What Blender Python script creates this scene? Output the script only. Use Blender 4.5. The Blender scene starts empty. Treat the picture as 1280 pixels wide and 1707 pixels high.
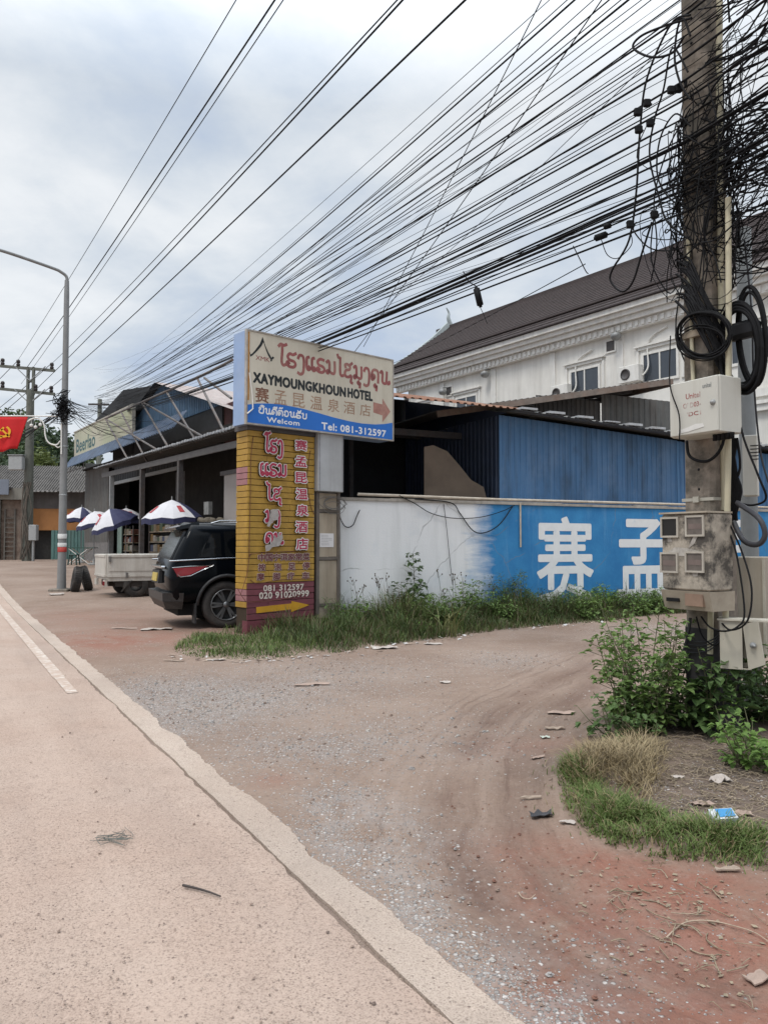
import bpy, math, random
from math import sin, cos, pi, radians, sqrt, atan2, exp, hypot
from mathutils import Vector, Matrix, noise
C = bpy.context.scene.collection
SC = bpy.context.scene
R = random.Random(7)

# ------------------------------------------------------------------ camera, sky, sun, exposure
F, CX, CY, PITCH, CAMH = 1282.0, 640.0, 853.5, radians(2.43), 1.45
cam = bpy.data.cameras.new('camera')
cam.sensor_fit = 'VERTICAL'; cam.sensor_height = 24.0; cam.lens = F / 1707 * 24.0
cam.clip_start = 0.05; cam.clip_end = 3000
camo = bpy.data.objects.new('camera', cam); C.objects.link(camo)
camo.location = (0, 0, CAMH); camo.rotation_euler = (radians(90) + PITCH, 0, 0)
SC.camera = camo
SUN_EL, SUN_AZ = radians(58), radians(215)      # azimuth clockwise from +Y: behind the camera, to the left
world = bpy.data.worlds.new('World'); SC.world = world; world.use_nodes = True
nt = world.node_tree; N = nt.nodes; L = nt.links
for n_ in list(N): N.remove(n_)
def nd(t, **kw):
    n = N.new(t)
    for k, v in kw.items():
        if k in n.inputs: n.inputs[k].default_value = v
        else: setattr(n, k, v)
    return n
out = nd('ShaderNodeOutputWorld'); bg = nd('ShaderNodeBackground'); bg.inputs[1].default_value = 0.1
sky = nd('ShaderNodeTexSky'); sky.sky_type = 'NISHITA'; sky.sun_disc = False
sky.sun_elevation = SUN_EL; sky.sun_rotation = SUN_AZ; sky.altitude = 200; sky.dust_density = 2
tc = nd('ShaderNodeTexCoord'); sep = nd('ShaderNodeSeparateXYZ'); L.new(tc.outputs['Generated'], sep.inputs[0])
def mth(op, a, b=None, clamp=False):
    m = nd('ShaderNodeMath'); m.operation = op; m.use_clamp = clamp
    for i, x in enumerate((a, b)):
        if x is None: continue
        if isinstance(x, (int, float)): m.inputs[i].default_value = x
        else: L.new(x, m.inputs[i])
    return m.outputs[0]
zz = mth('ADD', mth('MAXIMUM', sep.outputs[2], 0.0), 0.16)
comb = nd('ShaderNodeCombineXYZ')
L.new(mth('DIVIDE', sep.outputs[0], zz), comb.inputs[0]); L.new(mth('DIVIDE', sep.outputs[1], zz), comb.inputs[1])
def wnoise(scale, detail, rough, off, dist=0.0):
    mp = nd('ShaderNodeMapping'); mp.inputs['Location'].default_value = off
    L.new(comb.outputs[0], mp.inputs[0])
    t = nd('ShaderNodeTexNoise'); t.inputs['Scale'].default_value = scale; t.inputs['Detail'].default_value = detail
    t.inputs['Roughness'].default_value = rough; t.inputs['Distortion'].default_value = dist
    L.new(mp.outputs[0], t.inputs['Vector']); return t.outputs['Fac']
def ramp(fac, stops):
    r = nd('ShaderNodeValToRGB'); el = r.color_ramp.elements
    while len(el) < len(stops): el.new(0.5)
    for e, (p, c_) in zip(el, stops): e.position = p; e.color = (*c_, 1)
    L.new(fac, r.inputs[0]); return r.outputs[0]
def wmix(fac, a, b, bt='MIX'):
    m = nd('ShaderNodeMix'); m.data_type = 'RGBA'; m.blend_type = bt
    if isinstance(fac, (int, float)): m.inputs[0].default_value = fac
    else: L.new(fac, m.inputs[0])
    for i, x in ((6, a), (7, b)):
        if isinstance(x, tuple): m.inputs[i].default_value = (*x, 1)
        else: L.new(x, m.inputs[i])
    return m.outputs[2]
n1 = wnoise(0.85, 7, 0.52, (3.1, 1.7, 0), 0.25)
n2 = wnoise(0.38, 3, 0.5, (-2.0, 0.3, 0))
n3 = wnoise(2.6, 6, 0.6, (0.4, 5.0, 0), 0.15)
cl = ramp(mth('ADD', mth('ADD', mth('MULTIPLY', n1, 0.54), mth('MULTIPLY', n2, 0.24)), mth('MULTIPLY', n3, 0.25)),
          [(0.42, (0.45, 0.53, 0.66)), (0.475, (0.54, 0.605, 0.69)), (0.52, (0.64, 0.69, 0.745)), (0.575, (0.76, 0.79, 0.82)), (0.65, (0.87, 0.89, 0.905))])
# an overcast sky is brighter overhead than near the horizon (the CIE overcast sky)
up = mth('MULTIPLY', mth('SUBTRACT', sep.outputs[2], 0.50, True), 3.0)
gain = mth('ADD', 10.2, mth('MULTIPLY', up, 17.0))
gc = nd('ShaderNodeCombineXYZ')
for i in range(3): L.new(gain, gc.inputs[i])
clg = wmix(1.0, cl, gc.outputs[0], 'MULTIPLY')
final = wmix(0.93, sky.outputs[0], clg)
L.new(final, bg.inputs[0]); L.new(bg.outputs[0], out.inputs[0])
sun = bpy.data.lights.new('sun', 'SUN'); sun.energy = 1.5; sun.angle = radians(14); sun.color = (1.0, 0.95, 0.88)
suno = bpy.data.objects.new('sun', sun); C.objects.link(suno)
sdir = Vector((sin(SUN_AZ) * cos(SUN_EL), cos(SUN_AZ) * cos(SUN_EL), sin(SUN_EL)))
suno.rotation_euler = sdir.to_track_quat('Z', 'Y').to_euler(); suno.location = (0, -10, 30)
SC.view_settings.view_transform = 'Standard'; SC.view_settings.look = 'None'
SC.view_settings.exposure = 0.17; SC.view_settings.gamma = 1.0
SC.render.engine = 'CYCLES'; SC.cycles.max_bounces = 6; SC.cycles.use_denoising = True

# ------------------------------------------------------------------ pixels to places
cp, sp = cos(PITCH), sin(PITCH)
def ray(u, v):
    dx, dz = u - CX, CY - v
    return Vector((dx, F * cp - dz * sp, F * sp + dz * cp))
def at(u, v, Y):
    d = ray(u, v); return Vector((0, 0, CAMH)) + d * (Y / d.y)
def T(x, y):
    t = min(1, max(0, (y - 16) / 20)); return 0.5 * t * t * (3 - 2 * t)
def gp(u, v):
    d = ray(u, v); t = CAMH / -d.z if d.z < 0 else 100
    for _ in range(30):
        z = T(d.x * t, d.y * t)
        t = t * 0.5 + 0.5 * (CAMH - z) / max(-d.z, 1e-6)
    p = d * t; return Vector((p.x, p.y, T(p.x, p.y)))
def basis(xd, o=(0, 0, 0)):
    X = Vector((xd[0], xd[1], 0)).normalized(); Y = Vector((-X.y, X.x, 0))
    m = Matrix.Identity(4)
    for i in range(3): m[i][0] = X[i]; m[i][1] = Y[i]; m[i][3] = o[i]
    return m
def onp(u, v, M, y=0.0):
    """where the ray through a photograph pixel meets the vertical plane y = const of a basis, in that basis: (x, z)"""
    Mi = M.inverted(); o = Mi @ Vector((0, 0, CAMH)); d = Mi.to_3x3() @ ray(u, v)
    t = (y - o.y) / d.y; p = o + d * t; return p.x, p.z
B1 = basis((0.495, -0.869))          # along the road: x towards the viewer's right, y away from the road
B2 = basis((0.575, -0.818))          # market hall and hotel
RN = Vector((0.869, 0.495, 0))
def S(r, g, b, k=0.72):
    def f(c):
        c /= 255.0; return (c / 12.92 if c <= 0.04045 else ((c + 0.055) / 1.055) ** 2.4) * k
    return (f(r), f(g), f(b))

# ------------------------------------------------------------------ materials
_M = {}
class NT:
    def __init__(s, name):
        s.m = bpy.data.materials.new(name); s.m.use_nodes = True
        s.t = s.m.node_tree; s.b = s.t.nodes['Principled BSDF']; s.out = s.t.nodes['Material Output']
        s.tc = s.t.nodes.new('ShaderNodeTexCoord')
    def n(s, ty, **kw):
        n = s.t.nodes.new(ty)
        for k, v in kw.items():
            if k in n.inputs: n.inputs[k].default_value = v
            else: setattr(n, k, v)
        return n
    def l(s, a, b): s.t.links.new(a, b)
    def sock(s, node, i, x):
        if x is None: return
        if isinstance(x, (int, float)): node.inputs[i].default_value = x
        elif isinstance(x, tuple): node.inputs[i].default_value = (*x, 1) if len(x) == 3 else x
        else: s.l(x, node.inputs[i])
    def math(s, op, a, b=None, clamp=False):
        n = s.n('ShaderNodeMath'); n.operation = op; n.use_clamp = clamp; s.sock(n, 0, a); s.sock(n, 1, b); return n.outputs[0]
    def mix(s, f, a, b, bt='MIX'):
        n = s.n('ShaderNodeMix'); n.data_type = 'RGBA'; n.blend_type = bt; s.sock(n, 0, f); s.sock(n, 6, a); s.sock(n, 7, b); return n.outputs[2]
    def noise(s, scale, detail=4, rough=0.6, stretch=None, out='Fac', dist=0.0):
        n = s.n('ShaderNodeTexNoise'); n.inputs['Scale'].default_value = scale; n.inputs['Detail'].default_value = detail
        n.inputs['Roughness'].default_value = rough; n.inputs['Distortion'].default_value = dist
        if stretch:
            mp = s.n('ShaderNodeMapping'); mp.inputs['Scale'].default_value = stretch; s.l(s.tc.outputs['Object'], mp.inputs[0]); s.l(mp.outputs[0], n.inputs['Vector'])
        else: s.l(s.tc.outputs['Object'], n.inputs['Vector'])
        return n.outputs[out]
    def rng(s, f, a, b, c=0.0, d=1.0):
        n = s.n('ShaderNodeMapRange'); n.inputs[1].default_value = a; n.inputs[2].default_value = b
        n.inputs[3].default_value = c; n.inputs[4].default_value = d; s.l(f, n.inputs[0]); return n.outputs[0]
    def vor(s, scale, feat='F1', out='Distance', rand=1.0):
        n = s.n('ShaderNodeTexVoronoi'); n.feature = feat; n.inputs['Scale'].default_value = scale; n.inputs['Randomness'].default_value = rand
        s.l(s.tc.outputs['Object'], n.inputs['Vector']); return n.outputs[out]
    def attr(s, nm):
        n = s.n('ShaderNodeAttribute'); n.attribute_name = nm; return n.outputs['Fac']
    def col(s, x): s.sock(s.b, 'Base Color', x)
    def rough(s, x): s.sock(s.b, 'Roughness', x)
    def bump(s, h, strength=0.5, dist=0.01):
        n = s.n('ShaderNodeBump'); n.inputs['Strength'].default_value = strength; n.inputs['Distance'].default_value = dist
        s.l(h, n.inputs['Height']); s.l(n.outputs[0], s.b.inputs['Normal'])
def mat(name, col, rough=0.7, metal=0.0, var=0.25, scale=6.0, col2=None, amt=0.5, streak=False, bump=0.0, bscale=None, spec=0.4, coat=0.0, thr=(0.45, 0.7)):
    """a plain weathered surface: base colour, fine mottling, and an optional second colour (dirt, rust) in patches or streaks"""
    if name in _M: return _M[name]
    t = NT(name)
    f = t.noise(scale, 5, 0.65)
    dark = tuple(c * (1 - var) for c in col); lite = tuple(min(1, c * (1 + var * 0.6)) for c in col)
    c = t.mix(t.rng(f, 0.3, 0.7), dark, lite)
    if col2 is not None:
        g = t.noise(scale * 0.35, 6, 0.7, (1, 1, 0.12) if streak else None)
        if streak: g = t.noise(scale * 1.2, 5, 0.7, (1, 1, 0.08))
        c = t.mix(t.math('MULTIPLY', t.rng(g, thr[0], thr[1]), amt), c, col2)
    t.col(c); t.rough(rough); t.b.inputs['Metallic'].default_value = metal
    t.b.inputs['Specular IOR Level'].default_value = spec; t.b.inputs['Coat Weight'].default_value = coat
    if bump: t.bump(t.noise(bscale or scale * 6, 5, 0.7), bump, 0.004)
    _M[name] = t.m; return t.m

# ------------------------------------------------------------------ mesh builder
class MB:
    def __init__(s, M=None): s.v = []; s.f = []; s.mi = []; s.M = M or Matrix.Identity(4); s.sm = []
    def add(s, vs, fs, mi=0, smooth=False):
        o = len(s.v); s.v += [s.M @ Vector(p) for p in vs]
        for f in fs: s.f.append([o + i for i in f]); s.mi.append(mi); s.sm.append(smooth)
        return s
    def bx(s, x0, x1, y0, y1, z0, z1, mi=0, b=0.0):
        if b <= 0:
            v = [(x, y, z) for z in (z0, z1) for x, y in ((x0, y0), (x1, y0), (x1, y1), (x0, y1))]
            return s.add(v, [(3, 2, 1, 0), (4, 5, 6, 7), (0, 1, 5, 4), (1, 2, 6, 5), (2, 3, 7, 6), (3, 0, 4, 7)], mi)
        pr = lambda d: [(x0 + d, y0), (x1 - d, y0), (x1, y0 + d), (x1, y1 - d), (x1 - d, y1), (x0 + d, y1), (x0, y1 - d), (x0, y0 + d)]
        pi_ = lambda d: [(x0 + d + d * 0.4, y0 + d), (x1 - d * 1.4, y0 + d), (x1 - d, y0 + d * 1.4), (x1 - d, y1 - d * 1.4), (x1 - d * 1.4, y1 - d), (x0 + d * 1.4, y1 - d), (x0 + d, y1 - d * 1.4), (x0 + d, y0 + d * 1.4)]
        rings = [(pi_(b), z0), (pr(b), z0 + b), (pr(b), z1 - b), (pi_(b), z1)]
        v = [(p[0], p[1], z) for r, z in rings for p in r]
        f = [tuple(range(7, -1, -1)), tuple(range(24, 32))]
        for k in range(3):
            for i in range(8): f.append((k * 8 + i, k * 8 + (i + 1) % 8, k * 8 + 8 + (i + 1) % 8, k * 8 + 8 + i))
        return s.add(v, f, mi)
    def hexa(s, p, mi=0):
        return s.add(p, [(3, 2, 1, 0), (4, 5, 6, 7), (0, 1, 5, 4), (1, 2, 6, 5), (2, 3, 7, 6), (3, 0, 4, 7)], mi)
    def quad(s, a, b, c, d, mi=0): return s.add([a, b, c, d], [(0, 1, 2, 3)], mi)
    def prism(s, poly, vec, mi=0):
        n = len(poly); V = Vector(vec)
        return s.add([Vector(p) for p in poly] + [Vector(p) + V for p in poly],
                     [tuple(range(n)), tuple(range(2 * n - 1, n - 1, -1))] + [(i, i + n, (i + 1) % n + n, (i + 1) % n) for i in range(n)], mi)
    def plate(s, pts, y, th, mi=0):          # outline in x,z with thickness along y
        return s.prism([(p[0], y, p[1]) for p in pts], (0, th, 0), mi)
    def tube(s, pts, r, n=6, mi=0, cap=True, smooth=True):
        pts = [Vector(p) for p in pts]; m = len(pts); vs = []; fs = []
        rr = r if isinstance(r, (list, tuple)) else [r] * m
        up = None
        for i, p in enumerate(pts):
            d = (pts[min(i + 1, m - 1)] - pts[max(i - 1, 0)])
            if d.length < 1e-9: d = Vector((0, 0, 1))
            d.normalize()
            if up is None:
                up = d.orthogonal().normalized()
            up = up - d * up.dot(d)
            if up.length < 1e-6: up = d.orthogonal()
            up.normalize(); w = d.cross(up)
            for k in range(n):
                a = 2 * pi * k / n; vs.append(p + (up * cos(a) + w * sin(a)) * rr[i])
        for i in range(m - 1):
            for k in range(n): fs.append((i * n + k, i * n + (k + 1) % n, (i + 1) * n + (k + 1) % n, (i + 1) * n + k))
        s.add(vs, fs, mi, smooth)
        if cap: s.add([vs[k] for k in range(n)] + [vs[(m - 1) * n + k] for k in range(n)], [tuple(range(n - 1, -1, -1)), tuple(range(n, 2 * n))], mi)
        return s
    def bar(s, a, b, w, h, mi=0):
        a = Vector(a); b = Vector(b); d = (b - a).normalized(); u = Vector((0, 0, 1))
        if abs(d.z) > 0.95: u = Vector((0, 1, 0))
        x = d.cross(u).normalized() * w / 2; z = x.cross(d).normalized() * h / 2
        return s.hexa([a - x - z, a + x - z, a + x + z, a - x + z, b - x - z, b + x - z, b + x + z, b - x + z], mi)
    def lathe(s, prof, c=(0, 0, 0), ax=None, n=16, mi=0, smooth=True):
        c = Vector(c); q = (Vector(ax).normalized().to_track_quat('Z', 'Y').to_matrix() if ax is not None else Matrix.Identity(3))
        vs = [c + q @ Vector((r * cos(2 * pi * k / n), r * sin(2 * pi * k / n), z)) for r, z in prof for k in range(n)]
        fs = [(i * n + k, i * n + (k + 1) % n, (i + 1) * n + (k + 1) % n, (i + 1) * n + k) for i in range(len(prof) - 1) for k in range(n)]
        return s.add(vs, fs, mi, smooth)
    def corrug(s, P, U, V, nu, amp, nrm, mi=0, per=None, vd=None):
        """corrugated sheet: origin P, sides U (across the ribs) and V (along them); trapezoid ribs along nrm; a closed thin sheet"""
        P = Vector(P); U = Vector(U); V = Vector(V); nn = Vector(nrm).normalized()
        st = []
        for i in range(nu):
            for f, h in ((0.0, 0), (0.45, 0), (0.58, 1), (0.87, 1)): st.append(((i + f) / nu, h))
        st.append((1.0, 0))
        th = nn * 0.004; vs = []
        for a, h in st:
            b = P + U * a + nn * (amp * h)
            vs += [b, b + V, b - th, b + V - th]
        fs = []
        for i in range(len(st) - 1):
            o = i * 4; fs += [(o, o + 4, o + 5, o + 1), (o + 2, o + 3, o + 7, o + 6), (o, o + 2, o + 6, o + 4), (o + 1, o + 5, o + 7, o + 3)]
        return s.add(vs, fs, mi)
    def build(s, name, ms, parent=None, origin=None):
        me = bpy.data.meshes.new(name)
        if parent is not None: org = LOC[parent.name]
        elif origin is not None: org = Vector(origin)
        elif s.v:
            xs = [p.x for p in s.v]; ys = [p.y for p in s.v]; org = Vector(((min(xs) + max(xs)) / 2, (min(ys) + max(ys)) / 2, min(p.z for p in s.v)))
        else: org = Vector((0, 0, 0))
        me.from_pydata([p - org for p in s.v], [], s.f)
        ms = ms if isinstance(ms, (list, tuple)) else [ms]
        for m in ms: me.materials.append(m)
        if len(ms) > 1: me.polygons.foreach_set('material_index', s.mi)
        me.polygons.foreach_set('use_smooth', s.sm); me.update()
        o = bpy.data.objects.new(name, me); C.objects.link(o)
        if parent is not None: o.parent = parent
        else: o.location = org
        LOC[o.name] = org
        return o
LOC = {}
def thing(name, label, cat, loc, group=None):
    o = bpy.data.objects.new(name, None); o.empty_display_size = 0.2; C.objects.link(o); o.location = loc
    LOC[o.name] = Vector(loc); return tag(o, label, cat, group)
def tag(o, label=None, cat=None, group=None, kind=None):
    if label: o['label'] = label
    if cat: o['category'] = cat
    if group: o['group'] = group
    if kind: o['kind'] = kind
    return o
def copy_tree(o, parent=None):
    c = o.copy(); C.objects.link(c)
    if parent is not None: c.parent = parent
    for ch in list(o.children): copy_tree(ch, c)
    return c
def spline(pts, k=6):
    """Catmull-Rom through the points"""
    P = [Vector(p) for p in pts]; o = []
    for i in range(len(P) - 1):
        a = P[max(i - 1, 0)]; b = P[i]; c = P[i + 1]; d = P[min(i + 2, len(P) - 1)]
        for j in range(k):
            t = j / k
            o.append(0.5 * ((2 * b) + (c - a) * t + (2 * a - 5 * b + 4 * c - d) * t * t + (3 * b - a - 3 * c + d) * t ** 3))
    o.append(P[-1]); return o
# ------------------------------------------------------------------ lettering
def glyphs(body, off=0.0, space=1.0):
    cu = bpy.data.curves.new('t', 'FONT'); cu.body = body; cu.offset = off; cu.resolution_u = 3; cu.space_character = space
    ob = bpy.data.objects.new('t', cu); C.objects.link(ob)
    me = bpy.data.meshes.new_from_object(ob.evaluated_get(bpy.context.evaluated_depsgraph_get()))
    vs = [tuple(v.co) for v in me.vertices]; fs = [tuple(p.vertices) for p in me.polygons]
    bpy.data.objects.remove(ob); bpy.data.curves.remove(cu); bpy.data.meshes.remove(me)
    return vs, fs
def put_text(mb, body, x0, x1, z0, z1, y, off=0.0, mi=0, th=0.0, wear=0.0, seed=1, slope=0.0, cap=None, space=1.0, grow=0.0):
    """fill the rectangle x0..x1, z0..z1 of the basis plane y with the written word; th = raised thickness towards the viewer"""
    vs, fs = glyphs(body, 0.0, space)
    if not vs: return
    g = vs
    a, b = min(v[0] for v in g), max(v[0] for v in g); c, d = (0.0, cap) if cap else (min(v[1] for v in g), max(v[1] for v in g))
    sx = (x1 - x0) / (b - a); sz = (z1 - z0) / (d - c)
    pts = [(x0 + (v[0] - a) * sx, y - th, z0 + (v[1] - c) * sz + slope * (v[0] - a) * sx) for v in vs]
    if off:          # heavier strokes: shifted copies a hair behind one another
        r_ = off * sz
        for k in range(8): put_text(mb, body, x0 + r_ * cos(k * pi / 4), x1 + r_ * cos(k * pi / 4), z0 + r_ * sin(k * pi / 4), z1 + r_ * sin(k * pi / 4), y + (k + 1) * 0.00005, 0.0, mi, th, 0.0, seed, slope, cap, space)
    if wear:
        r = random.Random(seed); fs = [f for f in fs if r.random() > wear]
    mb.add(pts, fs, mi)
    if th:
        ed = {}
        for f in fs:
            for i in range(len(f)):
                e = (f[i], f[(i + 1) % len(f)]); ed[e] = 1
        n = len(pts); side = [e for e in ed if (e[1], e[0]) not in ed]
        mb.add(pts + [(p[0], y, p[2]) for p in pts], [(e[0], e[0] + n, e[1] + n, e[1]) for e in side], mi)
def ribbon(mb, pts, w, y, mi=0, th=0.0, k=5):
    P = [Vector((q.x, 0, q.y)) for q in spline([(p[0], p[1], 0) for p in pts], k)]
    m = len(P); Lf = []; Rt = []
    for i in range(m):
        d = P[min(i + 1, m - 1)] - P[max(i - 1, 0)]
        if d.length < 1e-9: d = Vector((1, 0, 0))
        d.normalize(); nn = Vector((-d.z, 0, d.x)) * w / 2
        e = d * (w * 0.35) * (-1 if i == 0 else 1 if i == m - 1 else 0)
        Lf.append(P[i] + nn + e); Rt.append(P[i] - nn + e)
    vs = [(p.x, y - th, p.z) for p in Lf + Rt]
    fs = [(i, i + 1, m + i + 1, m + i) for i in range(m - 1)]
    mb.add(vs, fs, mi)
    if th:
        bk = [(p[0], y, p[2]) for p in vs]; loop = list(range(m)) + list(range(2 * m - 1, m - 1, -1))
        mb.add(vs + bk, [(a, a + 2 * m, b + 2 * m, b) for a, b in zip(loop, loop[1:] + loop[:1])], mi)
def put_outline(mb, body, x0, x1, z0, z1, y, r, mi=0, th=0.0, off=0.0, n=10):
    """a contour r wide round the written word: shifted copies one behind another"""
    for k in range(n):
        a = 2 * pi * k / n
        put_text(mb, body, x0 + r * cos(a), x1 + r * cos(a), z0 + r * sin(a), z1 + r * sin(a), y - k * 0.00012, off, mi, th)
# hand-drawn strokes of the Lao letters, body height 1: (advance, strokes)
LAO = {
 'o': (0.55, [[(0.0, 1.38), (0.14, 1.55), (0.34, 1.5), (0.52, 1.6)], [(0.22, 1.52), (0.24, 1.1), (0.2, 0.3), (0.3, 0.02), (0.46, 0.08)]]),
 'h': (0.78, [[(0.16, 0.22), (0.06, 0.34), (0.0, 0.2), (0.14, 0.0), (0.46, 0.0), (0.6, 0.2), (0.5, 0.42), (0.2, 0.5), (0.06, 0.72), (0.2, 0.96), (0.42, 0.92), (0.62, 1.06)]]),
 'ng': (0.56, [[(0.0, 0.74), (0.1, 0.98), (0.3, 0.98), (0.4, 0.7), (0.4, 0.1), (0.34, -0.3), (0.16, -0.44), (0.0, -0.36)]]),
 'ae': (0.78, [[(0.2, 0.98), (0.06, 0.86), (0.06, 0.2), (0.16, 0.0), (0.3, 0.12), (0.2, 0.26)], [(0.58, 0.98), (0.44, 0.86), (0.44, 0.2), (0.54, 0.0), (0.68, 0.12), (0.58, 0.26)]]),
 'r': (0.72, [[(0.2, 0.2), (0.08, 0.3), (0.0, 0.14), (0.16, 0.0), (0.44, 0.02), (0.56, 0.24), (0.44, 0.44), (0.14, 0.54), (0.06, 0.78), (0.24, 1.0), (0.5, 0.96)]]),
 'm': (0.82, [[(0.0, 0.86), (0.12, 1.0), (0.2, 0.84), (0.2, 0.24), (0.08, 0.02), (0.0, 0.14), (0.14, 0.24), (0.4, 0.06), (0.6, 0.18), (0.6, 0.98)]]),
 'ai': (0.52, [[(0.0, 1.62), (0.06, 1.42), (0.2, 1.4), (0.2, 1.2), (0.2, 0.3), (0.28, 0.02), (0.44, 0.06)]]),
 's': (0.74, [[(0.1, 0.76), (0.06, 0.94), (0.24, 1.02), (0.44, 0.86), (0.38, 0.62), (0.16, 0.54), (0.04, 0.3), (0.12, 0.04), (0.34, 0.02), (0.5, 0.16), (0.54, -0.06), (0.5, -0.36), (0.62, -0.42)], [(0.42, 0.98), (0.6, 1.16)]]),
 'kh': (0.78, [[(0.24, 0.34), (0.12, 0.4), (0.14, 0.56), (0.28, 0.54), (0.3, 0.38), (0.1, 0.16), (0.04, 0.5), (0.16, 0.92), (0.4, 1.0), (0.58, 0.8), (0.58, 0.0)]]),
 'n': (0.84, [[(0.0, 0.86), (0.1, 1.0), (0.18, 0.84), (0.16, 0.2), (0.3, 0.02), (0.48, 0.14), (0.54, 0.98)], [(0.52, 0.24), (0.62, 0.04), (0.76, 0.1), (0.74, 0.24)]]),
 'ny': (0.8, [[(0.02, 0.86), (0.16, 1.0), (0.24, 0.78), (0.06, 0.54), (0.08, 0.14), (0.34, 0.0), (0.58, 0.16), (0.6, 0.98)]]),
 'd': (0.78, [[(0.26, 0.3), (0.14, 0.36), (0.2, 0.52), (0.32, 0.46), (0.22, 0.16), (0.06, 0.1), (0.02, 0.6), (0.2, 0.98), (0.48, 0.94), (0.6, 0.6), (0.6, 0.0)]]),
 't': (0.78, [[(0.26, 0.3), (0.14, 0.36), (0.2, 0.52), (0.32, 0.46), (0.22, 0.16), (0.06, 0.1), (0.02, 0.6), (0.14, 0.98), (0.3, 0.84), (0.46, 1.0), (0.6, 0.6), (0.6, 0.0)]]),
 'b': (0.78, [[(0.02, 0.86), (0.14, 1.0), (0.2, 0.8), (0.12, 0.2), (0.32, 0.0), (0.58, 0.16), (0.6, 0.98)]]),
 'oo': (0.76, [[(0.18, 0.7), (0.06, 0.8), (0.2, 1.0), (0.46, 0.96), (0.58, 0.5), (0.44, 0.04), (0.14, 0.04), (0.04, 0.3), (0.16, 0.4)]]),
 'u': (0, [[(-0.42, -0.2), (-0.52, -0.3), (-0.42, -0.42), (-0.32, -0.3), (-0.34, -0.66)]]),
 'i': (0, [[(-0.62, 1.2), (-0.48, 1.42), (-0.26, 1.4), (-0.16, 1.2), (-0.62, 1.2)]]),
 'ii': (0, [[(-0.62, 1.2), (-0.48, 1.42), (-0.26, 1.4), (-0.16, 1.2), (-0.62, 1.2)], [(-0.16, 1.22), (-0.14, 1.5)]]),
 'th': (0, [[(-0.6, 1.3), (-0.5, 1.5), (-0.36, 1.34), (-0.2, 1.52)]]),
 'a': (0, [[(-0.56, 1.36), (-0.46, 1.2), (-0.26, 1.24), (-0.14, 1.46)]]),
}
def lao_w(seq): return sum(LAO[g][0] for g in seq) - 0.15
def put_lao(mb, seq, x0, x1, z0, h, y, w=0.16, mi=0, th=0.0, slope=0.0, hgrow=0.0, stop=1.0):
    sx = (x1 - x0) / lao_w(seq); x = 0.0; k = 0
    for g in seq:
        adv, st = LAO[g]
        hh = h * (1 + hgrow * x / max(lao_w(seq), 1e-3))
        for s_ in st:
            k += 1
            ribbon(mb, [(x0 + (x + p[0]) * sx, z0 + p[1] * hh + slope * (x + p[0]) * sx) for p in s_], w * h, y - k * 0.00006, mi, th)
        x += adv
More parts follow.
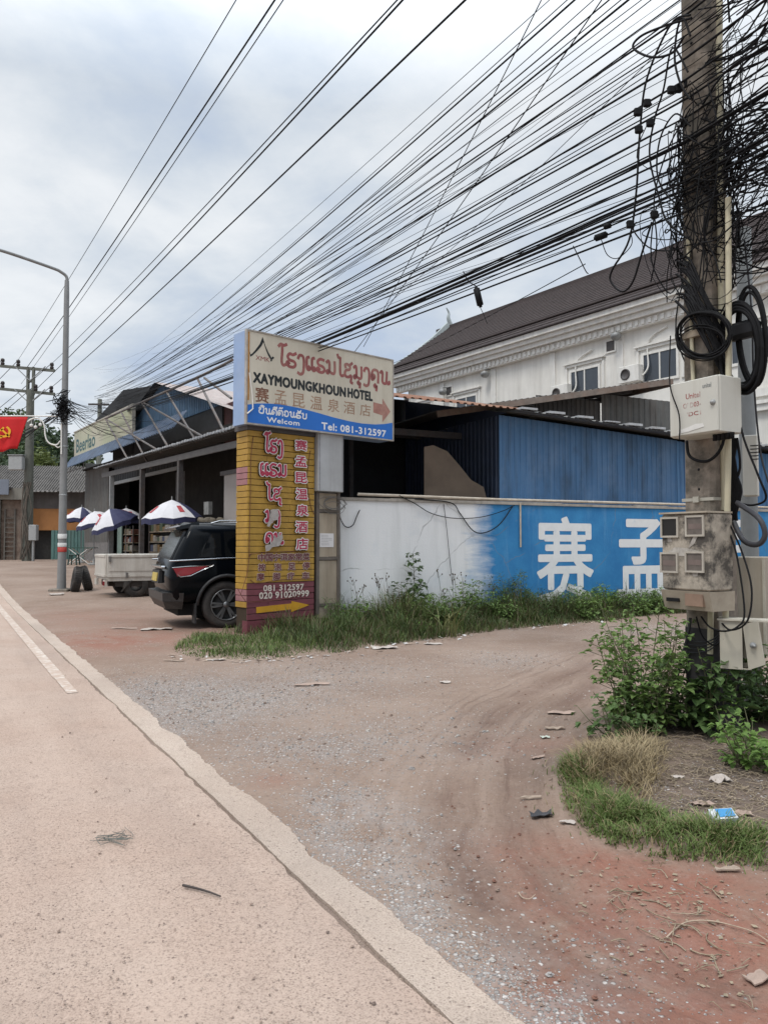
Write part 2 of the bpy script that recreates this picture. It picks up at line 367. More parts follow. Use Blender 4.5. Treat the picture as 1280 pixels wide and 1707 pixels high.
# ------------------------------------------------------------------ surfaces of the place
def m_ground():
    t = NT('dirt')
    big = t.noise(0.55, 5, 0.6); mid = t.noise(3.5, 6, 0.65); fine = t.noise(60, 4, 0.7)
    c = t.mix(t.rng(big, 0.35, 0.65), (0.205, 0.142, 0.106), (0.275, 0.205, 0.161))
    c = t.mix(t.math('MULTIPLY', t.rng(mid, 0.5, 0.75), 0.55), c, (0.285, 0.222, 0.18))
    cx_ = t.n('ShaderNodeCombineXYZ'); t.l(t.math('MULTIPLY', t.attr('track_across'), 13.0), cx_.inputs[0]); t.l(t.math('MULTIPLY', t.attr('track_along'), 0.55), cx_.inputs[1])
    tn = t.n('ShaderNodeTexNoise'); tn.inputs['Scale'].default_value = 1.0; tn.inputs['Detail'].default_value = 5; tn.inputs['Roughness'].default_value = 0.62; t.l(cx_.outputs[0], tn.inputs['Vector'])
    tk = t.attr('track')
    c = t.mix(t.math('MULTIPLY', tk, t.rng(tn.outputs['Fac'], 0.47, 0.36, 0.0, 0.52)), c, (0.130, 0.085, 0.064))
    c = t.mix(t.math('MULTIPLY', tk, t.rng(tn.outputs['Fac'], 0.52, 0.66, 0.0, 0.48)), c, (0.290, 0.215, 0.172))
    red = t.math('MULTIPLY', t.attr('red'), t.rng(t.noise(2.2, 7, 0.72), 0.32, 0.56, 0.1, 1.0))
    c = t.mix(t.math('MULTIPLY', red, 0.85), c, (0.225, 0.092, 0.062))
    rut = t.math('MULTIPLY', t.attr('rut'), t.rng(mid, 0.3, 0.6, 0.3, 0.8))
    c = t.mix(rut, c, (0.105, 0.058, 0.043))
    hum = t.attr('humus'); c = t.mix(t.math('MULTIPLY', hum, t.rng(mid, 0.3, 0.6, 0.5, 1.0)), c, (0.10, 0.076, 0.060))
    # gravel: two sizes of pale stone set in the earth, dense where the attribute is high
    v1 = t.n('ShaderNodeTexVoronoi'); v1.inputs['Scale'].default_value = 42; t.l(t.tc.outputs['Object'], v1.inputs['Vector'])
    v2 = t.n('ShaderNodeTexVoronoi'); v2.inputs['Scale'].default_value = 95; t.l(t.tc.outputs['Object'], v2.inputs['Vector'])
    gr = t.math('ADD', t.attr('gravel'), t.math('MULTIPLY', t.rng(t.noise(1.7, 6, 0.7), 0.45, 0.7), 0.34))
    c = t.mix(t.math('MULTIPLY', t.math('MULTIPLY', t.attr('gravel'), t.rng(t.noise(5, 6, .75), .40, .62)), 0.42), c, (0.30, 0.285, 0.275))
    def stones(v, th):
        b = t.n('ShaderNodeSeparateColor'); t.l(v.outputs['Color'], b.inputs[0])
        on = t.math('LESS_THAN', b.outputs[0], t.math('MULTIPLY', t.math('MULTIPLY', gr, th), t.math('SUBTRACT', 1.0, t.math('MULTIPLY', tk, 0.8))))
        ins = t.rng(v.outputs['Distance'], 0.30, 0.46, 1.0, 0.0)
        return t.math('MULTIPLY', on, ins), b.outputs[1], b.outputs[2]
    s1, h1, w1 = stones(v1, 0.55); s2, h2, w2 = stones(v2, 0.85)
    stone = t.mix(h2, (0.16, 0.155, 0.155), (0.46, 0.45, 0.43)); stone1 = t.mix(h1, (0.24, 0.22, 0.205), (0.52, 0.48, 0.45))
    c = t.mix(s2, c, stone); c = t.mix(s1, c, stone1)
    speck = t.rng(fine, 0.62, 0.74); c = t.mix(t.math('MULTIPLY', speck, 0.5), c, (0.36, 0.30, 0.26)); c = t.mix(t.math('MULTIPLY', t.rng(fine, 0.42, 0.30), 0.6), c, (0.075, 0.052, 0.042)); gg = t.noise(24, 5, 0.75); c = t.mix(t.math('MULTIPLY', t.rng(gg, 0.56, 0.72), 0.5), c, (0.30, 0.245, 0.21)); c = t.mix(t.math('MULTIPLY', t.rng(gg, 0.44, 0.30), 0.5), c, (0.085, 0.06, 0.05))
    t.col(c); t.rough(0.92); t.b.inputs['Specular IOR Level'].default_value = 0.25
    h = t.math('ADD', t.math('MULTIPLY', t.math('MULTIPLY', tn.outputs['Fac'], tk), 2.2), t.math('MULTIPLY', t.noise(18, 5, .7), 0.7))
    h = t.math('ADD', h, t.math('ADD', t.math('MULTIPLY', fine, 0.35), t.math('MULTIPLY', s1, 0.6))); h = t.math('ADD', h, t.math('MULTIPLY', s2, 0.35))
    t.bump(h, 0.8, 0.012); return t.m
def m_road(name, c0, c1, pale=0.35):
    t = NT(name)
    big = t.noise(0.7, 5, 0.6); mid = t.noise(7, 6, 0.7); fine = t.noise(130, 3, 0.7)
    c = t.mix(t.rng(big, 0.32, 0.68), c0, c1)
    c = t.mix(t.math('MULTIPLY', t.rng(mid, 0.52, 0.75), 0.4), c, tuple(x * 0.78 for x in c0))
    c = t.mix(t.math('MULTIPLY', t.rng(fine, 0.55, 0.75), pale), c, tuple(min(1, x * 1.35) for x in c1))
    c = t.mix(t.math('MULTIPLY', t.rng(fine, 0.48, 0.33), 0.8), c, tuple(x * 0.36 for x in c0))
    st = t.noise(1.6, 6, 0.75, None, 'Fac', 0.6); c = t.mix(t.math('MULTIPLY', t.rng(st, 0.54, 0.72), 0.40), c, tuple(x * y for x, y in zip(c0, (0.66, 0.68, 0.70))))
    g2 = t.noise(42, 4, 0.75); c = t.mix(t.math('MULTIPLY', t.rng(g2, 0.56, 0.70), 0.55), c, tuple(x * 0.5 for x in c0)); c = t.mix(t.math('MULTIPLY', t.rng(g2, 0.42, 0.30), 0.30), c, tuple(min(1, x * 1.3) for x in c1))
    mp = t.n('ShaderNodeMapping'); mp.inputs['Rotation'].default_value = (0, 0, -radians(119.7)); t.l(t.tc.outputs['Object'], mp.inputs[0]); m2 = t.n('ShaderNodeMapping'); m2.inputs['Scale'].default_value = (0.16, 1.5, 1); t.l(mp.outputs[0], m2.inputs[0])
    ln = t.n('ShaderNodeTexNoise'); ln.inputs['Scale'].default_value = 1.3; ln.inputs['Detail'].default_value = 5; t.l(m2.outputs[0], ln.inputs['Vector'])
    c = t.mix(t.math('MULTIPLY', t.rng(ln.outputs['Fac'], 0.50, 0.68), 0.45), c, tuple(x * y for x, y in zip(c0, (0.70, 0.74, 0.78)))); c = t.mix(t.math('MULTIPLY', t.rng(ln.outputs['Fac'], 0.46, 0.34), 0.25), c, tuple(min(1, x * 1.15) for x in c1))
    v = t.n('ShaderNodeTexVoronoi'); v.inputs['Scale'].default_value = 70; t.l(t.tc.outputs['Object'], v.inputs['Vector'])
    b = t.n('ShaderNodeSeparateColor'); t.l(v.outputs['Color'], b.inputs[0])
    peb = t.math('MULTIPLY', t.math('LESS_THAN', b.outputs[0], t.rng(mid, 0.35, 0.7, 0.02, 0.28)), t.rng(v.outputs['Distance'], 0.22, 0.38, 1.0, 0.0))
    c = t.mix(t.math('MULTIPLY', peb, 0.75), c, t.mix(b.outputs[1], (0.17, 0.12, 0.10), (0.46, 0.36, 0.30)))
    t.col(c); t.rough(0.9); t.b.inputs['Specular IOR Level'].default_value = 0.25
    t.bump(t.math('ADD', t.math('ADD', t.math('MULTIPLY', fine, 0.6), t.math('MULTIPLY', g2, 0.9)), t.math('MULTIPLY', peb, 0.8)), 0.9, 0.007); return t.m
MG = m_ground()
MRoad = m_road('road_surface', (0.385, 0.280, 0.222), (0.435, 0.340, 0.280))
MStrip = m_road('concrete_strip', (0.415, 0.325, 0.262), (0.485, 0.40, 0.335), 0.5)
MCrack = m_road('crack_fill', (0.20, 0.145, 0.115), (0.27, 0.21, 0.17))
MLine = mat('worn_road_paint', (0.60, 0.56, 0.50), 0.8, var=0.15, scale=25, col2=(0.40, 0.30, 0.24), amt=0.95, thr=(0.36, 0.52))

# ------------------------------------------------------------------ ground sheet
def path_px(px): return [gp(u, v) for u, v in px]
RUT = [path_px([(1060, 1085), (1000, 1130), (925, 1190), (878, 1260), (852, 1330), (866, 1410), (915, 1490), (1010, 1560), (1180, 1640)]),
       path_px([(985, 1105), (870, 1160), (790, 1240), (752, 1330), (770, 1430), (830, 1525), (940, 1610), (1120, 1707)])]
def dist_path(x, y, P):
    b = 9e9
    for a, c in zip(P, P[1:]):
        dx, dy = c.x - a.x, c.y - a.y; q = dx * dx + dy * dy
        t = max(0, min(1, ((x - a.x) * dx + (y - a.y) * dy) / q)); d = hypot(x - a.x - t * dx, y - a.y - t * dy)
        b = min(b, d)
    return b
GRV = [(gp(u, v), r, k) for u, v, r, k in [(250, 1150, .8, .8), (330, 1175, .8, .8), (290, 1210, .5, .7), (430, 1160, 1., .5), (560, 1330, .22, .9), (590, 1320, .2, .8), (640, 1370, .35, .6), (600, 1380, .3, .9), (690, 1420, .35, .8), (640, 1430, .25, .8),
        (720, 1480, .25, .9), (700, 1540, .2, .9), (820, 1590, .22, 1.), (890, 1640, .2, 1.1), (920, 1680, .2, 1.2), (840, 1660, .16, .9), (640, 1250, .6, .5), (750, 1220, .9, .45), (470, 1250, .5, .5), (850, 1100, .7, .5), (560, 1120, 1.2, .45), (1000, 1600, .4, .5), (1100, 1060, 1.0, .5), (1180, 1050, 1.2, .5)]]
REDS = [(gp(u, v), r, k) for u, v, r, k in [(1050, 1500, .40, 1.3), (880, 1420, .25, .6), (900, 1250, .4, .45), (1150, 1560, .4, 1.), (960, 1460, .25, .7), (1250, 1640, .4, .9), (1080, 1620, .3, .8), (1000, 1690, .3, .8), (1230, 1520, .35, .7), (150, 1075, 1.2, .6), (220, 1060, 1.6, .6), (130, 1030, 2., .5), (450, 1300, .15, .5), (1010, 1540, .25, .9)]]
MOUND = gp(1180, 1330); PATCH = [(gp(u, v), r) for u, v, r in [(1060, 1290, .55), (1180, 1300, .7), (1230, 1380, .45), (1120, 1220, .7), (1270, 1300, .7), (1250, 1200, .8)]]
MIDP = path_px([(1250, 1035), (1140, 1060), (1020, 1105), (900, 1175), (830, 1245), (800, 1335), (815, 1425), (870, 1510), (975, 1590), (1150, 1680), (1400, 1790)])
def signed(x, y, P):
    b = 9e9; s_ = 0; ln = 0; best = (0, 0)
    for a, c in zip(P, P[1:]):
        dx, dy = c.x - a.x, c.y - a.y; q = sqrt(dx * dx + dy * dy)
        t = max(0, min(1, ((x - a.x) * dx + (y - a.y) * dy) / (q * q))); d = hypot(x - a.x - t * dx, y - a.y - t * dy)
        if d < b: b = d; best = (d * (1 if dx * (y - a.y) - dy * (x - a.x) > 0 else -1), ln + t * q)
        ln += q
    return best
def gauss(L_, x, y):
    s_ = 0
    for p, r, k in L_: s_ += k * exp(-((x - p.x) ** 2 + (y - p.y) ** 2) / (r * r))
    return s_
def axis(lo, a, b, hi, fine, grow=1.16):
    o = []; x = a; st = fine
    while x > lo: st *= grow; x -= st; o.append(max(x, lo))
    o.reverse(); n = int(round((b - a) / fine)); o += [a + (b - a) * i / n for i in range(n + 1)]; x = b; st = fine
    while x < hi: st *= grow; x += st; o.append(min(x, hi))
    return o
def tread(x, y, P):
    return sin((x * 0.8 + y) * 42) * 0.5 + 0.5
def ground_h(x, y, full=False):
    """height of the earth, and the share of rut, mud, gravel there"""
    z = T(x, y); rn = 0.869 * x + 0.495 * y
    red = rut = grv = hum = trk = ta = tl = 0.0
    if abs(x) < 40 and -8 < y < 60:
        nz = noise.noise(Vector((x * 0.7, y * 0.7, 0))) * 0.022 + noise.noise(Vector((x * 2.7, y * 2.7, 3))) * 0.010 + noise.noise(Vector((x * 9, y * 9, 7))) * 0.0035
        if rn < 1.75: nz *= max(0, min(1, (rn - 1.45) / 0.3))
        z += nz
        if rn > 1.4:
            near = -3 < x < 7 and 1 < y < 13
            if near:
                for i, P in enumerate(RUT):
                    d = dist_path(x, y, P); w = 0.16
                    if d < w * 2.2:
                        wob = 0.6 + 0.8 * noise.noise(Vector((x * 1.3, y * 1.3, 11 + i)))
                        k = max(0, wob); e = exp(-(d / w) ** 2)
                        z -= 0.020 * e * k; z += 0.013 * k * exp(-((d - w * 1.5) / (w * 0.4)) ** 2)
                        z += 0.006 * e * k * sin(d * 110 + noise.noise(Vector((x * 4, y * 4, 1))) * 2); rut = max(rut, e * k)
                d, tl = signed(x, y, MIDP); ta = d + .10 * noise.noise(Vector((x * 1.1, y * 1.1, 21))) + .04 * noise.noise(Vector((x * 3.3, y * 3.3, 22)))
                trk = exp(-(max(0, abs(d) - .55) / .35) ** 2) * min(1, max(0, (rn - 1.6) / .3))
                pm = 0
                for p, r in PATCH: pm = max(pm, exp(-((x - p.x) ** 2 + (y - p.y) ** 2) / (r * r)))
                z += 0.07 * min(1, pm * 1.5); hum = min(1, pm * 1.6)
            red = min(1, gauss(REDS, x, y)); grv = min(1.1, gauss(GRV, x, y)) * (1 - 0.8 * hum) * (1 - 0.7 * rut)
    if rn < 1.50: z -= 0.05 * min(1, (1.50 - rn) / 0.08 + 0.2)
    return (z, red, rut, grv, hum, trk, ta, tl) if full else z
xs = axis(-900, -2.6, 4.6, 900, 0.034); ys = axis(-40, 1.9, 9.4, 1500, 0.036)
gv = []; at_ = {k: [] for k in ('red', 'rut', 'gravel', 'humus', 'track', 'track_across', 'track_along')}
for y in ys:
    for x in xs:
        z, a, b, c_, d, e_, f_, g_ = ground_h(x, y, True); gv.append((x, y, z))
        at_['red'].append(a); at_['rut'].append(b); at_['gravel'].append(c_); at_['humus'].append(d); at_['track'].append(e_); at_['track_across'].append(f_); at_['track_along'].append(g_)
nx = len(xs)
gf = [(j * nx + i, j * nx + i + 1, (j + 1) * nx + i + 1, (j + 1) * nx + i) for j in range(len(ys) - 1) for i in range(nx - 1)]
me = bpy.data.meshes.new('dirt_ground'); me.from_pydata(gv, [], gf); me.materials.append(MG)
for k, vals in at_.items(): me.attributes.new(k, 'FLOAT', 'POINT').data.foreach_set('value', vals)
me.polygons.foreach_set('use_smooth', [True] * len(gf)); me.update()
go = bpy.data.objects.new('dirt_ground', me); C.objects.link(go); tag(go, kind='structure', label='bare brown dirt yard and driveway with gravel and tyre ruts')

# ------------------------------------------------------------------ road, concrete edge strip, crack, painted line
def rz(p): return T(p.x, p.y)
def road_pt(t, n):      # t along the road (away), n across it
    p = Vector((-0.495 * t + 0.869 * n, 0.869 * t + 0.495 * n, 0)); p.z = rz(p); return p
def sheet(name, m, t0, t1, dt, edges, h, kind='structure', label=None, side=0.06):
    """a ribbon of paving along the road between two edge functions n0(t), n1(t), its top h above the earth, with sides"""
    vs = []; fs = []; ts = []
    t = t0
    while t < t1 + 1e-6: ts.append(t); t += dt * (1 + max(0, t - 12) * 0.15)
    for t in ts:
        a, b = edges(t); k = 6
        for i in range(k + 1):
            p = road_pt(t, a + (b - a) * i / k); p.z += h + noise.noise(Vector((p.x * 3, p.y * 3, 5))) * 0.003; vs.append(p)
        q = road_pt(t, b); q.z -= side; vs.append(q); q = road_pt(t, a); q.z -= side; vs.append(q)
    w = 9
    for j in range(len(ts) - 1):
        for i in range(6): fs.append((j * w + i, j * w + i + 1, (j + 1) * w + i + 1, (j + 1) * w + i))
        fs.append((j * w + 6, j * w + 7, (j + 1) * w + 7, (j + 1) * w + 6)); fs.append((j * w + 8, j * w, (j + 1) * w, (j + 1) * w + 8))
    mb = MB(); mb.add(vs, fs); o = mb.build(name, m); tag(o, label, kind=kind); return o
nz1 = lambda t, s, q: noise.noise(Vector((t * s, q, 0)))
def strip_out(t):
    e = 1.54 + 0.024 * nz1(t, 1.1, 2) + 0.028 * nz1(t, 3.2, 4) + 0.016 * nz1(t, 11, 6) + 0.008 * nz1(t, 30, 8)
    for c_, w, d in ((1.55, 0.22, 0.05), (3.3, 0.25, 0.035), (4.6, 0.3, 0.03), (6.2, 0.2, 0.03)): e -= d * exp(-((t - c_) / w) ** 2)
    return e
def strip_in(t): return 1.355 + 0.008 * nz1(t, 2.0, 9) + 0.006 * nz1(t, 8, 3)
def crack_in(t):
    w = 0.020 + 0.026 * nz1(t, 1.3, 14) + 0.012 * nz1(t, 9, 17)
    if t > 9: w *= max(0.15, 1 - (t - 9) * 0.1)
    return strip_in(t) - max(0.004, w)
sheet('road', MRoad, -8, 160, 0.03, lambda t: (-9.0, crack_in(t)), 0.014, label='pale pinkish paved road')
sheet('kerb_strip', MStrip, -8, 60, 0.02, lambda t: (strip_in(t), strip_out(t)), 0.016, label='pale concrete edging strip beside the road')
sheet('road_crack', MCrack, -8, 60, 0.02, lambda t: (crack_in(t) - 0.002, strip_in(t) + 0.002), 0.004, label='dark gritty crack between road and concrete edge', side=0.02)
mb = MB()
for t0_, t1_ in ((8.0, 10.2), (10.25, 13.0), (13.0, 40)):
    tt = t0_
    while tt < t1_:
        d = 0.25 if tt < 14 else 1.0
        w = 0.05 if tt < 9 else 0.06
        a, b, c_, e = road_pt(tt, 1.10 - w), road_pt(tt, 1.10 + w), road_pt(tt + d, 1.10 + w), road_pt(tt + d, 1.10 - w)
        for p in (a, b, c_, e): p.z += 0.0205
        mb.quad(a, b, c_, e); tt += d
tag(mb.build('road_line', MLine), 'worn white edge line painted on the road', kind='structure')

# ------------------------------------------------------------------ common finishes
MWhite = mat('white_render', (0.73, 0.71, 0.665), 0.8, var=0.08, scale=1.5, col2=(0.42, 0.40, 0.36), amt=0.5, streak=True)
MTrim = mat('white_trim', (0.72, 0.705, 0.665), 0.7, var=0.08, scale=4, col2=(0.45, 0.43, 0.39), amt=0.4, streak=True)
MRoofD = mat('brown_tile', (0.056, 0.042, 0.040), 0.8, var=0.35, scale=5, col2=(0.045, 0.036, 0.035), amt=0.6)
MRoofE = mat('brown_fascia', (0.055, 0.043, 0.042), 0.75, var=0.3, scale=4)
MGlass = mat('dark_window_glass', (0.05, 0.06, 0.075), 0.12, var=0.1, spec=0.6)
MGreySteel = mat('galvanised_steel', (0.30, 0.31, 0.31), 0.55, metal=0.3, var=0.2, scale=9, col2=(0.20, 0.17, 0.14), amt=0.35, streak=True)
MSteelD = mat('dark_painted_steel', (0.075, 0.07, 0.07), 0.6, var=0.3, scale=8, col2=(0.12, 0.075, 0.05), amt=0.4)
MGreyTin = mat('grey_tin_sheet', (0.120, 0.120, 0.115), 0.6, var=0.25, scale=2.5, col2=(0.105, 0.078, 0.06), amt=0.6, streak=True)
MGreyTin2 = mat('pale_tin_sheet', (0.185, 0.185, 0.18), 0.6, var=0.15, scale=2.5, col2=(0.12, 0.11, 0.10), amt=0.6, streak=True)
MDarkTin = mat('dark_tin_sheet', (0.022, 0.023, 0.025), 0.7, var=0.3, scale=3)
def m_tin(name, a, dk, lt):
    t = NT(name); s1 = t.noise(5.0, 5, .65, (1, 1, .05)); s2 = t.noise(2.2, 5, .65, (1, 1, .16)); bl = t.noise(.8, 5, .65); fi = t.noise(26, 4, .7)
    c = t.mix(t.math('MULTIPLY', t.rng(s2, .44, .66), .8), a, dk); c = t.mix(t.math('MULTIPLY', t.rng(s1, .54, .72), .6), c, lt); c = t.mix(t.math('MULTIPLY', t.rng(bl, .50, .72), .55), c, lt); c = t.mix(t.math('MULTIPLY', t.rng(bl, .45, .30), .5), c, dk); c = t.mix(t.math('MULTIPLY', t.rng(fi, .64, .72), .35), c, dk)
    t.col(c); t.rough(.55); t.b.inputs['Specular IOR Level'].default_value = .3; return t.m
MBlueTin = m_tin('blue_tin_sheet', (0.074, 0.170, 0.315), (0.045, 0.078, 0.125), (0.16, 0.25, 0.38))
MBlueTin2 = mat('faded_blue_tin', (0.080, 0.150, 0.24), 0.6, var=0.2, scale=2, col2=(0.05, 0.075, 0.11), amt=0.5, streak=True)
MShadeTin = mat('shaded_blue_tin', (0.030, 0.045, 0.080), 0.6, var=0.3, scale=2, col2=(0.03, 0.028, 0.028), amt=0.6, streak=True)  # blue tin with the side wall's shade mixed into its colour
MRust = mat('rusty_tin', (0.23, 0.105, 0.06), 0.8, var=0.4, scale=3, col2=(0.36, 0.25, 0.19), amt=0.6)
MEdge = mat('bright_tin_edge', (0.42, 0.44, 0.46), 0.5, var=0.2, scale=12, col2=(0.2, 0.16, 0.13), amt=0.5)
MTarp = mat('brown_tarp', (0.125, 0.092, 0.066), 0.8, var=0.25, scale=2, col2=(0.10, 0.075, 0.055), amt=0.4)
MBlack = mat('black_rubber', (0.010, 0.010, 0.011), 0.7, var=0.3, scale=20, spec=.2)
MConc = mat('old_concrete', (0.225, 0.19, 0.155), 0.9, var=0.35, scale=11, col2=(0.070, 0.064, 0.052), amt=0.8, bump=0.6, thr=(0.46, 0.60))
MPvc = mat('yellowed_pvc', (0.50, 0.46, 0.33), 0.5, var=0.12, scale=6, col2=(0.3, 0.25, 0.17), amt=0.4, streak=True)
MPipe = mat('cream_pipe', (0.48, 0.42, 0.34), 0.6, var=0.2, scale=7, col2=(0.25, 0.2, 0.15), amt=0.5)

# ------------------------------------------------------------------ hotel
DH = 23.0
def h_xz(u, v, D=DH): return onp(u, v, B2, D)
ho = B2 @ Vector((-20, DH, 0))
hotel = thing('hotel_building', 'long white two storey hotel with dark brown tiled roof and dentil cornice', 'building', (ho.x, ho.y, T(ho.x, ho.y)))
X0, X1 = -31.2, -3.0
b = MB(B2); b.bx(X0 + 0.6, X1, DH, DH + 9, 0, 9.35); b.build('wall', MWhite, hotel)
b = MB(B2)           # stepped cornice with dentils
b.bx(X0 - 0.1, X1, DH - 0.25, DH - 0.002, 9.12, 9.40); b.bx(X0 - 0.25, X1, DH - 0.42, DH - 0.002, 9.402, 9.58)
b.bx(X0 - 0.35, X1, DH - 0.55, DH - 0.002, 9.582, 9.74); b.bx(X0 - 0.45, X1, DH - 0.68, DH - 0.002, 9.742, 9.93)
x = X0
while x < X1: b.bx(x, x + 0.13, DH - 0.30, DH - 0.252, 9.17, 9.36); x += 0.26
b.build('cornice', MTrim, hotel)
# roof: courses of tiles as small steps, a steeper dark skirt below
rf = MB(B2)
def slope(z0, z1, y0, y1, n, mb, mi=0):
    for i in range(n):
        ya, yb = y0 + (y1 - y0) * i / n, y0 + (y1 - y0) * (i + 1) / n; za, zb = z0 + (z1 - z0) * i / n, z0 + (z1 - z0) * (i + 1) / n
        xl = X0 - 0.3 + 0.35 * (ya - y0) ; wob = 0.0
        mb.hexa([(xl, ya, za), (X1, ya, za), (X1, yb + 0.03, zb - 0.05), (xl, yb + 0.03, zb - 0.05), (xl, ya, za + 0.05), (X1, ya, za + 0.05), (X1, yb + 0.03, zb + 0.015), (xl, yb + 0.03, zb + 0.015)], mi)
slope(10.36, 12.75, DH - 0.55, DH + 2.6, 17, rf)
rf.hexa([(X0 - .3, DH + 2.6, 12.6), (X1, DH + 2.6, 12.6), (X1, DH + 5.5, 10.3), (X0 - .3, DH + 5.5, 10.3), (X0 - .3, DH + 2.6, 12.72), (X1, DH + 2.6, 12.72), (X1, DH + 5.5, 10.42), (X0 - .3, DH + 5.5, 10.42)])
rf.bx(X0 - .3, X1, DH + 2.52, DH + 2.72, 12.70, 12.86)
ro = rf.build('roof', MRoofD, hotel)
b = MB(B2); slope(9.95, 10.34, DH - 0.78, DH - 0.48, 3, b); b.bx(X0 - .25, X1, DH - .46, DH - .40, 9.95, 10.5); b.bx(X0 - .28, X1, DH - .74, DH - .45, 9.932, 9.96); b.build('eave_skirt', MRoofE, ro)
b = MB(B2)           # pale bargeboard sweeping up to horn-shaped finials
bw = [(DH - 0.95, 10.15), (DH - 0.2, 10.62), (DH + 0.8, 11.35), (DH + 1.7, 12.15), (DH + 2.35, 12.85), (DH + 2.6, 13.1)]
for i in range(len(bw) - 1):
    (y0, z0), (y1, z1) = bw[i], bw[i + 1]
    b.hexa([(X0 - .42 + .35 * (y0 - DH + .55), y0, z0 - .26), (X0 - .26 + .35 * (y0 - DH + .55), y0, z0 - .26), (X0 - .26 + .35 * (y1 - DH + .55), y1, z1 - .26), (X0 - .42 + .35 * (y1 - DH + .55), y1, z1 - .26),
            (X0 - .42 + .35 * (y0 - DH + .55), y0, z0 + .05), (X0 - .26 + .35 * (y0 - DH + .55), y0, z0 + .05), (X0 - .26 + .35 * (y1 - DH + .55), y1, z1 + .05), (X0 - .42 + .35 * (y1 - DH + .55), y1, z1 + .05)])
for (yy, zz_, hh) in ((DH - 0.95, 10.1, 0.75), (DH + 2.6, 12.95, 0.8)):
    xx = X0 - .34 + .35 * (yy - DH + .55)
    b.tube(spline([(xx, yy + 0.05, zz_ - 0.1), (xx, yy - 0.12, zz_ + hh * 0.35), (xx, yy - 0.08, zz_ + hh * 0.7), (xx, yy - 0.25, zz_ + hh)], 4), [0.13 - 0.009 * i for i in range(13)], 6)
b.build('bargeboard', mat('pale_bargeboard', (0.34, 0.38, 0.38), 0.7, var=0.15), ro)
def window(cx, w, z0, z1, hood=True):
    fr = MB(B2); t = 0.09
    for (a, b_, c_, d) in ((cx - w / 2 - t, cx + w / 2 + t, z1, z1 + t), (cx - w / 2 - t, cx + w / 2 + t, z0 - t, z0), (cx - w / 2 - t, cx - w / 2, z0, z1), (cx + w / 2, cx + w / 2 + t, z0, z1), (cx - 0.025, cx + 0.025, z0, z1)):
        fr.bx(a, b_, DH - 0.05, DH - 0.002, c_, d)
    if hood:
        for k, (e, d0, h0, h1) in enumerate(((0.22, 0.08, 0.20, 0.30), (0.34, 0.14, 0.302, 0.36))): fr.bx(cx - w / 2 - e, cx + w / 2 + e, DH - d0, DH - 0.002, z1 + h0, z1 + h1)
        for sx in (-1, 1): fr.bx(cx + sx * (w / 2 + 0.24) - 0.05, cx + sx * (w / 2 + 0.24) + 0.05, DH - 0.06, DH - 0.002, z0 - 0.1, z1 + 0.198)
    fo = fr.build('window', MTrim, hotel)
    p = MB(B2); p.bx(cx - w / 2, cx - 0.026, DH - 0.02, DH - 0.004, z0, z1); p.bx(cx + 0.026, cx + w / 2, DH - 0.02, DH - 0.004, z0, z1); p.build('pane', MGlass, fo)
for t_ in (29.6, 26.2, 19.4, 16.1, 12.8, 9.4): window(-t_, 1.3, 7.18, 8.12)
for t_ in (27.9, 24.4, 21.0, 17.75, 14.4, 11.0):
    b = MB(B2); b.bx(-t_ - 0.14, -t_ + 0.14, DH - 0.06, DH - 0.002, 3, 9.1); b.build('pilaster', MTrim, hotel)
for u, v in ((1018, 577), (749, 652), (679, 669)):
    x, z = h_xz(u, v); fr = MB(B2)
    for (a, b_, c_, d) in ((x - .25, x + .25, z + .19, z + .25), (x - .25, x + .25, z - .25, z - .19), (x - .25, x - .19, z - .19, z + .19), (x + .19, x + .25, z - .19, z + .19)): fr.bx(a, b_, DH - .05, DH - .002, c_, d)
    fo = fr.build('vent_opening', MTrim, hotel); p = MB(B2); p.bx(x - .19, x + .19, DH - .012, DH - .004, z - .19, z + .19); p.build('vent_grille', MSteelD, fo)
b = MB(B2); b.bx(X0 + .6, X1, DH - 0.10, DH - 0.002, 6.0, 6.25); b.bx(X0 + .6, X1, DH - 0.16, DH - 0.002, 5.55, 5.75); b.bx(X0 + .6, X1, DH - 0.22, DH - 0.002, 5.752, 5.86); b.build('floor_moulding', MTrim, hotel)
for (u, v), s_ in zip(((1050, 624), (934, 655)), ('white air conditioner unit under the hotel eaves beside the wide window', 'white air conditioner unit on hotel wall half hidden behind the grey tin roof')):
    x, z = h_xz(u, v, DH - 0.3); p0 = B2 @ Vector((x, DH - .25, z - .3))
    ac = thing('air_conditioner', s_, 'air conditioner', p0, 'air conditioners on the hotel wall')
    b = MB(B2); b.bx(x - .42, x + .42, DH - .42, DH - .12, z - .3, z + .3, b=0.02); b.build('casing', MTrim, ac)
    b = MB(B2); b.lathe([(0.0, 0.0), (0.2, 0.0), (0.2, 0.02), (0.17, 0.03)], (x - .12, DH - .423, z), B2.to_3x3().inverted() @ (B2.to_3x3() @ Vector((0, -1, 0))), 20); b.build('fan_grille', MSteelD, ac)
    b = MB(B2); b.tube(spline([(x + .45, DH - .2, z - .1), (x + .6, DH - .1, z + .2), (x + .55, DH - .06, z + .9), (x + .75, DH - .06, z + 1.25), (x + 1.35, DH - .06, z + 1.45)], 5), 0.03); b.build('pipe', MTrim, ac)
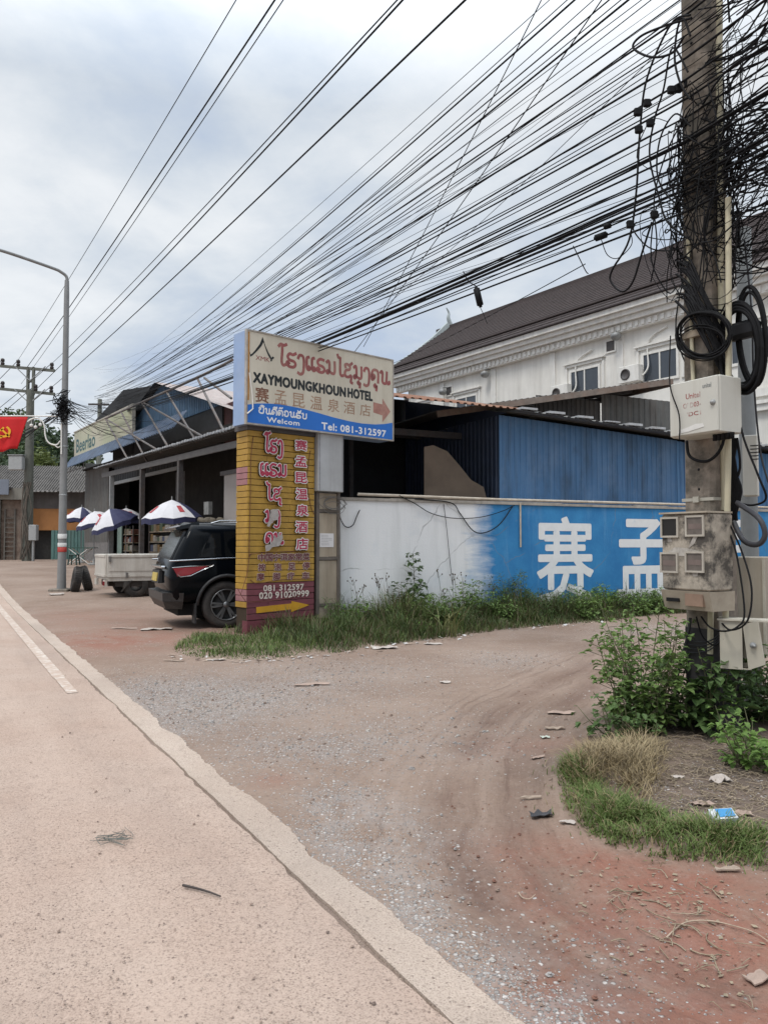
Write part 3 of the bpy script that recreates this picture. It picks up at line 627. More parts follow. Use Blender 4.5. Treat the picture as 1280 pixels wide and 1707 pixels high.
for (u, v), s_ in zip(((1026, 556), (808, 620), (738, 650)), ('grey floodlight under the hotel cornice above the square vent', 'grey floodlight under the hotel cornice over the blank wall bay', 'small grey floodlight under the cornice near the far hotel corner')):
    x, z = h_xz(u, v, DH - .3); l_ = thing('floodlight', s_, 'floodlight', B2 @ Vector((x, DH, z)))
    b = MB(B2); b.lathe([(0.0, 0), (.13, 0.01), (.2, .1), (.16, .2), (0, .24)], (x, DH - .3, z), (0.2, -0.3, -1), 10); b.build('lamp_head', MGreySteel, l_)
    b = MB(B2); b.tube([(x, DH - .002, z + .15), (x, DH - .3, z + .1)], .025); b.build('bracket', MGreySteel, l_)

# ------------------------------------------------------------------ boundary wall
WD = (0.9005, 0.435); WO = at(568, 1000, 14.0); BW = basis(WD, (WO.x, WO.y, 0))
def wall_mat():
    t = NT('painted_wall'); g = t.n('ShaderNodeSeparateXYZ'); mp = t.n('ShaderNodeMapping')
    mp.vector_type = 'POINT'; mp.inputs['Rotation'].default_value = (0, 0, -atan2(WD[1], WD[0])); t.l(t.tc.outputs['Object'], mp.inputs[0]); t.l(mp.outputs[0], g.inputs[0])
    def ns(scale, st, d=5, r=0.65):
        n = t.n('ShaderNodeTexNoise'); n.inputs['Scale'].default_value = scale; n.inputs['Detail'].default_value = d; n.inputs['Roughness'].default_value = r
        m2 = t.n('ShaderNodeMapping'); m2.inputs['Scale'].default_value = st; t.l(mp.outputs[0], m2.inputs[0]); t.l(m2.outputs[0], n.inputs['Vector']); return n.outputs['Fac']
    brush = ns(3.0, (0.45, 1, 3.2)); blot = ns(1.6, (1, 1, 1)); vs_ = ns(5.0, (1.0, 1, 0.10)); fine = ns(30, (1, 1, 1))
    e = t.math('ADD', g.outputs[0], t.math('ADD', t.math('MULTIPLY', t.math('SUBTRACT', brush, 0.5), 0.95), t.math('MULTIPLY', t.math('SUBTRACT', blot, 0.5), 0.7)))
    f = t.rng(e, WB - 0.30, WB + 0.36)
    white = t.mix(t.math('MULTIPLY', t.rng(vs_, 0.50, 0.78), 0.40), (0.70, 0.705, 0.71), (0.42, 0.43, 0.42))
    white = t.mix(t.math('MULTIPLY', t.rng(blot, 0.56, 0.72), 0.4), white, (0.50, 0.55, 0.60))
    blue = t.mix(t.rng(blot, 0.3, 0.7), (0.014, 0.145, 0.36), (0.035, 0.225, 0.47))
    blue = t.mix(t.math('MULTIPLY', t.rng(vs_, 0.55, 0.8), 0.30), blue, (0.24, 0.43, 0.60))
    vr = t.n('ShaderNodeTexVoronoi'); vr.feature = 'DISTANCE_TO_EDGE'; vr.inputs['Scale'].default_value = 0.75; m3 = t.n('ShaderNodeMix'); m3.data_type = 'VECTOR'; m3.inputs[0].default_value = .16; nz_ = t.n('ShaderNodeTexNoise'); nz_.inputs['Scale'].default_value = 3.0; t.l(mp.outputs[0], nz_.inputs['Vector']); t.l(mp.outputs[0], m3.inputs[4]); t.l(nz_.outputs['Color'], m3.inputs[5]); t.l(m3.outputs[1], vr.inputs['Vector']); crack = t.math('MULTIPLY', t.rng(vr.outputs['Distance'], 0.007, 0.002), t.rng(blot, .42, .56))
    chip = t.rng(fine, 0.70, 0.76)
    c = t.mix(f, white, blue); c = t.mix(t.math('MULTIPLY', chip, 0.5), c, (0.45, 0.45, 0.44))
    c = t.mix(t.math('MULTIPLY', crack, .55), c, (.16, .16, .16))
    low = t.math('MULTIPLY', t.rng(t.math('ADD', g.outputs[2], t.math('MULTIPLY', blot, 0.9)), 1.1, 0.55), 0.55)
    c = t.mix(low, c, (0.20, 0.19, 0.16))
    t.col(c); t.rough(0.8); t.bump(t.math('ADD', fine, brush), 0.25, 0.01); return t.m
WB = 2.95 - 12.5 + 0.0
HW = 2.26
b = MB(BW); b.bx(0.0, 25.0, 0, 0.14, -0.15, HW); 
wl = b.build('boundary_wall', wall_mat(), None, BW @ Vector((12.5, 0.07, -0.15)))
tag(wl, 'low masonry wall painted white then blue with big white characters', 'wall')
b = MB(BW)
x = 0.0; rr = random.Random(3)
while x < 25: b.bx(x, x + 1.0, -0.03, 0.17, HW + 0.001, HW + 0.05 + rr.random() * 0.02); x += 1.003
b.build('coping', mat('dirty_coping', (0.36, 0.33, 0.29), 0.9, var=0.25, scale=6, col2=(0.15, 0.13, 0.11), amt=0.6), wl)
MPaintW = mat('white_wall_paint', (0.70, 0.71, 0.71), 0.8, var=0.06, scale=6, col2=(0.30, 0.45, 0.58), amt=0.35, thr=(0.58, 0.72))
z_t = lambda u, v: onp(u, v, BW)
xa, zt = z_t(895, 862); xb, zb = z_t(988, 1000)
b = MB(BW); put_text(b, '赛', xa, xb, zb, zt, -0.004, 0.014); b.build('painted_character', MPaintW, wl)
xa2, zt2 = z_t(1028, 866); xw = xb - xa; _, zb2 = z_t(1028, 995)
b = MB(BW); put_text(b, '孟', xa2, xa2 + xw, zb2, zt2, -0.004, 0.014); b.build('painted_character', MPaintW, wl)
b = MB(BW); put_text(b, '昆', xa2 + xw * 1.95, xa2 + xw * 2.95, zb2, zt2 + 0.02, -0.004, 0.014); b.build('painted_character', MPaintW, wl)
tag((lambda o: o)(MB(BW).tube([(0.35, 0.03, HW + 0.12), (3.5, 0.02, HW + 0.10), (8, 0.03, HW + 0.115), (15, 0.02, HW + .1), (24, 0.03, HW + 0.11)], 0.028, 8).build('water_pipe', MPipe)), 'thin cream water pipe lying along the wall top', 'pipe')
xp, zp = z_t(866, 912); tag(MB(BW).tube([(xp, -.03, HW + .04), (xp, -.03, zp)], .018, 8).build('drain_pipe', MPipe), 'short cream pipe hanging down the blue part of the wall', 'pipe')
def wcable(px, r, lab, name='cable'):
    pts = [(*[q for q in (z_t(u, v)[0],)], -0.03 - 0.02 * (i % 2), z_t(u, v)[1]) for i, (u, v) in enumerate(px)]
    tag(MB(BW).tube(spline(pts, 6), r, 5).build(name, MBlack), lab, 'cable')
wcable([(664, 826), (690, 840), (718, 856), (755, 864), (800, 862), (835, 852), (856, 842)], .008, 'thin black cable sagging in a long curve over the white wall')
wcable([(690, 832), (748, 838), (765, 856), (785, 884), (806, 888), (830, 874), (852, 845)], .011, 'thicker grey cable looped low where white paint meets blue')
wcable([(738, 840), (742, 880), (748, 930), (752, 975)], .006, 'thin wire hanging straight down the white wall')
wcable([(562, 836), (565, 862), (575, 878), (586, 876), (594, 860), (598, 850)], .009, 'short black cable hooked at the end of the white wall')

# ------------------------------------------------------------------ blue shed behind the wall
SO = at(832, 800, 16.8); BS = basis(WD, (SO.x, SO.y, 0))
s_xz = lambda u, v, y=0.0: onp(u, v, BS, y)
shed = thing('blue_shed', 'blue corrugated tin shed with rusty roof edge standing behind the painted wall', 'shed', (SO.x, SO.y, 0))
ZT = s_xz(832, 692)[1]
xq_, zq_ = s_xz(1143, 737); SL_ = (zq_ - ZT) / xq_
WLEN = 14.0
b = MB(BS); b.corrug((0, 0, 0), (5.3, 0, 5.3 * SL_), (0, 0, ZT), 34, -0.022, (0, 1, 0)); b.build('wall_sheet', MBlueTin, shed)
b = MB(BS); b.corrug((5.26, -0.035, 5.26 * SL_), (WLEN - 5.26, 0, (WLEN - 5.26) * SL_), (0, 0, ZT - .02), 56, -0.022, (0, 1, 0)); b.build('wall_sheet', m_tin('brighter_blue_tin', (0.076, 0.195, 0.37), (0.048, 0.092, 0.165), (0.15, 0.265, 0.42)), shed)
b = MB(BS); b.corrug((0, 0, 0), (-0.02, 4.4, 0), (0, 0, ZT + .0), 26, -0.022, (1, 0, 0)); b.prism([(-.03, -.3, ZT + .002), (-.03, 4.4, ZT + .002), (-.03, 4.4, ZT + 1.05)], (.02, 0, 0)); b.build('side_sheet', MShadeTin, shed)
b = MB(BS); b.bx(-4.0, .1, 4.5, 4.56, 0, ZT + 1.1); b.bx(.101, WLEN, 4.5, 4.56, 0, ZT - .5); b.bx(-4.06, -4.0, 0.3, 4.5, 0, ZT + .3); b.build('back_sheet', MDarkTin, shed)  # near-black sheets close off the open bay so it reads as deep shade
for x in (-2.05, -3.6):
    b = MB(BS); b.bx(x, x + .1, 3.5, 3.6, 0, ZT + .6); b.build('post', MSteelD, shed)
b = MB(BS); b.bx(-3.99, 0, 1.5, 1.6, ZT - .35, ZT - .2); b.bx(-3.99, 0, 3.5, 3.6, ZT - .1, ZT + .05); b.build('roof_beam', MSteelD, shed)
b = MB(BS)          # curled brown sheet leaning in the opening
pts = [(-1.0, 0)]
prof = [s_xz(u, v, .12) for u, v in ((707, 745), (722, 742), (745, 752), (765, 775), (785, 800), (806, 812), (812, 835))]
poly = [(prof[0][0], 0.0)] + prof + [(prof[-1][0], 0.0)]
b.plate(poly, .12, 0.02); b.build('tarpaulin', MTarp, shed)
b = MB(BS); rr = random.Random(5); tn = 0.09
y0r = -0.55; x = -5.2
def zr(y): return ZT + 0.02 + (y - y0r) * tn
b.corrug((0.15, y0r, ZT + .04), (WLEN - .1, 0, (WLEN - .1) * SL_), (0, 5.4, 5.4 * tn), 70, 0.03, (0, 0, 1)); b.build('roof_sheet', MGreyTin2, shed)
b = MB(BS); b.corrug((-4.1, y0r + .1, ZT + .10), (4.6, 0, -.03), (0, 5.2, 5.2 * 0.235), 26, 0.03, (0, 0, 1)); b.build('roof_sheet', MRust, shed)
b = MB(BS); x = 0.2
while x < WLEN:
    b.bx(x, x + .42, y0r - .02, y0r + .25, ZT + .075 + x * SL_, ZT + .10 + x * SL_ + rr.random() * .03); x += .42 + .14 + rr.random() * .25
b.build('roof_edge_cap', MEdge, shed)

# ------------------------------------------------------------------ taller grey tin shed behind it
GO = at(1118, 700, 20.5); BG = basis(WD, (GO.x, GO.y, 0)); g_xz = lambda u, v, y=0.0: onp(u, v, BG, y)
gs = thing('grey_shed', 'taller grey tin shed with long thin roof rising behind the blue shed', 'shed', (GO.x, GO.y, 0))
xl, zl = g_xz(894, 690, 0); xr, zr_ = g_xz(1118, 650, 0)
b = MB(BG); b.corrug((g_xz(893, 700)[0], 0, 0), (g_xz(1000, 700)[0] - g_xz(893, 700)[0], 0, 0), (0, 0, g_xz(946, 664)[1]), 14, -.02, (0, 1, 0)); b.build('wall_sheet', mat('sooty_tin', (0.065, 0.060, 0.056), 0.7, var=0.3, scale=3, col2=(.145, .115, .095), amt=.55, streak=True), gs)
b = MB(BG); b.corrug((g_xz(1000, 700)[0], -.05, 0), (4.2, 0, 0), (0, 0, g_xz(1060, 664)[1]), 22, -.02, (0, 1, 0)); b.build('wall_sheet', MGreyTin, gs)
b = MB(BG); b.bx(g_xz(810, 700)[0], g_xz(893, 700)[0], 0.4, .45, 0, g_xz(850, 690)[1]); b.build('wall_sheet', MDarkTin, gs)
A = at(1120, 632, 19.2); Bq = at(728, 686, 16.9); dA = (Bq - A)
back = Vector((-WD[1], WD[0], 0)).normalized() * 5
b = MB(); th = Vector((0, 0, .05))
b.corrug(A, dA, back + Vector((0, 0, .02)), 40, .03, (0, 0, 1)); b.build('roof_sheet', MGreyTin, gs)
b = MB(); b.bar(A + Vector((0, 0, -.06)), Bq + Vector((0, 0, -.06)), .05, .14); b.bar(A + Vector((0, 0, -.10)), A + back + Vector((0, 0, -.08)), .06, .16); b.build('roof_trim', mat('brownish_roof_trim', (.19, .155, .13), .7, var=.3, col2=(.2, .1, .06), amt=.4), gs)
for k in (0.25, 0.5, 0.75):
    b = MB(); q = A + back * k + Vector((0, 0, -.07)); b.bar(q + dA * 0.02, q + dA * .25, .05, .08); b.build('rafter', MSteelD, gs)
# ------------------------------------------------------------------ hotel sign: brick pillar, second column, light box
PO = at(412, 1000, 12.5); BP = basis((0.752, 0.659), (PO.x, PO.y, 0)); p_xz = lambda u, v, y=0.0: onp(u, v, BP, y)
PW, PD = 1.33, 0.36
def Z2(x, y):       # enlarged-crop reading -> pillar face
    return p_xz(380 + x * .205, 700 + y * .205)
MYel = mat('mustard_brick', (0.40, 0.238, 0.040), 0.6, var=0.18, scale=5, col2=(0.24, 0.13, 0.03), amt=0.5, bump=.15)
MMar = mat('maroon_brick', (0.165, 0.045, 0.058), 0.65, var=0.2, scale=5, col2=(0.10, 0.035, 0.04), amt=0.5)
MPink = mat('faded_maroon_brick', (0.30, 0.14, 0.15), 0.7, var=0.2, scale=5, col2=(0.36, 0.22, 0.12), amt=0.3)
MJoint = mat('brick_joint', (0.045, 0.03, 0.018), 0.9)
pil = thing('sign_pillar', 'mustard and maroon brick pillar with raised red lettering and yellow arrow', 'pillar', BP @ Vector((PW / 2, PD / 2, 0)))
ztop = p_xz(412, 716)[1]; zmar = Z2(170, 1300)[1]
b = MB(BP); b.bx(0.012, PW - .012, 0.012, PD - .012, -0.1, ztop - .01); b.build('core', MJoint, pil)
bk = MB(BP); rr = random.Random(11); n = 31; z0 = 0.22; hrow = (ztop - z0) / n; rows = 0
bk.bx(0.0, PW, -0.004, .4 * PD, -0.08, z0 - .008, 1)
for k in range(n):
    za = z0 + k * hrow + .005; zb_ = z0 + (k + 1) * hrow - .005
    mi = 1 if zb_ < zmar + .02 else 0
    d = rr.uniform(-.003, .003); x = 0.0; cuts = [0.0] + sorted([rr.uniform(.3, .5), rr.uniform(.8, 1.05)]) + [PW]
    for a, c in zip(cuts, cuts[1:]):
        bk.bx(a + (0.0015 if a > 0 else 0), c - (0.0015 if c < PW else 0), -.004 + d, .0118, za, zb_, mi, b=.003)
    if zb_ > 0.42:
        ms = 2 if (k in (22, 23, 24) or 0.55 < zb_ < .74) else 0
        bk.bx(-.004 + d, .0118, .013, PD, za, zb_, ms, b=.003)
        bk.bx(PW - .0118, PW + .004, .013, PD, za, zb_, mi, b=.003)
bk.build('brick_facing', [MYel, MMar, MPink], pil)
MLW = mat('letter_white_edge', (0.66, 0.63, 0.62), 0.5, var=.08, scale=8); MLR = mat('letter_crimson', (0.36, 0.022, 0.062), 0.45, var=.15, scale=9); MLS = mat('letter_side', (0.03, 0.02, 0.02), .6)
def pl_lao(name, seq, cx, zx0, zx1, zy, hz):
    x0, z0_ = Z2(zx0, zy); x1, _ = Z2(zx1, zy); h = Z2(cx, zy - hz)[1] - z0_
    o = MB(BP); put_lao(o, seq, x0, x1, z0_, h, -.055, .33, 0, .004); o.build('letter_backing', MLW, pil)
    o = MB(BP); put_lao(o, seq, x0, x1, z0_, h, -.012, .30, 0, .042); o.build('letter_side', MLS, pil)
    o = MB(BP); put_lao(o, seq, x0, x1, z0_, h, -.062, .19, 0, .002); return o.build('raised_word', MLR, pil)
pl_lao('ho', ['o', 'h', 'ng'], 345, 285, 425, 258, 92)
pl_lao('aem', ['ae', 'r', 'm'], 350, 248, 458, 448, 86)
pl_lao('sai', ['ai', 's'], 350, 300, 415, 648, 84)
pl_lao('mu', ['m', 'ng'], 345, 292, 402, 830, 90)
pl_lao('khun', ['kh', 'n'], 350, 290, 425, 1010, 88)
MTorn = mat('torn_grey_film', (0.36, 0.33, 0.31), .8, var=.25, scale=14)
for poly in ([(335, 730), (385, 725), (398, 780), (380, 815), (345, 820), (318, 870), (300, 865), (322, 800)], [(420, 915), (428, 960), (400, 1025), (340, 1035), (318, 1062), (290, 1070), (285, 1020), (330, 1010), (360, 960), (400, 950)]):
    o = MB(BP); o.plate([Z2(*q) for q in poly], -.074, .006); o.build('torn_patch', MTorn, pil)
for ch, (cx, cy) in zip('赛孟昆温泉酒店', ((582, 208), (580, 340), (583, 470), (587, 603), (592, 735), (585, 870), (590, 1008))):
    x0, z1_ = Z2(cx - 46, cy - 44); x1, z0_ = Z2(cx + 46, cy + 44)
    o = MB(BP); put_outline(o, ch, x0, x1, z0_, z1_, -.046, .020, 0, .003); put_outline(o, ch, x0, x1, z0_, z1_, -.012, .016, 1, .032, n=5); o.build('letter_backing', [MLW, MLS], pil)
    o = MB(BP); put_text(o, ch, x0, x1, z0_, z1_, -.0515, 0.02, th=.002); o.build('raised_character', MLR, pil)
MLB = mat('letter_maroon_flat', (0.13, 0.028, 0.035), .6, var=.2); MLC = mat('letter_tan_edge', (0.42, 0.33, 0.29), .6, var=.2)
def small(ch, cx, cy, s=27):
    x0, z1_ = Z2(cx - s, cy - s); x1, z0_ = Z2(cx + s, cy + s)
    o = MB(BP); put_outline(o, ch, x0, x1, z0_, z1_, -.010, .011, 0, .006, n=8); o.build('letter_backing', MLC, pil)
    o = MB(BP); put_text(o, ch, x0, x1, z0_, z1_, -.0185, 0.02, th=.001); o.build('small_character', MLB, pil)
for i, ch in enumerate('中国宁洱家常菜'): small(ch, 272 + i * 60, 1118 - i * 1)
for ch, q in zip('按泡足停摩脚疗车', ((272, 1198), (402, 1195), (516, 1190), (632, 1185), (262, 1275), (392, 1272), (508, 1268), (630, 1264))): small(ch, *q)
MCream = mat('cream_letter', (0.58, 0.52, 0.46), .6, var=.12)
def num(body, xa, xb, yb, yt):
    x0, z0_ = Z2(xa, yb); x1, z1_ = Z2(xb, yt)
    o = MB(BP); put_text(o, body, x0, x1, z0_, z0_ + (Z2(xa, yt)[1] - z0_), -.0085, 0.026, th=.002, space=1.05); o.build('painted_number', MCream, pil)
num('081 312597', 288, 614, 1394, 1346); num('020 91020999', 254, 655, 1456, 1404)
o = MB(BP); o.plate([Z2(*q) for q in ((228, 1522), (515, 1492), (515, 1472), (662, 1504), (512, 1562), (512, 1540), (230, 1572))], -.011, .004); o.build('arrow', mat('arrow_yellow', (0.50, 0.26, 0.015), .6, var=.12), pil)
o = MB(BP)          # loose wires stapled to the pillar
MWire = mat('reddish_wire', (0.13, 0.045, 0.03), .6)
for px in ([(205, 130), (185, 300), (178, 700), (170, 1080), (185, 1090), (300, 1080), (640, 1062)], [(100, 1420), (150, 1260), (170, 1120), (190, 1085)], [(75, 1370), (130, 1460), (180, 1480), (420, 1460), (600, 1420)], [(665, 250), (640, 480), (665, 680), (700, 770)], [(180, 1300), (240, 1330), (420, 1300), (690, 1290)]):
    o.tube(spline([(Z2(*q)[0], -.016, Z2(*q)[1]) for q in px], 5), .005, 5)
o.build('loose_wire', MWire, pil)
o = MB(BP); o.bx(-.03, PW + .02, -.02, PD + .02, ztop + .001, ztop + .09); o.build('capping', MSteelD, pil)

# second column: steel frame with boarded panels below and a sheet-metal box above
colm = thing('sign_column', 'steel framed column boarded with stained beige panels beside the brick pillar', 'column', BP @ Vector((1.72, .2, 0)))
MBoard = mat('stained_beige_board', (0.36, 0.305, 0.235), .85, var=.15, scale=3, col2=(.17, .125, .085), amt=.6, streak=True)
MFrameD = mat('brown_grey_angle', (0.125, 0.105, 0.09), .7, var=.3, scale=6)
xa = p_xz(527, 900)[0]; xb_ = p_xz(567, 900)[0]; zt_ = p_xz(540, 820)[1]
b = MB(BP)
for x in (xa + .01, xb_ - .06): b.bx(x, x + .06, .0, .06, -.1, ztop + .06)
for v in (852, 931, 1008): 
    z = p_xz(545, v)[1]; b.bx(xa + .07, xb_ - .06, .002, .05, z - .025, z + .025)
b.build('frame', MFrameD, colm)
b = MB(BP)
zs = [p_xz(545, v)[1] for v in (1030, 1010, 1006, 934, 928, 855, 849, 822)]
for a, c in ((0, 1), (2, 3), (4, 5), (6, 7)): b.bx(xa + .071, xb_ - .061, .02, .03, zs[a], zs[c] - .003)
b.build('panel', MBoard, colm)
x0, z1_ = p_xz(534, 889); x1, z0_ = p_xz(557, 912); b = MB(BP); b.bx(x0, x1, .014, .019, z0_, z1_); nt_ = b.build('paper_notice', mat('paper', (.62, .60, .60), .8, var=.05), colm)
b = MB(BP); rr = random.Random(2)
for k in range(7):
    z = z1_ - .03 - k * .028; b.bx(x0 + .03, x1 - .03 - rr.random() * .1, .0125, .0135, z - .006, z)
b.build('notice_print', mat('grey_print', (.3, .29, .29), .8), nt_)
bx_ = thing('sheet_metal_box', 'grey sheet metal box fixed under the hotel sign beside the brick pillar', 'box', BP @ Vector((1.75, .1, 2.3)))
x0, z1_ = p_xz(531, 722, -.10); x1, z0_ = p_xz(573, 821, -.10)
b = MB(BP); b.bx(x0, x1, -.10, .30, z0_, z1_ + .05, b=.012); b.build('casing', mat('dented_grey_sheet', (.40, .41, .42), .5, metal=.2, var=.12, scale=3, col2=(.24, .23, .22), amt=.45, streak=True), bx_)
b = MB(BP)
for x in (x0 + .015, x1 - .035): b.bx(x, x + .02, -.106, -.099, z0_ + .03, z1_ + .02)
for k in range(9): b.bx(x0 + .02, x0 + .035, -.112, -.106, z0_ + .1 + k * .1, z0_ + .115 + k * .1); b.bx(x1 - .032, x1 - .017, -.112, -.106, z0_ + .1 + k * .1, z0_ + .115 + k * .1)
b.build('seam', mat('seam_grey', (.25, .25, .26), .6), bx_)
b = MB(BP); rr = random.Random(6)
for k in range(5):
    cx, cz = xa + .2 + rr.random() * .25, p_xz(545, 842)[1] + rr.uniform(-.1, .08); b.tube(spline([(cx + .22 * cos(a / 7 * 2 * pi) * (1 + .2 * rr.random()), -.03 - .004 * k, cz + .11 * sin(a / 7 * 2 * pi)) for a in range(8)], 4), .005, 5)
tag(b.build('wire_coil', mat('grey_wire', (.16, .15, .14), .6)), 'loose grey wire coiled on the beige column below the metal box', 'wire')

# light box
SL, SD = 3.17, 0.42
sgx0, sgz0 = p_xz(411, 705.6, -.16); sgx1, _ = p_xz(655, 737, -.16); sgz1 = p_xz(411, 549, -.16)[1]
SH = sgz1 - sgz0; SLn = sgx1 - sgx0; yF = -.16
sign = thing('hotel_sign', 'large cream and blue hotel light box sign with Lao, English and Chinese lettering', 'sign', BP @ Vector((sgx0 + SLn / 2, .1, sgz0)))
MCreamP = mat('aged_cream_panel', (0.56, 0.52, 0.43), .55, var=.10, scale=1.6, col2=(.40, .355, .27), amt=.5, streak=True, spec=.35)
MBlueP = mat('sign_blue', (0.012, 0.135, 0.50), .45, var=.06, scale=3)
MSide = mat('pale_blue_side', (0.26, 0.36, 0.55), .5, var=.1, scale=3, col2=(.4, .42, .45), amt=.3)
b = MB(BP); b.bx(sgx0, sgx0 + SLn, yF + .012, yF + .42, sgz0, sgz0 + SH); b.build('cabinet', MSide, sign)
b = MB(BP); b.bx(sgx0 + .012, sgx0 + SLn - .012, yF, yF + .0115, sgz0 + .012, sgz0 + SH - .012); face = b.build('face_panel', MCreamP, sign)
b = MB(BP)
for (a, c, d, e) in ((sgx0 - .012, sgx0 + .011, sgz0 - .01, sgz0 + SH + .01), (sgx0 + SLn - .011, sgx0 + SLn + .012, sgz0 - .01, sgz0 + SH + .01)): b.bx(a, c, yF - .012, yF + .05, d, e)
for (d, e) in ((sgz0 - .01, sgz0 + .011), (sgz0 + SH - .011, sgz0 + SH + .012)): b.bx(sgx0 + .0115, sgx0 + SLn - .0115, yF - .012, yF + .05, d, e)
b.build('frame', mat('sign_frame', (.36, .34, .31), .6, var=.3, scale=10, col2=(.2, .13, .08), amt=.5), sign)
P_ = lambda t, h: (sgx0 + t * SLn, sgz0 + h * SH)
b = MB(BP); top = [(0.006, .20), (.06, .225), (.13, .243), (.2, .250), (.28, .246), (.36, .236), (.45, .215), (.55, .19), (.66, .17), (.76, .162), (.86, .172), (.93, .192), (.994, .222)]
b.plate([P_(.006, .012)] + [P_(*q) for q in top][::1] + [P_(.994, .012)], yF - .003, .0025); b.build('blue_band', MBlueP, sign)
b = MB(BP); b.bx(sgx0 + .013, sgx0 + .045, yF - .006, yF - .001, sgz0 + .25 * SH, sgz0 + SH * .98); b.build('peeled_edge', mat('orange_edge', (.45, .22, .06), .7, var=.3, scale=12), sign)
b = MB(BP); b.tube([(*[P_(.012, .54)[0]], yF - .02, P_(.012, .54)[1]), (P_(.03, .3)[0], yF - .02, P_(.03, .3)[1]), (P_(.034, .16)[0], yF - .02, P_(.034, .16)[1]), (P_(.0, .10)[0], yF - .02, P_(.0, .10)[1])], .012, 5); b.build('loose_trim', MTrim, sign)
MMarF = mat('faded_maroon', (0.28, 0.088, 0.085), .6, var=.25, scale=6, col2=(.44, .28, .22), amt=.45, thr=(.5, .7))
MBlk = mat('black_letter', (0.014, 0.018, 0.020), .5); MBrn = mat('faded_brown_letter', (0.31, 0.19, 0.125), .6, var=.2, scale=8, col2=(.5, .42, .33), amt=.6, thr=(.5, .7)); MLWh = mat('white_letter', (.72, .73, .74), .5, var=.03)
yl = yF - .0012
b = MB(BP)          # roof emblem
for s_ in ([(0.014, .775), (.022, .742), (.03, .752), (.05, .80), (.075, .87), (.0925, .955), (.098, .90), (.085, .85), (.06, .79), (.034, .735), (.02, .715)], [(.0925, .955), (.11, .865), (.128, .80), (.148, .745), (.153, .765), (.165, .755), (.158, .735), (.153, .735), (.150, .71), (.140, .705), (.142, .727), (.128, .76), (.115, .81), (.098, .90)]):
    b.plate([P_(*q) for q in s_], yl - .0008, .0008)
b.build('emblem', MBlk, sign)
b = MB(BP); x0, z0_ = P_(.052, .695); x1, z1_ = P_(.136, .742); put_text(b, 'XMK', x0, x1, z0_, z1_, yl, .012); b.build('emblem_word', MMarF, sign)
b = MB(BP); x0, z0_ = P_(.192, .688); x1, _ = P_(.965, .69); put_lao(b, ['o', 'h', 'ng', 'ae', 'r', 'm', 'ai', 's', 'm', 'u', 'ng', 'kh', 'u', 'n'], x0, x1, z0_, .148 * SH, yl, .235); b.build('painted_word', MMarF, sign)
b = MB(BP); x0, z0_ = P_(.040, .452); x1, z1_ = P_(.640, .560); put_text(b, 'XAYMOUNGKHOUN', x0, x1, z0_, z1_, yl, .055, cap=.73, space=1.09); b.build('painted_word', MBlk, sign)
b = MB(BP); x0, z0_ = P_(.658, .455); x1, z1_ = P_(.838, .563); put_text(b, 'HOTEL', x0, x1, z0_, z1_, yl, .055, cap=.73, space=1.09); b.build('painted_word', MBlk, sign)
for i, ch in enumerate('赛孟昆温泉酒店'):
    c_ = (.092, .206, .322, .437, .556, .668, .786)[i]; x0, z0_ = P_(c_ - .040, .245 + .002 * i); x1, z1_ = P_(c_ + .040, .405 - .001 * i)
    b = MB(BP); put_text(b, ch, x0, x1, z0_, z1_, yl, .006 if i else .02); b.build('painted_character', mat('brown_character', (.20, .095, .06), .6, var=.3, scale=9) if i == 0 else MBrn, sign)
b = MB(BP); b.plate([P_(.846, .315), P_(.916, .295), P_(.916, .21), P_(.979, .355), P_(.916, .505), P_(.916, .43), P_(.846, .44)], yl - .0008, .0008); b.build('arrow', mat('faded_arrow', (.36, .175, .14), .6, var=.25, scale=8, col2=(.46, .3, .24), amt=.5), sign)
yl2 = yF - .0042
b = MB(BP); x0, z0_ = P_(.072, .128); x1, _ = P_(.372, .13); put_lao(b, ['ny', 'i', 'n', 'd', 'ii', 't', 'th', 'oo', 'n', 'h', 'a', 'b'], x0, x1, z0_, .058 * SH, yl2, .26); b.build('small_word', MLWh, sign)
b = MB(BP); x0, z0_ = P_(.122, .043); x1, z1_ = P_(.325, .098); put_text(b, 'Welcom', x0, x1, z0_, z1_, yl2, .03, cap=.73, space=1.06); b.build('small_word', MLWh, sign)
b = MB(BP); x0, z0_ = P_(.474, .036); x1, z1_ = P_(.942, .118); put_text(b, 'Tel: 081-312597', x0, x1, z0_, z1_, yl2, .03, cap=.73, space=1.06); b.build('phone_number', MLWh, sign)

# ------------------------------------------------------------------ black SUV parked behind the pillar
MPaint = mat('black_car_paint', (0.002, 0.003, 0.0045), .12, var=.1, spec=.13); MCarGlass = mat('tinted_car_glass', (0.006, 0.007, 0.008), .08, spec=.4)
MChrome = mat('chrome', (.55, .56, .57), .18, metal=1.0, var=.05); MTail = mat('red_tail_lamp', (.24, .012, .018), .15, var=.15, spec=.6)
MPlas = mat('grey_plastic', (.022, .022, .023), .55, var=.15); MTyre = mat('dusty_tyre', (.035, .032, .030), .85, var=.25, scale=12, col2=(.11, .09, .075), amt=.5); MRim = mat('dark_alloy', (.20, .205, .21), .35, metal=.7, var=.15)
MBarS = mat('scuffed_bumper', (.028, .028, .028), .45, metal=.0, var=.25, scale=9)
cw = gp(374, 1046); fw = Vector((cos(radians(25)), sin(radians(25)), 0)); lf = Vector((-fw.y, fw.x, 0))
co = cw + lf * 0.80; BC = basis((fw.x, fw.y), (co.x, co.y, cw.z)) @ Matrix.Scale(1.05, 4)
suv = thing('parked_suv', 'shiny black SUV parked nose in behind the brick sign pillar, tail to the road', 'car', co)
body = MB(BC)
def ring(xs_, ws, zs_):       # half profile bottom -> roof centre
    return list(zip(xs_, ws, zs_))
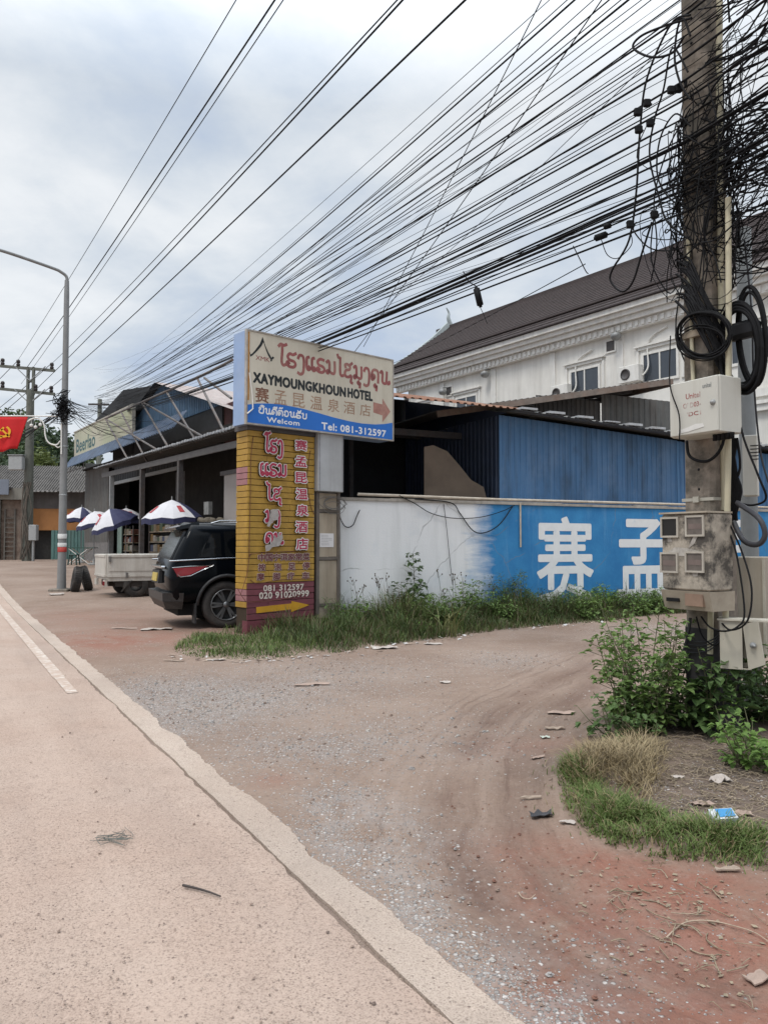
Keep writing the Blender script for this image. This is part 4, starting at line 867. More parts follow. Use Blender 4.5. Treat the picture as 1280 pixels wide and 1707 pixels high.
ZP = [.36, .52, .78, .98, 1.10, 1.42, 1.66, 1.75, 1.79]
def st(x, w=1.0, roof=1.0, off=None, belt=1.10, hood=None):
    W = [.84, .915, .93, .925, .90, .82, .745, .60, 0.0]; zz_ = list(ZP)
    if hood: zz_ = [.36, .52, .74, .9, hood - .10, hood - .05, hood - .02, hood, hood + .02]; W = [.84, .9, .92, .91, .88, .80, .70, .5, 0]
    else: zz_ = [z if z < 1.1 else 1.10 + (z - 1.10) * roof for z in zz_]
    off = off or [0] * 9
    return [(x + off[i], W[i] * w, zz_[i]) for i in range(9)]
sts = [st(-.90, .93, .985, [.10, -.04, -.08, -.06, -.02, .16, .30, .34, .34]), st(-.80, .985, .995, [.04, 0, -.02, 0, 0, .12, .25, .28, .28]), st(-.45), st(0), st(.6), st(1.2, 1, 1.01), st(1.6, 1, 1.0),
       st(2.0, 1, .93, [0, 0, 0, 0, .1, .0, -.1, -.12, -.12]), st(2.35, 1, .30, [0, 0, 0, 0, .25, .1, 0, 0, 0]), st(2.8, .99, hood=1.10), st(3.4, .96, hood=1.04), st(3.72, .88, hood=.96), st(3.84, .8, hood=.86)]
rv = []; nn = 17
for s_ in sts:
    rv += [(x, -w, z) for x, w, z in s_] + [(x, w, z) for x, w, z in s_[-2::-1]]
fs = [(i * nn + k, (i + 1) * nn + k, (i + 1) * nn + k + 1, i * nn + k + 1) for i in range(len(sts) - 1) for k in range(nn - 1)]
fs += [((i + 1) * nn, i * nn, i * nn + nn - 1, (i + 1) * nn + nn - 1) for i in range(len(sts) - 1)]
for e in (0, (len(sts) - 1) * nn):
    for k in range(8):
        q = (e + k, e + k + 1, e + nn - 2 - k, e + nn - 1 - k)
        if k == 7: q = (e + 7, e + 8, e + 9)
        fs.append(q if e == 0 else q[::-1])
body.add(rv, fs, 0, True); bo = body.build('body', MPaint, suv)
sd = bo.modifiers.new('sub', 'SUBSURF'); sd.levels = sd.render_levels = 2
cut = MB(BC)
for x in (0, 2.745): cut.lathe([(0, -1.2), (.455, -1.2), (.455, 1.2), (0, 1.2)], (x, 0, .40), BC.to_3x3() .inverted() @ (BC.to_3x3() @ Vector((0, 1, 0))), 28, smooth=False)
cu_ = cut.build('cutter', MPlas, None); bm_ = bo.modifiers.new('arch', 'BOOLEAN'); bm_.object = cu_; bm_.solver = 'EXACT'
dg = bpy.context.evaluated_depsgraph_get(); nm = bpy.data.meshes.new_from_object(bo.evaluated_get(dg)); bo.modifiers.clear(); bo.data = nm
bpy.data.objects.remove(cu_)
b = MB(BC)
for x in (0, 2.745): b.bx(x - .46, x + .46, -.62, .62, .3, .88)
b.bx(-.75, 3.6, -.7, .7, .22, .42); b.build('underbody', mat('underbody_black', (.006, .006, .006), .9), suv)  # near-black and hung low to deepen the shade beneath the car
def side_y(z):
    zs_ = [.36, .52, .78, .98, 1.10, 1.42, 1.66]; W = [.84, .915, .93, .925, .90, .82, .745]
    for i in range(6):
        if z <= zs_[i + 1]: return W[i] + (W[i + 1] - W[i]) * (z - zs_[i]) / (zs_[i + 1] - zs_[i])
    return .745
def side_patch(mb, pts, off, sgn=-1, shrink=0.012):
    n_ = len(pts); dn = []
    for k in range(n_):          # densify so the patch follows the curved side
        a, c = pts[k], pts[(k + 1) % n_]
        for j in range(6): dn.append((a[0] + (c[0] - a[0]) * j / 6, a[1] + (c[1] - a[1]) * j / 6))
    o = [(p[0], sgn * (side_y(p[1]) - shrink + off), p[1]) for p in dn]; i_ = [(p[0], sgn * (side_y(p[1]) - .05), p[1]) for p in dn]
    m = len(o); mb.add(o + i_, [tuple(range(m))] + [(k, k + m, (k + 1) % m + m, (k + 1) % m) for k in range(m)])
for sg in (-1, 1):
    for pts in ([(-.50, 1.17), (-.08, 1.19), (-.08, 1.58), (-.22, 1.57)], [(-.02, 1.19), (.78, 1.20), (.78, 1.62), (-.02, 1.60)], [(.88, 1.20), (1.75, 1.21), (1.35, 1.60), (.88, 1.62)]):
        b = MB(BC); side_patch(b, pts, .012, sg); b.build('side_window', MCarGlass, suv)
    b = MB(BC)
    b.tube([(x, sg * (side_y(z) + .004), z) for x, z in ((-.93, 1.115), (-.6, 1.13), (0, 1.155), (.8, 1.165), (1.8, 1.17))], .014, 6); b.build('chrome_strip', MChrome, suv)
    b = MB(BC); side_patch(b, [(-.87, 1.0), (-.30, 1.035), (-.62, .885), (-.80, .87)], .022, sg); tl = b.build('tail_lamp', MTail, suv)
    b = MB(BC); b.tube([(x, sg * (side_y(z) + .012), z) for x, z in ((-.89, 1.01), (-.60, 1.03), (-.22, 1.045), (-.42, .96), (-.60, .875), (-.76, .86), (-.80, .90))], .008, 6); b.build('lamp_trim', MChrome, tl)
    b = MB(BC)      # flare round the rear arch
    for x in (0, 2.745): b.tube([(x + .47 * cos(a), sg * (side_y(max(.4, .40 + .47 * sin(a))) + .004), .40 + .47 * sin(a)) for a in [pi * k / 14 for k in range(15)]], .032, 6)
    b.build('arch_flare', MPlas, suv)
    for x in (0, 2.745):
        w = MB(BC); ya = sg * .79; ax_ = Vector((0, sg, 0))
        w.lathe([(.25, -.11), (.355, -.13), (.385, -.10), (.392, 0), (.385, .10), (.355, .13), (.262, .125), (.25, .10)], (x, ya, .39), ax_, 32); wh = w.build('wheel', MTyre, suv)
        r_ = MB(BC); r_.lathe([(.0, .05), (.07, .085), (.075, .06), (.24, .04), (.262, .118), (.25, .122), (.235, .05)], (x, ya, .39), ax_, 28)
        rm = r_.build('rim_disc', mat('rim_shadow', (.03, .03, .03), .6), wh)
        r_ = MB(BC)
        for k in range(12):
            a = 2 * pi * (k // 2) / 6 + (.13 if k % 2 else -.13); r_.bar((x + .06 * cos(a), ya + sg * .105, .39 + .06 * sin(a)), (x + .25 * cos(a * 1.0), ya + sg * .112, .39 + .25 * sin(a)), .03, .035)
        r_.lathe([(.245, .10), (.262, .13), (.25, .135), (.24, .11)], (x, ya, .39), ax_, 28); r_.lathe([(0, .12), (.05, .118), (.06, .09)], (x, ya, .39), ax_, 12); r_.build('rim', MRim, wh)
b = MB(BC)          # rear window on the sloping tailgate
b.hexa([(-.885, -.70, 1.15), (-.885, .70, 1.15), (-.80, .72, 1.15), (-.80, -.72, 1.15), (-.655, -.60, 1.60), (-.655, .60, 1.60), (-.55, .62, 1.60), (-.55, -.62, 1.60)]); b.build('rear_window', MCarGlass, suv)
b = MB(BC); b.hexa([(-.78, -.62, 1.625), (-.78, .62, 1.625), (-.4, .64, 1.69), (-.4, -.64, 1.69), (-.79, -.60, 1.665), (-.79, .60, 1.665), (-.4, .60, 1.775), (-.4, -.60, 1.775)]); b.build('spoiler', MPaint, suv)
b = MB(BC); b.hexa([(-1.02, -.36, .74), (-1.02, .36, .74), (-.96, .36, .74), (-.96, -.36, .74), (-1.0, -.36, .95), (-1.0, .36, .95), (-.94, .36, .95), (-.94, -.36, .95)]); b.build('plate_recess', MPlas, suv)
b = MB(BC); b.hexa([(-1.035, -.25, .77), (-1.035, .25, .77), (-1.022, .25, .77), (-1.022, -.25, .77), (-1.015, -.25, .91), (-1.015, .25, .91), (-1.0, .25, .91), (-1.0, -.25, .91)]); b.build('number_plate', mat('yellow_plate', (.48, .36, .08), .5), suv)
b = MB(BC); b.bx(-1.0, -.93, -.55, .55, .985, 1.03, b=.01); b.build('chrome_garnish', MChrome, suv)
b = MB(BC); b.hexa([(-1.0, -.74, .46), (-1.0, .74, .46), (-.7, .90, .46), (-.7, -.90, .46), (-1.01, -.76, .60), (-1.01, .76, .60), (-.7, .935, .60), (-.7, -.935, .60)]); b.hexa([(-.93, -.6, .33), (-.93, .6, .33), (-.7, .8, .33), (-.7, -.8, .33), (-.99, -.72, .455), (-.99, .72, .455), (-.7, .9, .455), (-.7, -.9, .455)]); b.build('rear_bumper', MBarS, suv)
for sg in (-1, 1):
    b = MB(BC); b.tube([(-.2, sg * .60, 1.74), (-.05, sg * .61, 1.785), (1.3, sg * .61, 1.80), (1.5, sg * .60, 1.75)], .012, 6); b.build('roof_rail', MChrome, suv)
    b = MB(BC); b.bx(-.52, -.49, sg * .80 - .11, sg * .80 + .11, .10, .42); b.build('mud_flap', MPlas, suv)

# ------------------------------------------------------------------ white flatbed truck
tk = gp(178, 998); BT = basis((0.869, 0.495), (tk.x, tk.y, tk.z))
truck = thing('flatbed_truck', 'dirty white flatbed truck with drop sides parked beyond the black SUV', 'truck', BT @ Vector((1.5, .8, 0)))
MTruck = mat('dirty_white_truck', (.52, .49, .44), .5, var=.1, scale=4, col2=(.27, .22, .17), amt=.55, streak=True); MTrD = mat('truck_chassis', (.035, .028, .024), .8, var=.3, scale=8)
_, zbt = onp(178, 921, BT); _, zbb = onp(178, 962, BT)
zbt -= tk.z; zbb -= tk.z
LB, WB_ = 3.2, 1.65
def board(name, x0, x1, y0, y1, out):
    b = MB(BT); b.bx(x0, x1, y0, y1, zbb + .05, zbt, b=.012)
    if out == 'y':
        for (z0_, z1_) in ((zbt - .06, zbt - .0), (zbb + .06, zbb + .12)): b.bx(x0 + .02, x1 - .02, y0 - .018, y0 - .001, z0_ - .01, z1_ - .012)
        b.bx(x0 + .06, x1 - .06, y0 - .012, y0 - .001, zbb + .20, zbt - .13)
    else:
        for (z0_, z1_) in ((zbt - .06, zbt), (zbb + .06, zbb + .12)): b.bx(x0 - .018, x0 - .001, y0 + .02, y1 - .02, z0_ - .01, z1_ - .012)
    return b.build(name, MTruck, truck)
board('side_board', 0, LB, 0, .04, 'y'); board('side_board', 0, LB, WB_ - .04, WB_, ''); board('tail_board', -.035, -.001, .03, WB_ - .03, 'x'); board('head_board', LB, LB + .04, 0, WB_, '')
b = MB(BT); b.bx(0, LB, .042, WB_ - .042, zbb - .02, zbb + .045); b.bx(0.02, LB, .01, .04, zbb - .06, zbb + .045); b.build('bed_floor', MTruck, truck)
b = MB(BT)
for x in (.5, 1.5, 2.5): b.bx(x - .03, x + .03, -.035, -.019, zbb + .02, zbb + .16)
for x in (.04, LB - .1): b.bx(x, x + .06, -.045, -.02, zbt - .2, zbt - .05)
b.build('hinge', mat('hinge_grey', (.2, .19, .18), .5, metal=.5), truck)
b = MB(BT); b.bx(.1, 4.8, .3, .45, zbb - .2, zbb - .06); b.bx(.1, 4.8, WB_ - .45, WB_ - .3, zbb - .2, zbb - .06); b.bx(.9, 2.6, .06, .3, zbb - .42, zbb - .08); b.build('chassis', MTrD, truck)
b = MB(BT); b.bx(-.04, .02, .05, .32, zbb - .2, zbb - .03); b.bx(-.04, .02, WB_ - .32, WB_ - .05, zbb - .2, zbb - .03); b.build('light_bracket', MTruck, truck)
b = MB(BT); b.bx(-.06, -.041, .07, .30, zbb - .17, zbb - .07); b.build('tail_lamp', MTail, truck)
for x in (.75, 4.0):
    for y in (.12, WB_ - .12):
        w = MB(BT); w.lathe([(.16, -.1), (.30, -.11), (.33, -.07), (.33, .07), (.30, .11), (.16, .1)], (x, y, .33), (0, 1, 0), 20); wh = w.build('wheel', MTyre, truck)
        w = MB(BT); w.lathe([(0, -.03), (.16, -.02), (.16, .02), (0, .03)], (x, y, .33), (0, 1, 0), 16); w.build('rim', MGreySteel, wh)
b = MB(BT); b.bx(.22, 1.25, .05, .09, .30, zbb - .03); b.hexa([(.35, -.01, .16), (.40, .25, .16), (.43, .25, .16), (.38, -.01, .16), (.62, -.01, zbb - .05), (.62, .25, zbb - .05), (.65, .25, zbb - .05), (.65, -.01, zbb - .05)]); b.build('mud_flap', MTrD, truck)
b = MB(BT)
cab = [(LB + .12, .45), (LB + 1.75, .45), (LB + 1.75, 1.0), (LB + 1.45, 1.15), (LB + 1.15, 1.78), (LB + .2, 1.78), (LB + .12, 1.6)]
b.prism([(x, .0, z) for x, z in cab], (0, WB_, 0)); b.build('cab', MTruck, truck)
b = MB(BT); b.prism([(LB + .4, -.006, 1.15), (LB + 1.3, -.006, 1.15), (LB + 1.05, -.006, 1.65), (LB + .4, -.006, 1.65)], (0, .004, 0)); b.build('cab_window', MCarGlass, truck)

# two old tyres leaning on the lamp pole
def old_tyre(u, v, lean, lab, R_=.36):
    p = gp(u, v); ax_ = Vector((0.72, 0.35, lean)).normalized(); w = MB()
    prof = [(.2, -.09), (.3, -.115), (R_ - .02, -.115), (R_, -.085), (R_, .085), (R_ - .02, .115), (.3, .115), (.2, .09), (.215, 0), (.2, -.09)]
    w.lathe(prof, p + Vector((0, 0, R_ * .97)), ax_, 30)
    t_ = w.build('old_tyre', mat('worn_tyre', (.04, .038, .037), .9, var=.3, scale=15, col2=(.12, .10, .085), amt=.5)); tag(t_, lab, 'tyre', 'worn tyres beside the lamp pole')
    g_ = MB()
    for k in range(36):
        a = 2 * pi * k / 36; q = ax_.to_track_quat('Z', 'Y').to_matrix(); e = q @ Vector((cos(a), sin(a), 0)); c_ = p + Vector((0, 0, R_ * .97)) + e * (R_ + .004); g_.bar(c_ + ax_ * -.08, c_ + ax_ * .08, .03, .012)
    g_.build('tread', mat('worn_tyre', (.04, .038, .037)), t_)
old_tyre(128, 986, -.12, 'worn black tyre leaning against the grey lamp pole'); old_tyre(143, 984, .22, 'worn black tyre tilted against the other tyre, further from the lamp pole')
# ------------------------------------------------------------------ market hall
def k_xz(u, v, D): return onp(u, v, B2, D)
DM = 10.0; GZ = 0.42
mo = B2 @ Vector((-28, DM + 3, 0)); mo.z = T(mo.x, mo.y)
mk = thing('market_hall', 'open fronted dark market hall with blue tin gable, awning and sagging tin canopy', 'market', mo)
xr = -20.3; xl = k_xz(158, 778, DM)[0]; ZC = 5.14
b = MB(B2); b.corrug((xl, DM, ZC), (xr - xl, 0, -.06), (0, 4.4, .75), 80, .035, (0, 0, 1)); b.build('canopy_sheet', MGreyTin, mk)
b = MB(B2); rr = random.Random(9); x = xl
while x < xr:
    b.bx(x, x + .15, DM - .05, DM + .25, ZC + .035 - .06 * (x - xl) / (xr - xl), ZC + .05 + rr.random() * .03); x += .15 + .11
b.build('canopy_edge', MEdge, mk)
x0, z0_ = k_xz(171, 793, DM + .25); x1, z1_ = k_xz(393, 741, DM + .25)
b = MB(B2); b.bar((x0, DM + .25, z0_), (x1, DM + .25, z1_), .08, .22); b.bar((x1 + .001, DM + .25, z1_), (xr, DM + .25, z1_), .08, .22); b.build('canopy_beam', mat('grey_beam', (.095, .09, .088), .6, var=.2, scale=3), mk)
for u in (186, 237, 300):
    x, _ = k_xz(u, 850, DM + .3); b = MB(B2); b.bx(x - .09, x + .09, DM + .21, DM + .39, .2, ZC - .45); b.build('post', MGreySteel if u == 186 else MSteelD, mk)
DW = 12.0         # front wall plane under the gable
xw0 = k_xz(143, 850, DW)[0]; xw1 = k_xz(181, 850, DW)[0]; xwR = -22.0
b = MB(B2); b.corrug((xw0, DW, 1.6), (xw1 - xw0, 0, 0), (0, 0, 4.3), 16, -.02, (0, 1, 0)); b.build('wall_sheet', MGreyTin, mk)
b = MB(B2); b.bx(xw0, xw1, DW, DW + .1, .2, 1.6); b.build('low_wall', mat('mottled_low_wall', (.20, .19, .185), .9, var=.3, scale=9, col2=(.1, .09, .085), amt=.6), mk)
b = MB(B2); b.bx(xw0 - .1, xw0 + .02, DW - .02, DW + 3, .2, 6.4); b.build('end_wall', MGreyTin2, mk)
MDark = mat('interior_shade', (.026, .024, .022), .9, var=.4, scale=2)  # near-black colour stands in for the deep shade indoors
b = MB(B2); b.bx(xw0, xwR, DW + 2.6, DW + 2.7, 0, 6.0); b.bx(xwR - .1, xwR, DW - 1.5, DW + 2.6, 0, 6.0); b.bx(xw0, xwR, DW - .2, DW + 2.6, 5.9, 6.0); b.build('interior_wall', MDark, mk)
# opening surrounds under the canopy
for (ua, va, ub, vb) in ((188, 808, 236, 800), (240, 797, 297, 782)):
    x0, z0_ = k_xz(ua, va, DW - .1); x1, z1_ = k_xz(ub, vb, DW - .1); b = MB(B2); b.bx(x0, x1, DW - .15, DW - .05, (z0_ + z1_) / 2, (z0_ + z1_) / 2 + .16); b.build('header', MGreySteel, mk)
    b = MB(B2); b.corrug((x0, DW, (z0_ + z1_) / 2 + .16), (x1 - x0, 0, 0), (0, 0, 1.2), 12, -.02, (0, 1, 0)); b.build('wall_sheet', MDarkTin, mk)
for u in (188, 236, 296, 305):
    x, _ = k_xz(u, 850, DW - .1); b = MB(B2); b.bx(x - .06, x + .06, DW - .16, DW - .04, .2, 4.6); b.build('door_post', MGreySteel if u in (188, 305) else MSteelD, mk)
x0, _ = k_xz(374, 790, DW - 1); x1, zt_ = k_xz(400, 788, DW - 1)
b = MB(B2); b.bx(x0, x1 + .3, DW - 1.0, DW - .8, 0, zt_); b.build('pale_wall', mat('pale_pink_wall', (.34, .31, .29), .8, var=.06, scale=2), mk)
b = MB(B2); b.bx(x0 - .25, x1 + .4, DW - 1.05, DW - .75, zt_ + .002, zt_ + .15); b.build('wall_beam', MSteelD, mk)
# gable wall, roofs
xa, za = k_xz(270, 641, DW); xR, zR = k_xz(386, 681, DW); xL = xa - (xR - xa); zL = zR
xb0 = k_xz(223, 700, DW)[0]
zb_ = k_xz(260, 722, DW)[1]
def gz(x): return za + (zL - za) * (xa - x) / (xa - xL) if x < xa else za + (zR - za) * (x - xa) / (xR - xa)
def gable(x0, x1, zlo, m, name, y=DW):
    b = MB(B2); n_ = max(1, int((x1 - x0) / .2)); st = (x1 - x0) / n_
    for i in range(n_):
        for f0, f1, h in ((0, .5, 0), (.5, 1, .025)):
            a, c = x0 + (i + f0) * st, x0 + (i + f1) * st
            b.hexa([(a, y - h, zlo), (c, y - h, zlo), (c, y + .01, zlo), (a, y + .01, zlo), (a, y - h, gz(a)), (c, y - h, gz(c)), (c, y + .01, gz(c)), (a, y + .01, gz(a))])
    return b.build(name, m, mk)
zg_ = k_xz(290, 704, DW)[1]; b = MB(B2); b.bx(xb0, xR - .9, DW + .02, DW + .06, 5.2, zg_ + .02); b.build('shaded_wall', MDarkTin, mk)  # near-black sheet paints in the shade under the awning
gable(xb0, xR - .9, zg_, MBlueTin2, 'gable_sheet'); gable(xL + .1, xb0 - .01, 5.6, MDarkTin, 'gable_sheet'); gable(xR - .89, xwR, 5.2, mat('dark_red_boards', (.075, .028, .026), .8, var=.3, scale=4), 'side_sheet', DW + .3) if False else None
b = MB(B2); b.bx(xR - .89, xwR, DW + .1, DW + .15, 5.2, zR + .3); b.build('side_sheet', mat('dark_red_boards', (.075, .028, .026), .8, var=.3, scale=4), mk)
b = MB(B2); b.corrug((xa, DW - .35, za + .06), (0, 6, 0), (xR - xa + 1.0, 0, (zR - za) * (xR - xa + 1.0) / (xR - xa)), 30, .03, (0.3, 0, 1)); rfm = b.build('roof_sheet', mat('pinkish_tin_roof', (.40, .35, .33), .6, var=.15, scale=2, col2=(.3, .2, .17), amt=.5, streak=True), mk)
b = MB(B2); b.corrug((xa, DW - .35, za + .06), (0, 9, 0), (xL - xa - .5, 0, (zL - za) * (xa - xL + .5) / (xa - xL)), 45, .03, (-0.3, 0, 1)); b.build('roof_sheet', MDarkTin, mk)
# dark roof with timber post behind the beer sign
b = MB(B2); q0 = k_xz(160, 700, DW + .4); q1 = k_xz(206, 650, DW + .4); q2 = k_xz(268, 641, DW + .4); b.prism([(q0[0], DW + .4, q0[1] - .8), (q0[0], DW + .4, q0[1]), (q1[0], DW + .4, q1[1]), (q2[0], DW + .4, q2[1]), (q2[0], DW + .4, q2[1] - 1.5)], (0, .06, 0)); b.build('upper_gable', MDarkTin, mk)
# awning under the sign
b = MB(B2); a0 = k_xz(104, 780, 10.9); a1 = k_xz(290, 703, 10.9); c0 = k_xz(126, 766, 11.6); c1 = k_xz(300, 690, 11.6)
b.corrug((a0[0], 10.9, a0[1] - .12), (a1[0] - a0[0], 0, a1[1] - a0[1] - .12), (0, .55, .74), 60, .05, (0, -.5, 1)); b.build('awning_sheet', mat('blue_grey_awning', (.085, .125, .195), .6, var=.25, scale=2, col2=(.05, .055, .065), amt=.5), mk)
b = MB(B2); b.bar((a0[0], 10.95, a0[1] - .35), (a0[0] + 5, 10.95, a0[1] - .35), .05, .06)
for k in range(6): b.bar((a0[0] + k, 10.95, a0[1] - .35), (a0[0] + k, 10.95, a0[1] - .02), .04, .04)
b.build('awning_frame', MSteelD, mk)
# beer sign
s0, zt0 = k_xz(124.6, 724, 11.5); s1, zt1 = k_xz(222, 673, 11.5); zb0 = k_xz(126, 765, 11.5)[1]; zb1 = k_xz(223, 725.5, 11.5)[1]
zT, zB = (zt0 + zt1) / 2, (zb0 + zb1) / 2
bsn = thing('beer_sign', 'long pale green and cream beer sign board above the market awning', 'sign', B2 @ Vector(((s0 + s1) / 2, 11.5, zB)))
def sign_mat():
    t = NT('beer_sign_board'); f = t.noise(.35, 3, .5); c = t.mix(t.rng(f, .38, .62), (.47, .44, .35), (.42, .44, .30)); c = t.mix(t.math('MULTIPLY', t.rng(t.noise(3, 5, .7, (1, 1, .2)), .5, .75), .3), c, (.30, .28, .2)); t.col(c); t.rough(.6); return t.m
b = MB(B2); b.bx(s0, s1, 11.5, 11.6, zB, zT); b.build('board', sign_mat(), bsn)
b = MB(B2); b.bx(s0 - .06, s1 + .06, 11.46, 11.62, zT + .001, zT + .07); b.bx(s0 - .06, s1 + .06, 11.46, 11.62, zB - .07, zB - .001); b.bx(s1 + .001, s1 + .06, 11.46, 11.62, zB, zT); b.build('frame', mat('cream_frame', (.42, .39, .33), .6, var=.2), bsn)
xa_ = k_xz(128, 745, 11.5)[0]; xb_ = k_xz(159, 735, 11.5)[0]
b = MB(B2); put_text(b, 'Beerlao', xa_, xb_, zB + .30, zB + 1.12, 11.496, .02, cap=.73); b.build('word', mat('dark_green_letter', (.012, .085, .095), .5), bsn)
b = MB(B2); xc = k_xz(163, 722, 11.5)[0]; xd = k_xz(186, 710, 11.5)[0]; put_lao(b, ['s', 'u', 'n', 'ae', 'kh'], xc, xd, zB + .95, .26, 11.496, .2); b.build('small_word', mat('faded_sign_ink', (.33, .33, .25), .6), bsn)
b = MB(B2)
for zf, e in ((.62, 0), (.45, 1)): b.bx(xc + .3, xc + 3.5 + e, 11.494, 11.499, zB + zf, zB + zf + .03)
b.build('print_line', mat('faded_sign_ink', (.33, .33, .25)), bsn)
# welded pipe frame standing over the canopy
MPipeF = mat('dull_frame_pipe', (.15, .14, .135), .7, var=.25, scale=6, col2=(.14, .075, .045), amt=.6)
fr = thing('pipe_frame', 'rusty grey welded pipe frame leaning over the market canopy', 'frame', B2 @ Vector((k_xz(260, 735, DM + .3)[0], DM + .3, ZC)))
rail = [(176, 698), (236, 671), (304, 641), (345, 622), (388, 600)]
Dtop, Dbot = 11.2, DM + .35
b = MB(B2); b.tube([(k_xz(u, v, Dtop)[0], Dtop, k_xz(u, v, Dtop)[1]) for u, v in rail], .055, 6); b.build('rail', MPipeF, fr)
for (u0, v0, u1, v1) in ((176, 698, 215, 768), (178, 699, 271, 755), (202, 686, 251, 780), (238, 673, 283, 749), (241, 672, 344, 731), (279, 655, 328, 737), (330, 632, 374, 720), (341, 630, 386, 664)):
    x0, z0_ = k_xz(u0, v0, Dtop); x1, z1_ = k_xz(u1, v1, Dbot); b = MB(B2); b.tube([(x0, Dtop, z0_), (x1, Dbot, z1_)], .045, 6); b.build('strut', MPipeF, fr)

# goods on shelves inside
pk_cols = [(.30, .24, .17), (.42, .38, .31), (.20, .075, .05), (.12, .16, .10), (.45, .42, .38), (.10, .12, .2), (.32, .2, .08), (.36, .33, .28)]
pk_m = [mat('package_%d' % i, tuple(q * .5 for q in c), .7, var=.15, scale=8) for i, c in enumerate(pk_cols)]
rr = random.Random(21); proto = {}
def rack(u0, u1, D, vtop, lab):
    x0 = k_xz(u0, 900, D)[0]; x1, zt = k_xz(u1, vtop, D)
    r_ = thing('goods_rack', lab, 'shelf', B2 @ Vector(((x0 + x1) / 2, D + .25, GZ)), 'racks of goods in the market')
    b = MB(B2)
    for x in (x0, x1 - .05):
        for y in (D, D + .45): b.bx(x, x + .05, y, y + .05, GZ, zt)
    b.build('frame', MSteelD, r_)
    n_ = 4
    for k in range(n_):
        z = GZ + .25 + (zt - GZ - .3) * k / n_; b = MB(B2); b.bx(x0 + .051, x1 - .051, D + .02, D + .48, z, z + .03); b.build('shelf', MBoard, r_)
        x = x0 + .08
        while x < x1 - .35:
            w = rr.uniform(.22, .42); h = rr.uniform(.18, .36); i = rr.randrange(len(pk_m))
            q = MB(B2); q.bx(x, x + w, D + .06, D + .4, z + .031, z + .031 + h, b=.02)
            o = q.build('package', pk_m[i]); tag(o, 'small boxed or bagged goods stacked on a rack inside the market', 'package', 'goods on the market racks'); x += w + .03
rack(248, 290, 11.0, 866, 'crowded goods rack with pale packages behind the black car roof'); rack(202, 222, 12.3, 876, 'narrow goods rack behind the umbrella poles near the pale green curtain')
b = MB(B2); x0 = k_xz(196, 880, 12.2)[0]; x1 = k_xz(203, 880, 12.2)[0]; b.bx(x0, x1, 12.2, 12.25, GZ, k_xz(196, 872, 12.2)[1]); tag(b.build('curtain', mat('pale_green_cloth', (.20, .27, .24), .8, var=.2)), 'pale green cloth hanging in the market doorway', 'curtain')
b = MB(B2); x0, z0_ = k_xz(340, 858, 10.8); x1, z1_ = k_xz(348, 836, 10.8); b.bx(x0, x1, 10.8, 10.95, z0_, z1_); tag(b.build('price_board', mat('grey_board', (.25, .25, .24), .7)), 'small pale grey board standing in the dark market opening', 'board')
rr = random.Random(4); b = MB()
c0 = B2 @ Vector((k_xz(358, 868, 10.6)[0], 10.6, 2.05))
for k in range(30): b.lathe([(0, -.12), (.14, -.08), (.18, 0), (.13, .09), (0, .12)], c0 + Vector((rr.uniform(-.45, .45), rr.uniform(-.2, .2), rr.uniform(-.25, .25))), (rr.random() - .5, rr.random() - .5, 1), 7)
b.bx(c0.x - .5, c0.x + .5, c0.y - .25, c0.y + .25, T(c0.x, c0.y), c0.z - .2)
tag(b.build('sack_heap', mat('dusty_sack', (.15, .13, .10), .9, var=.3)), 'heap of dusty sacks on a stand behind the black car roof', 'sacks')

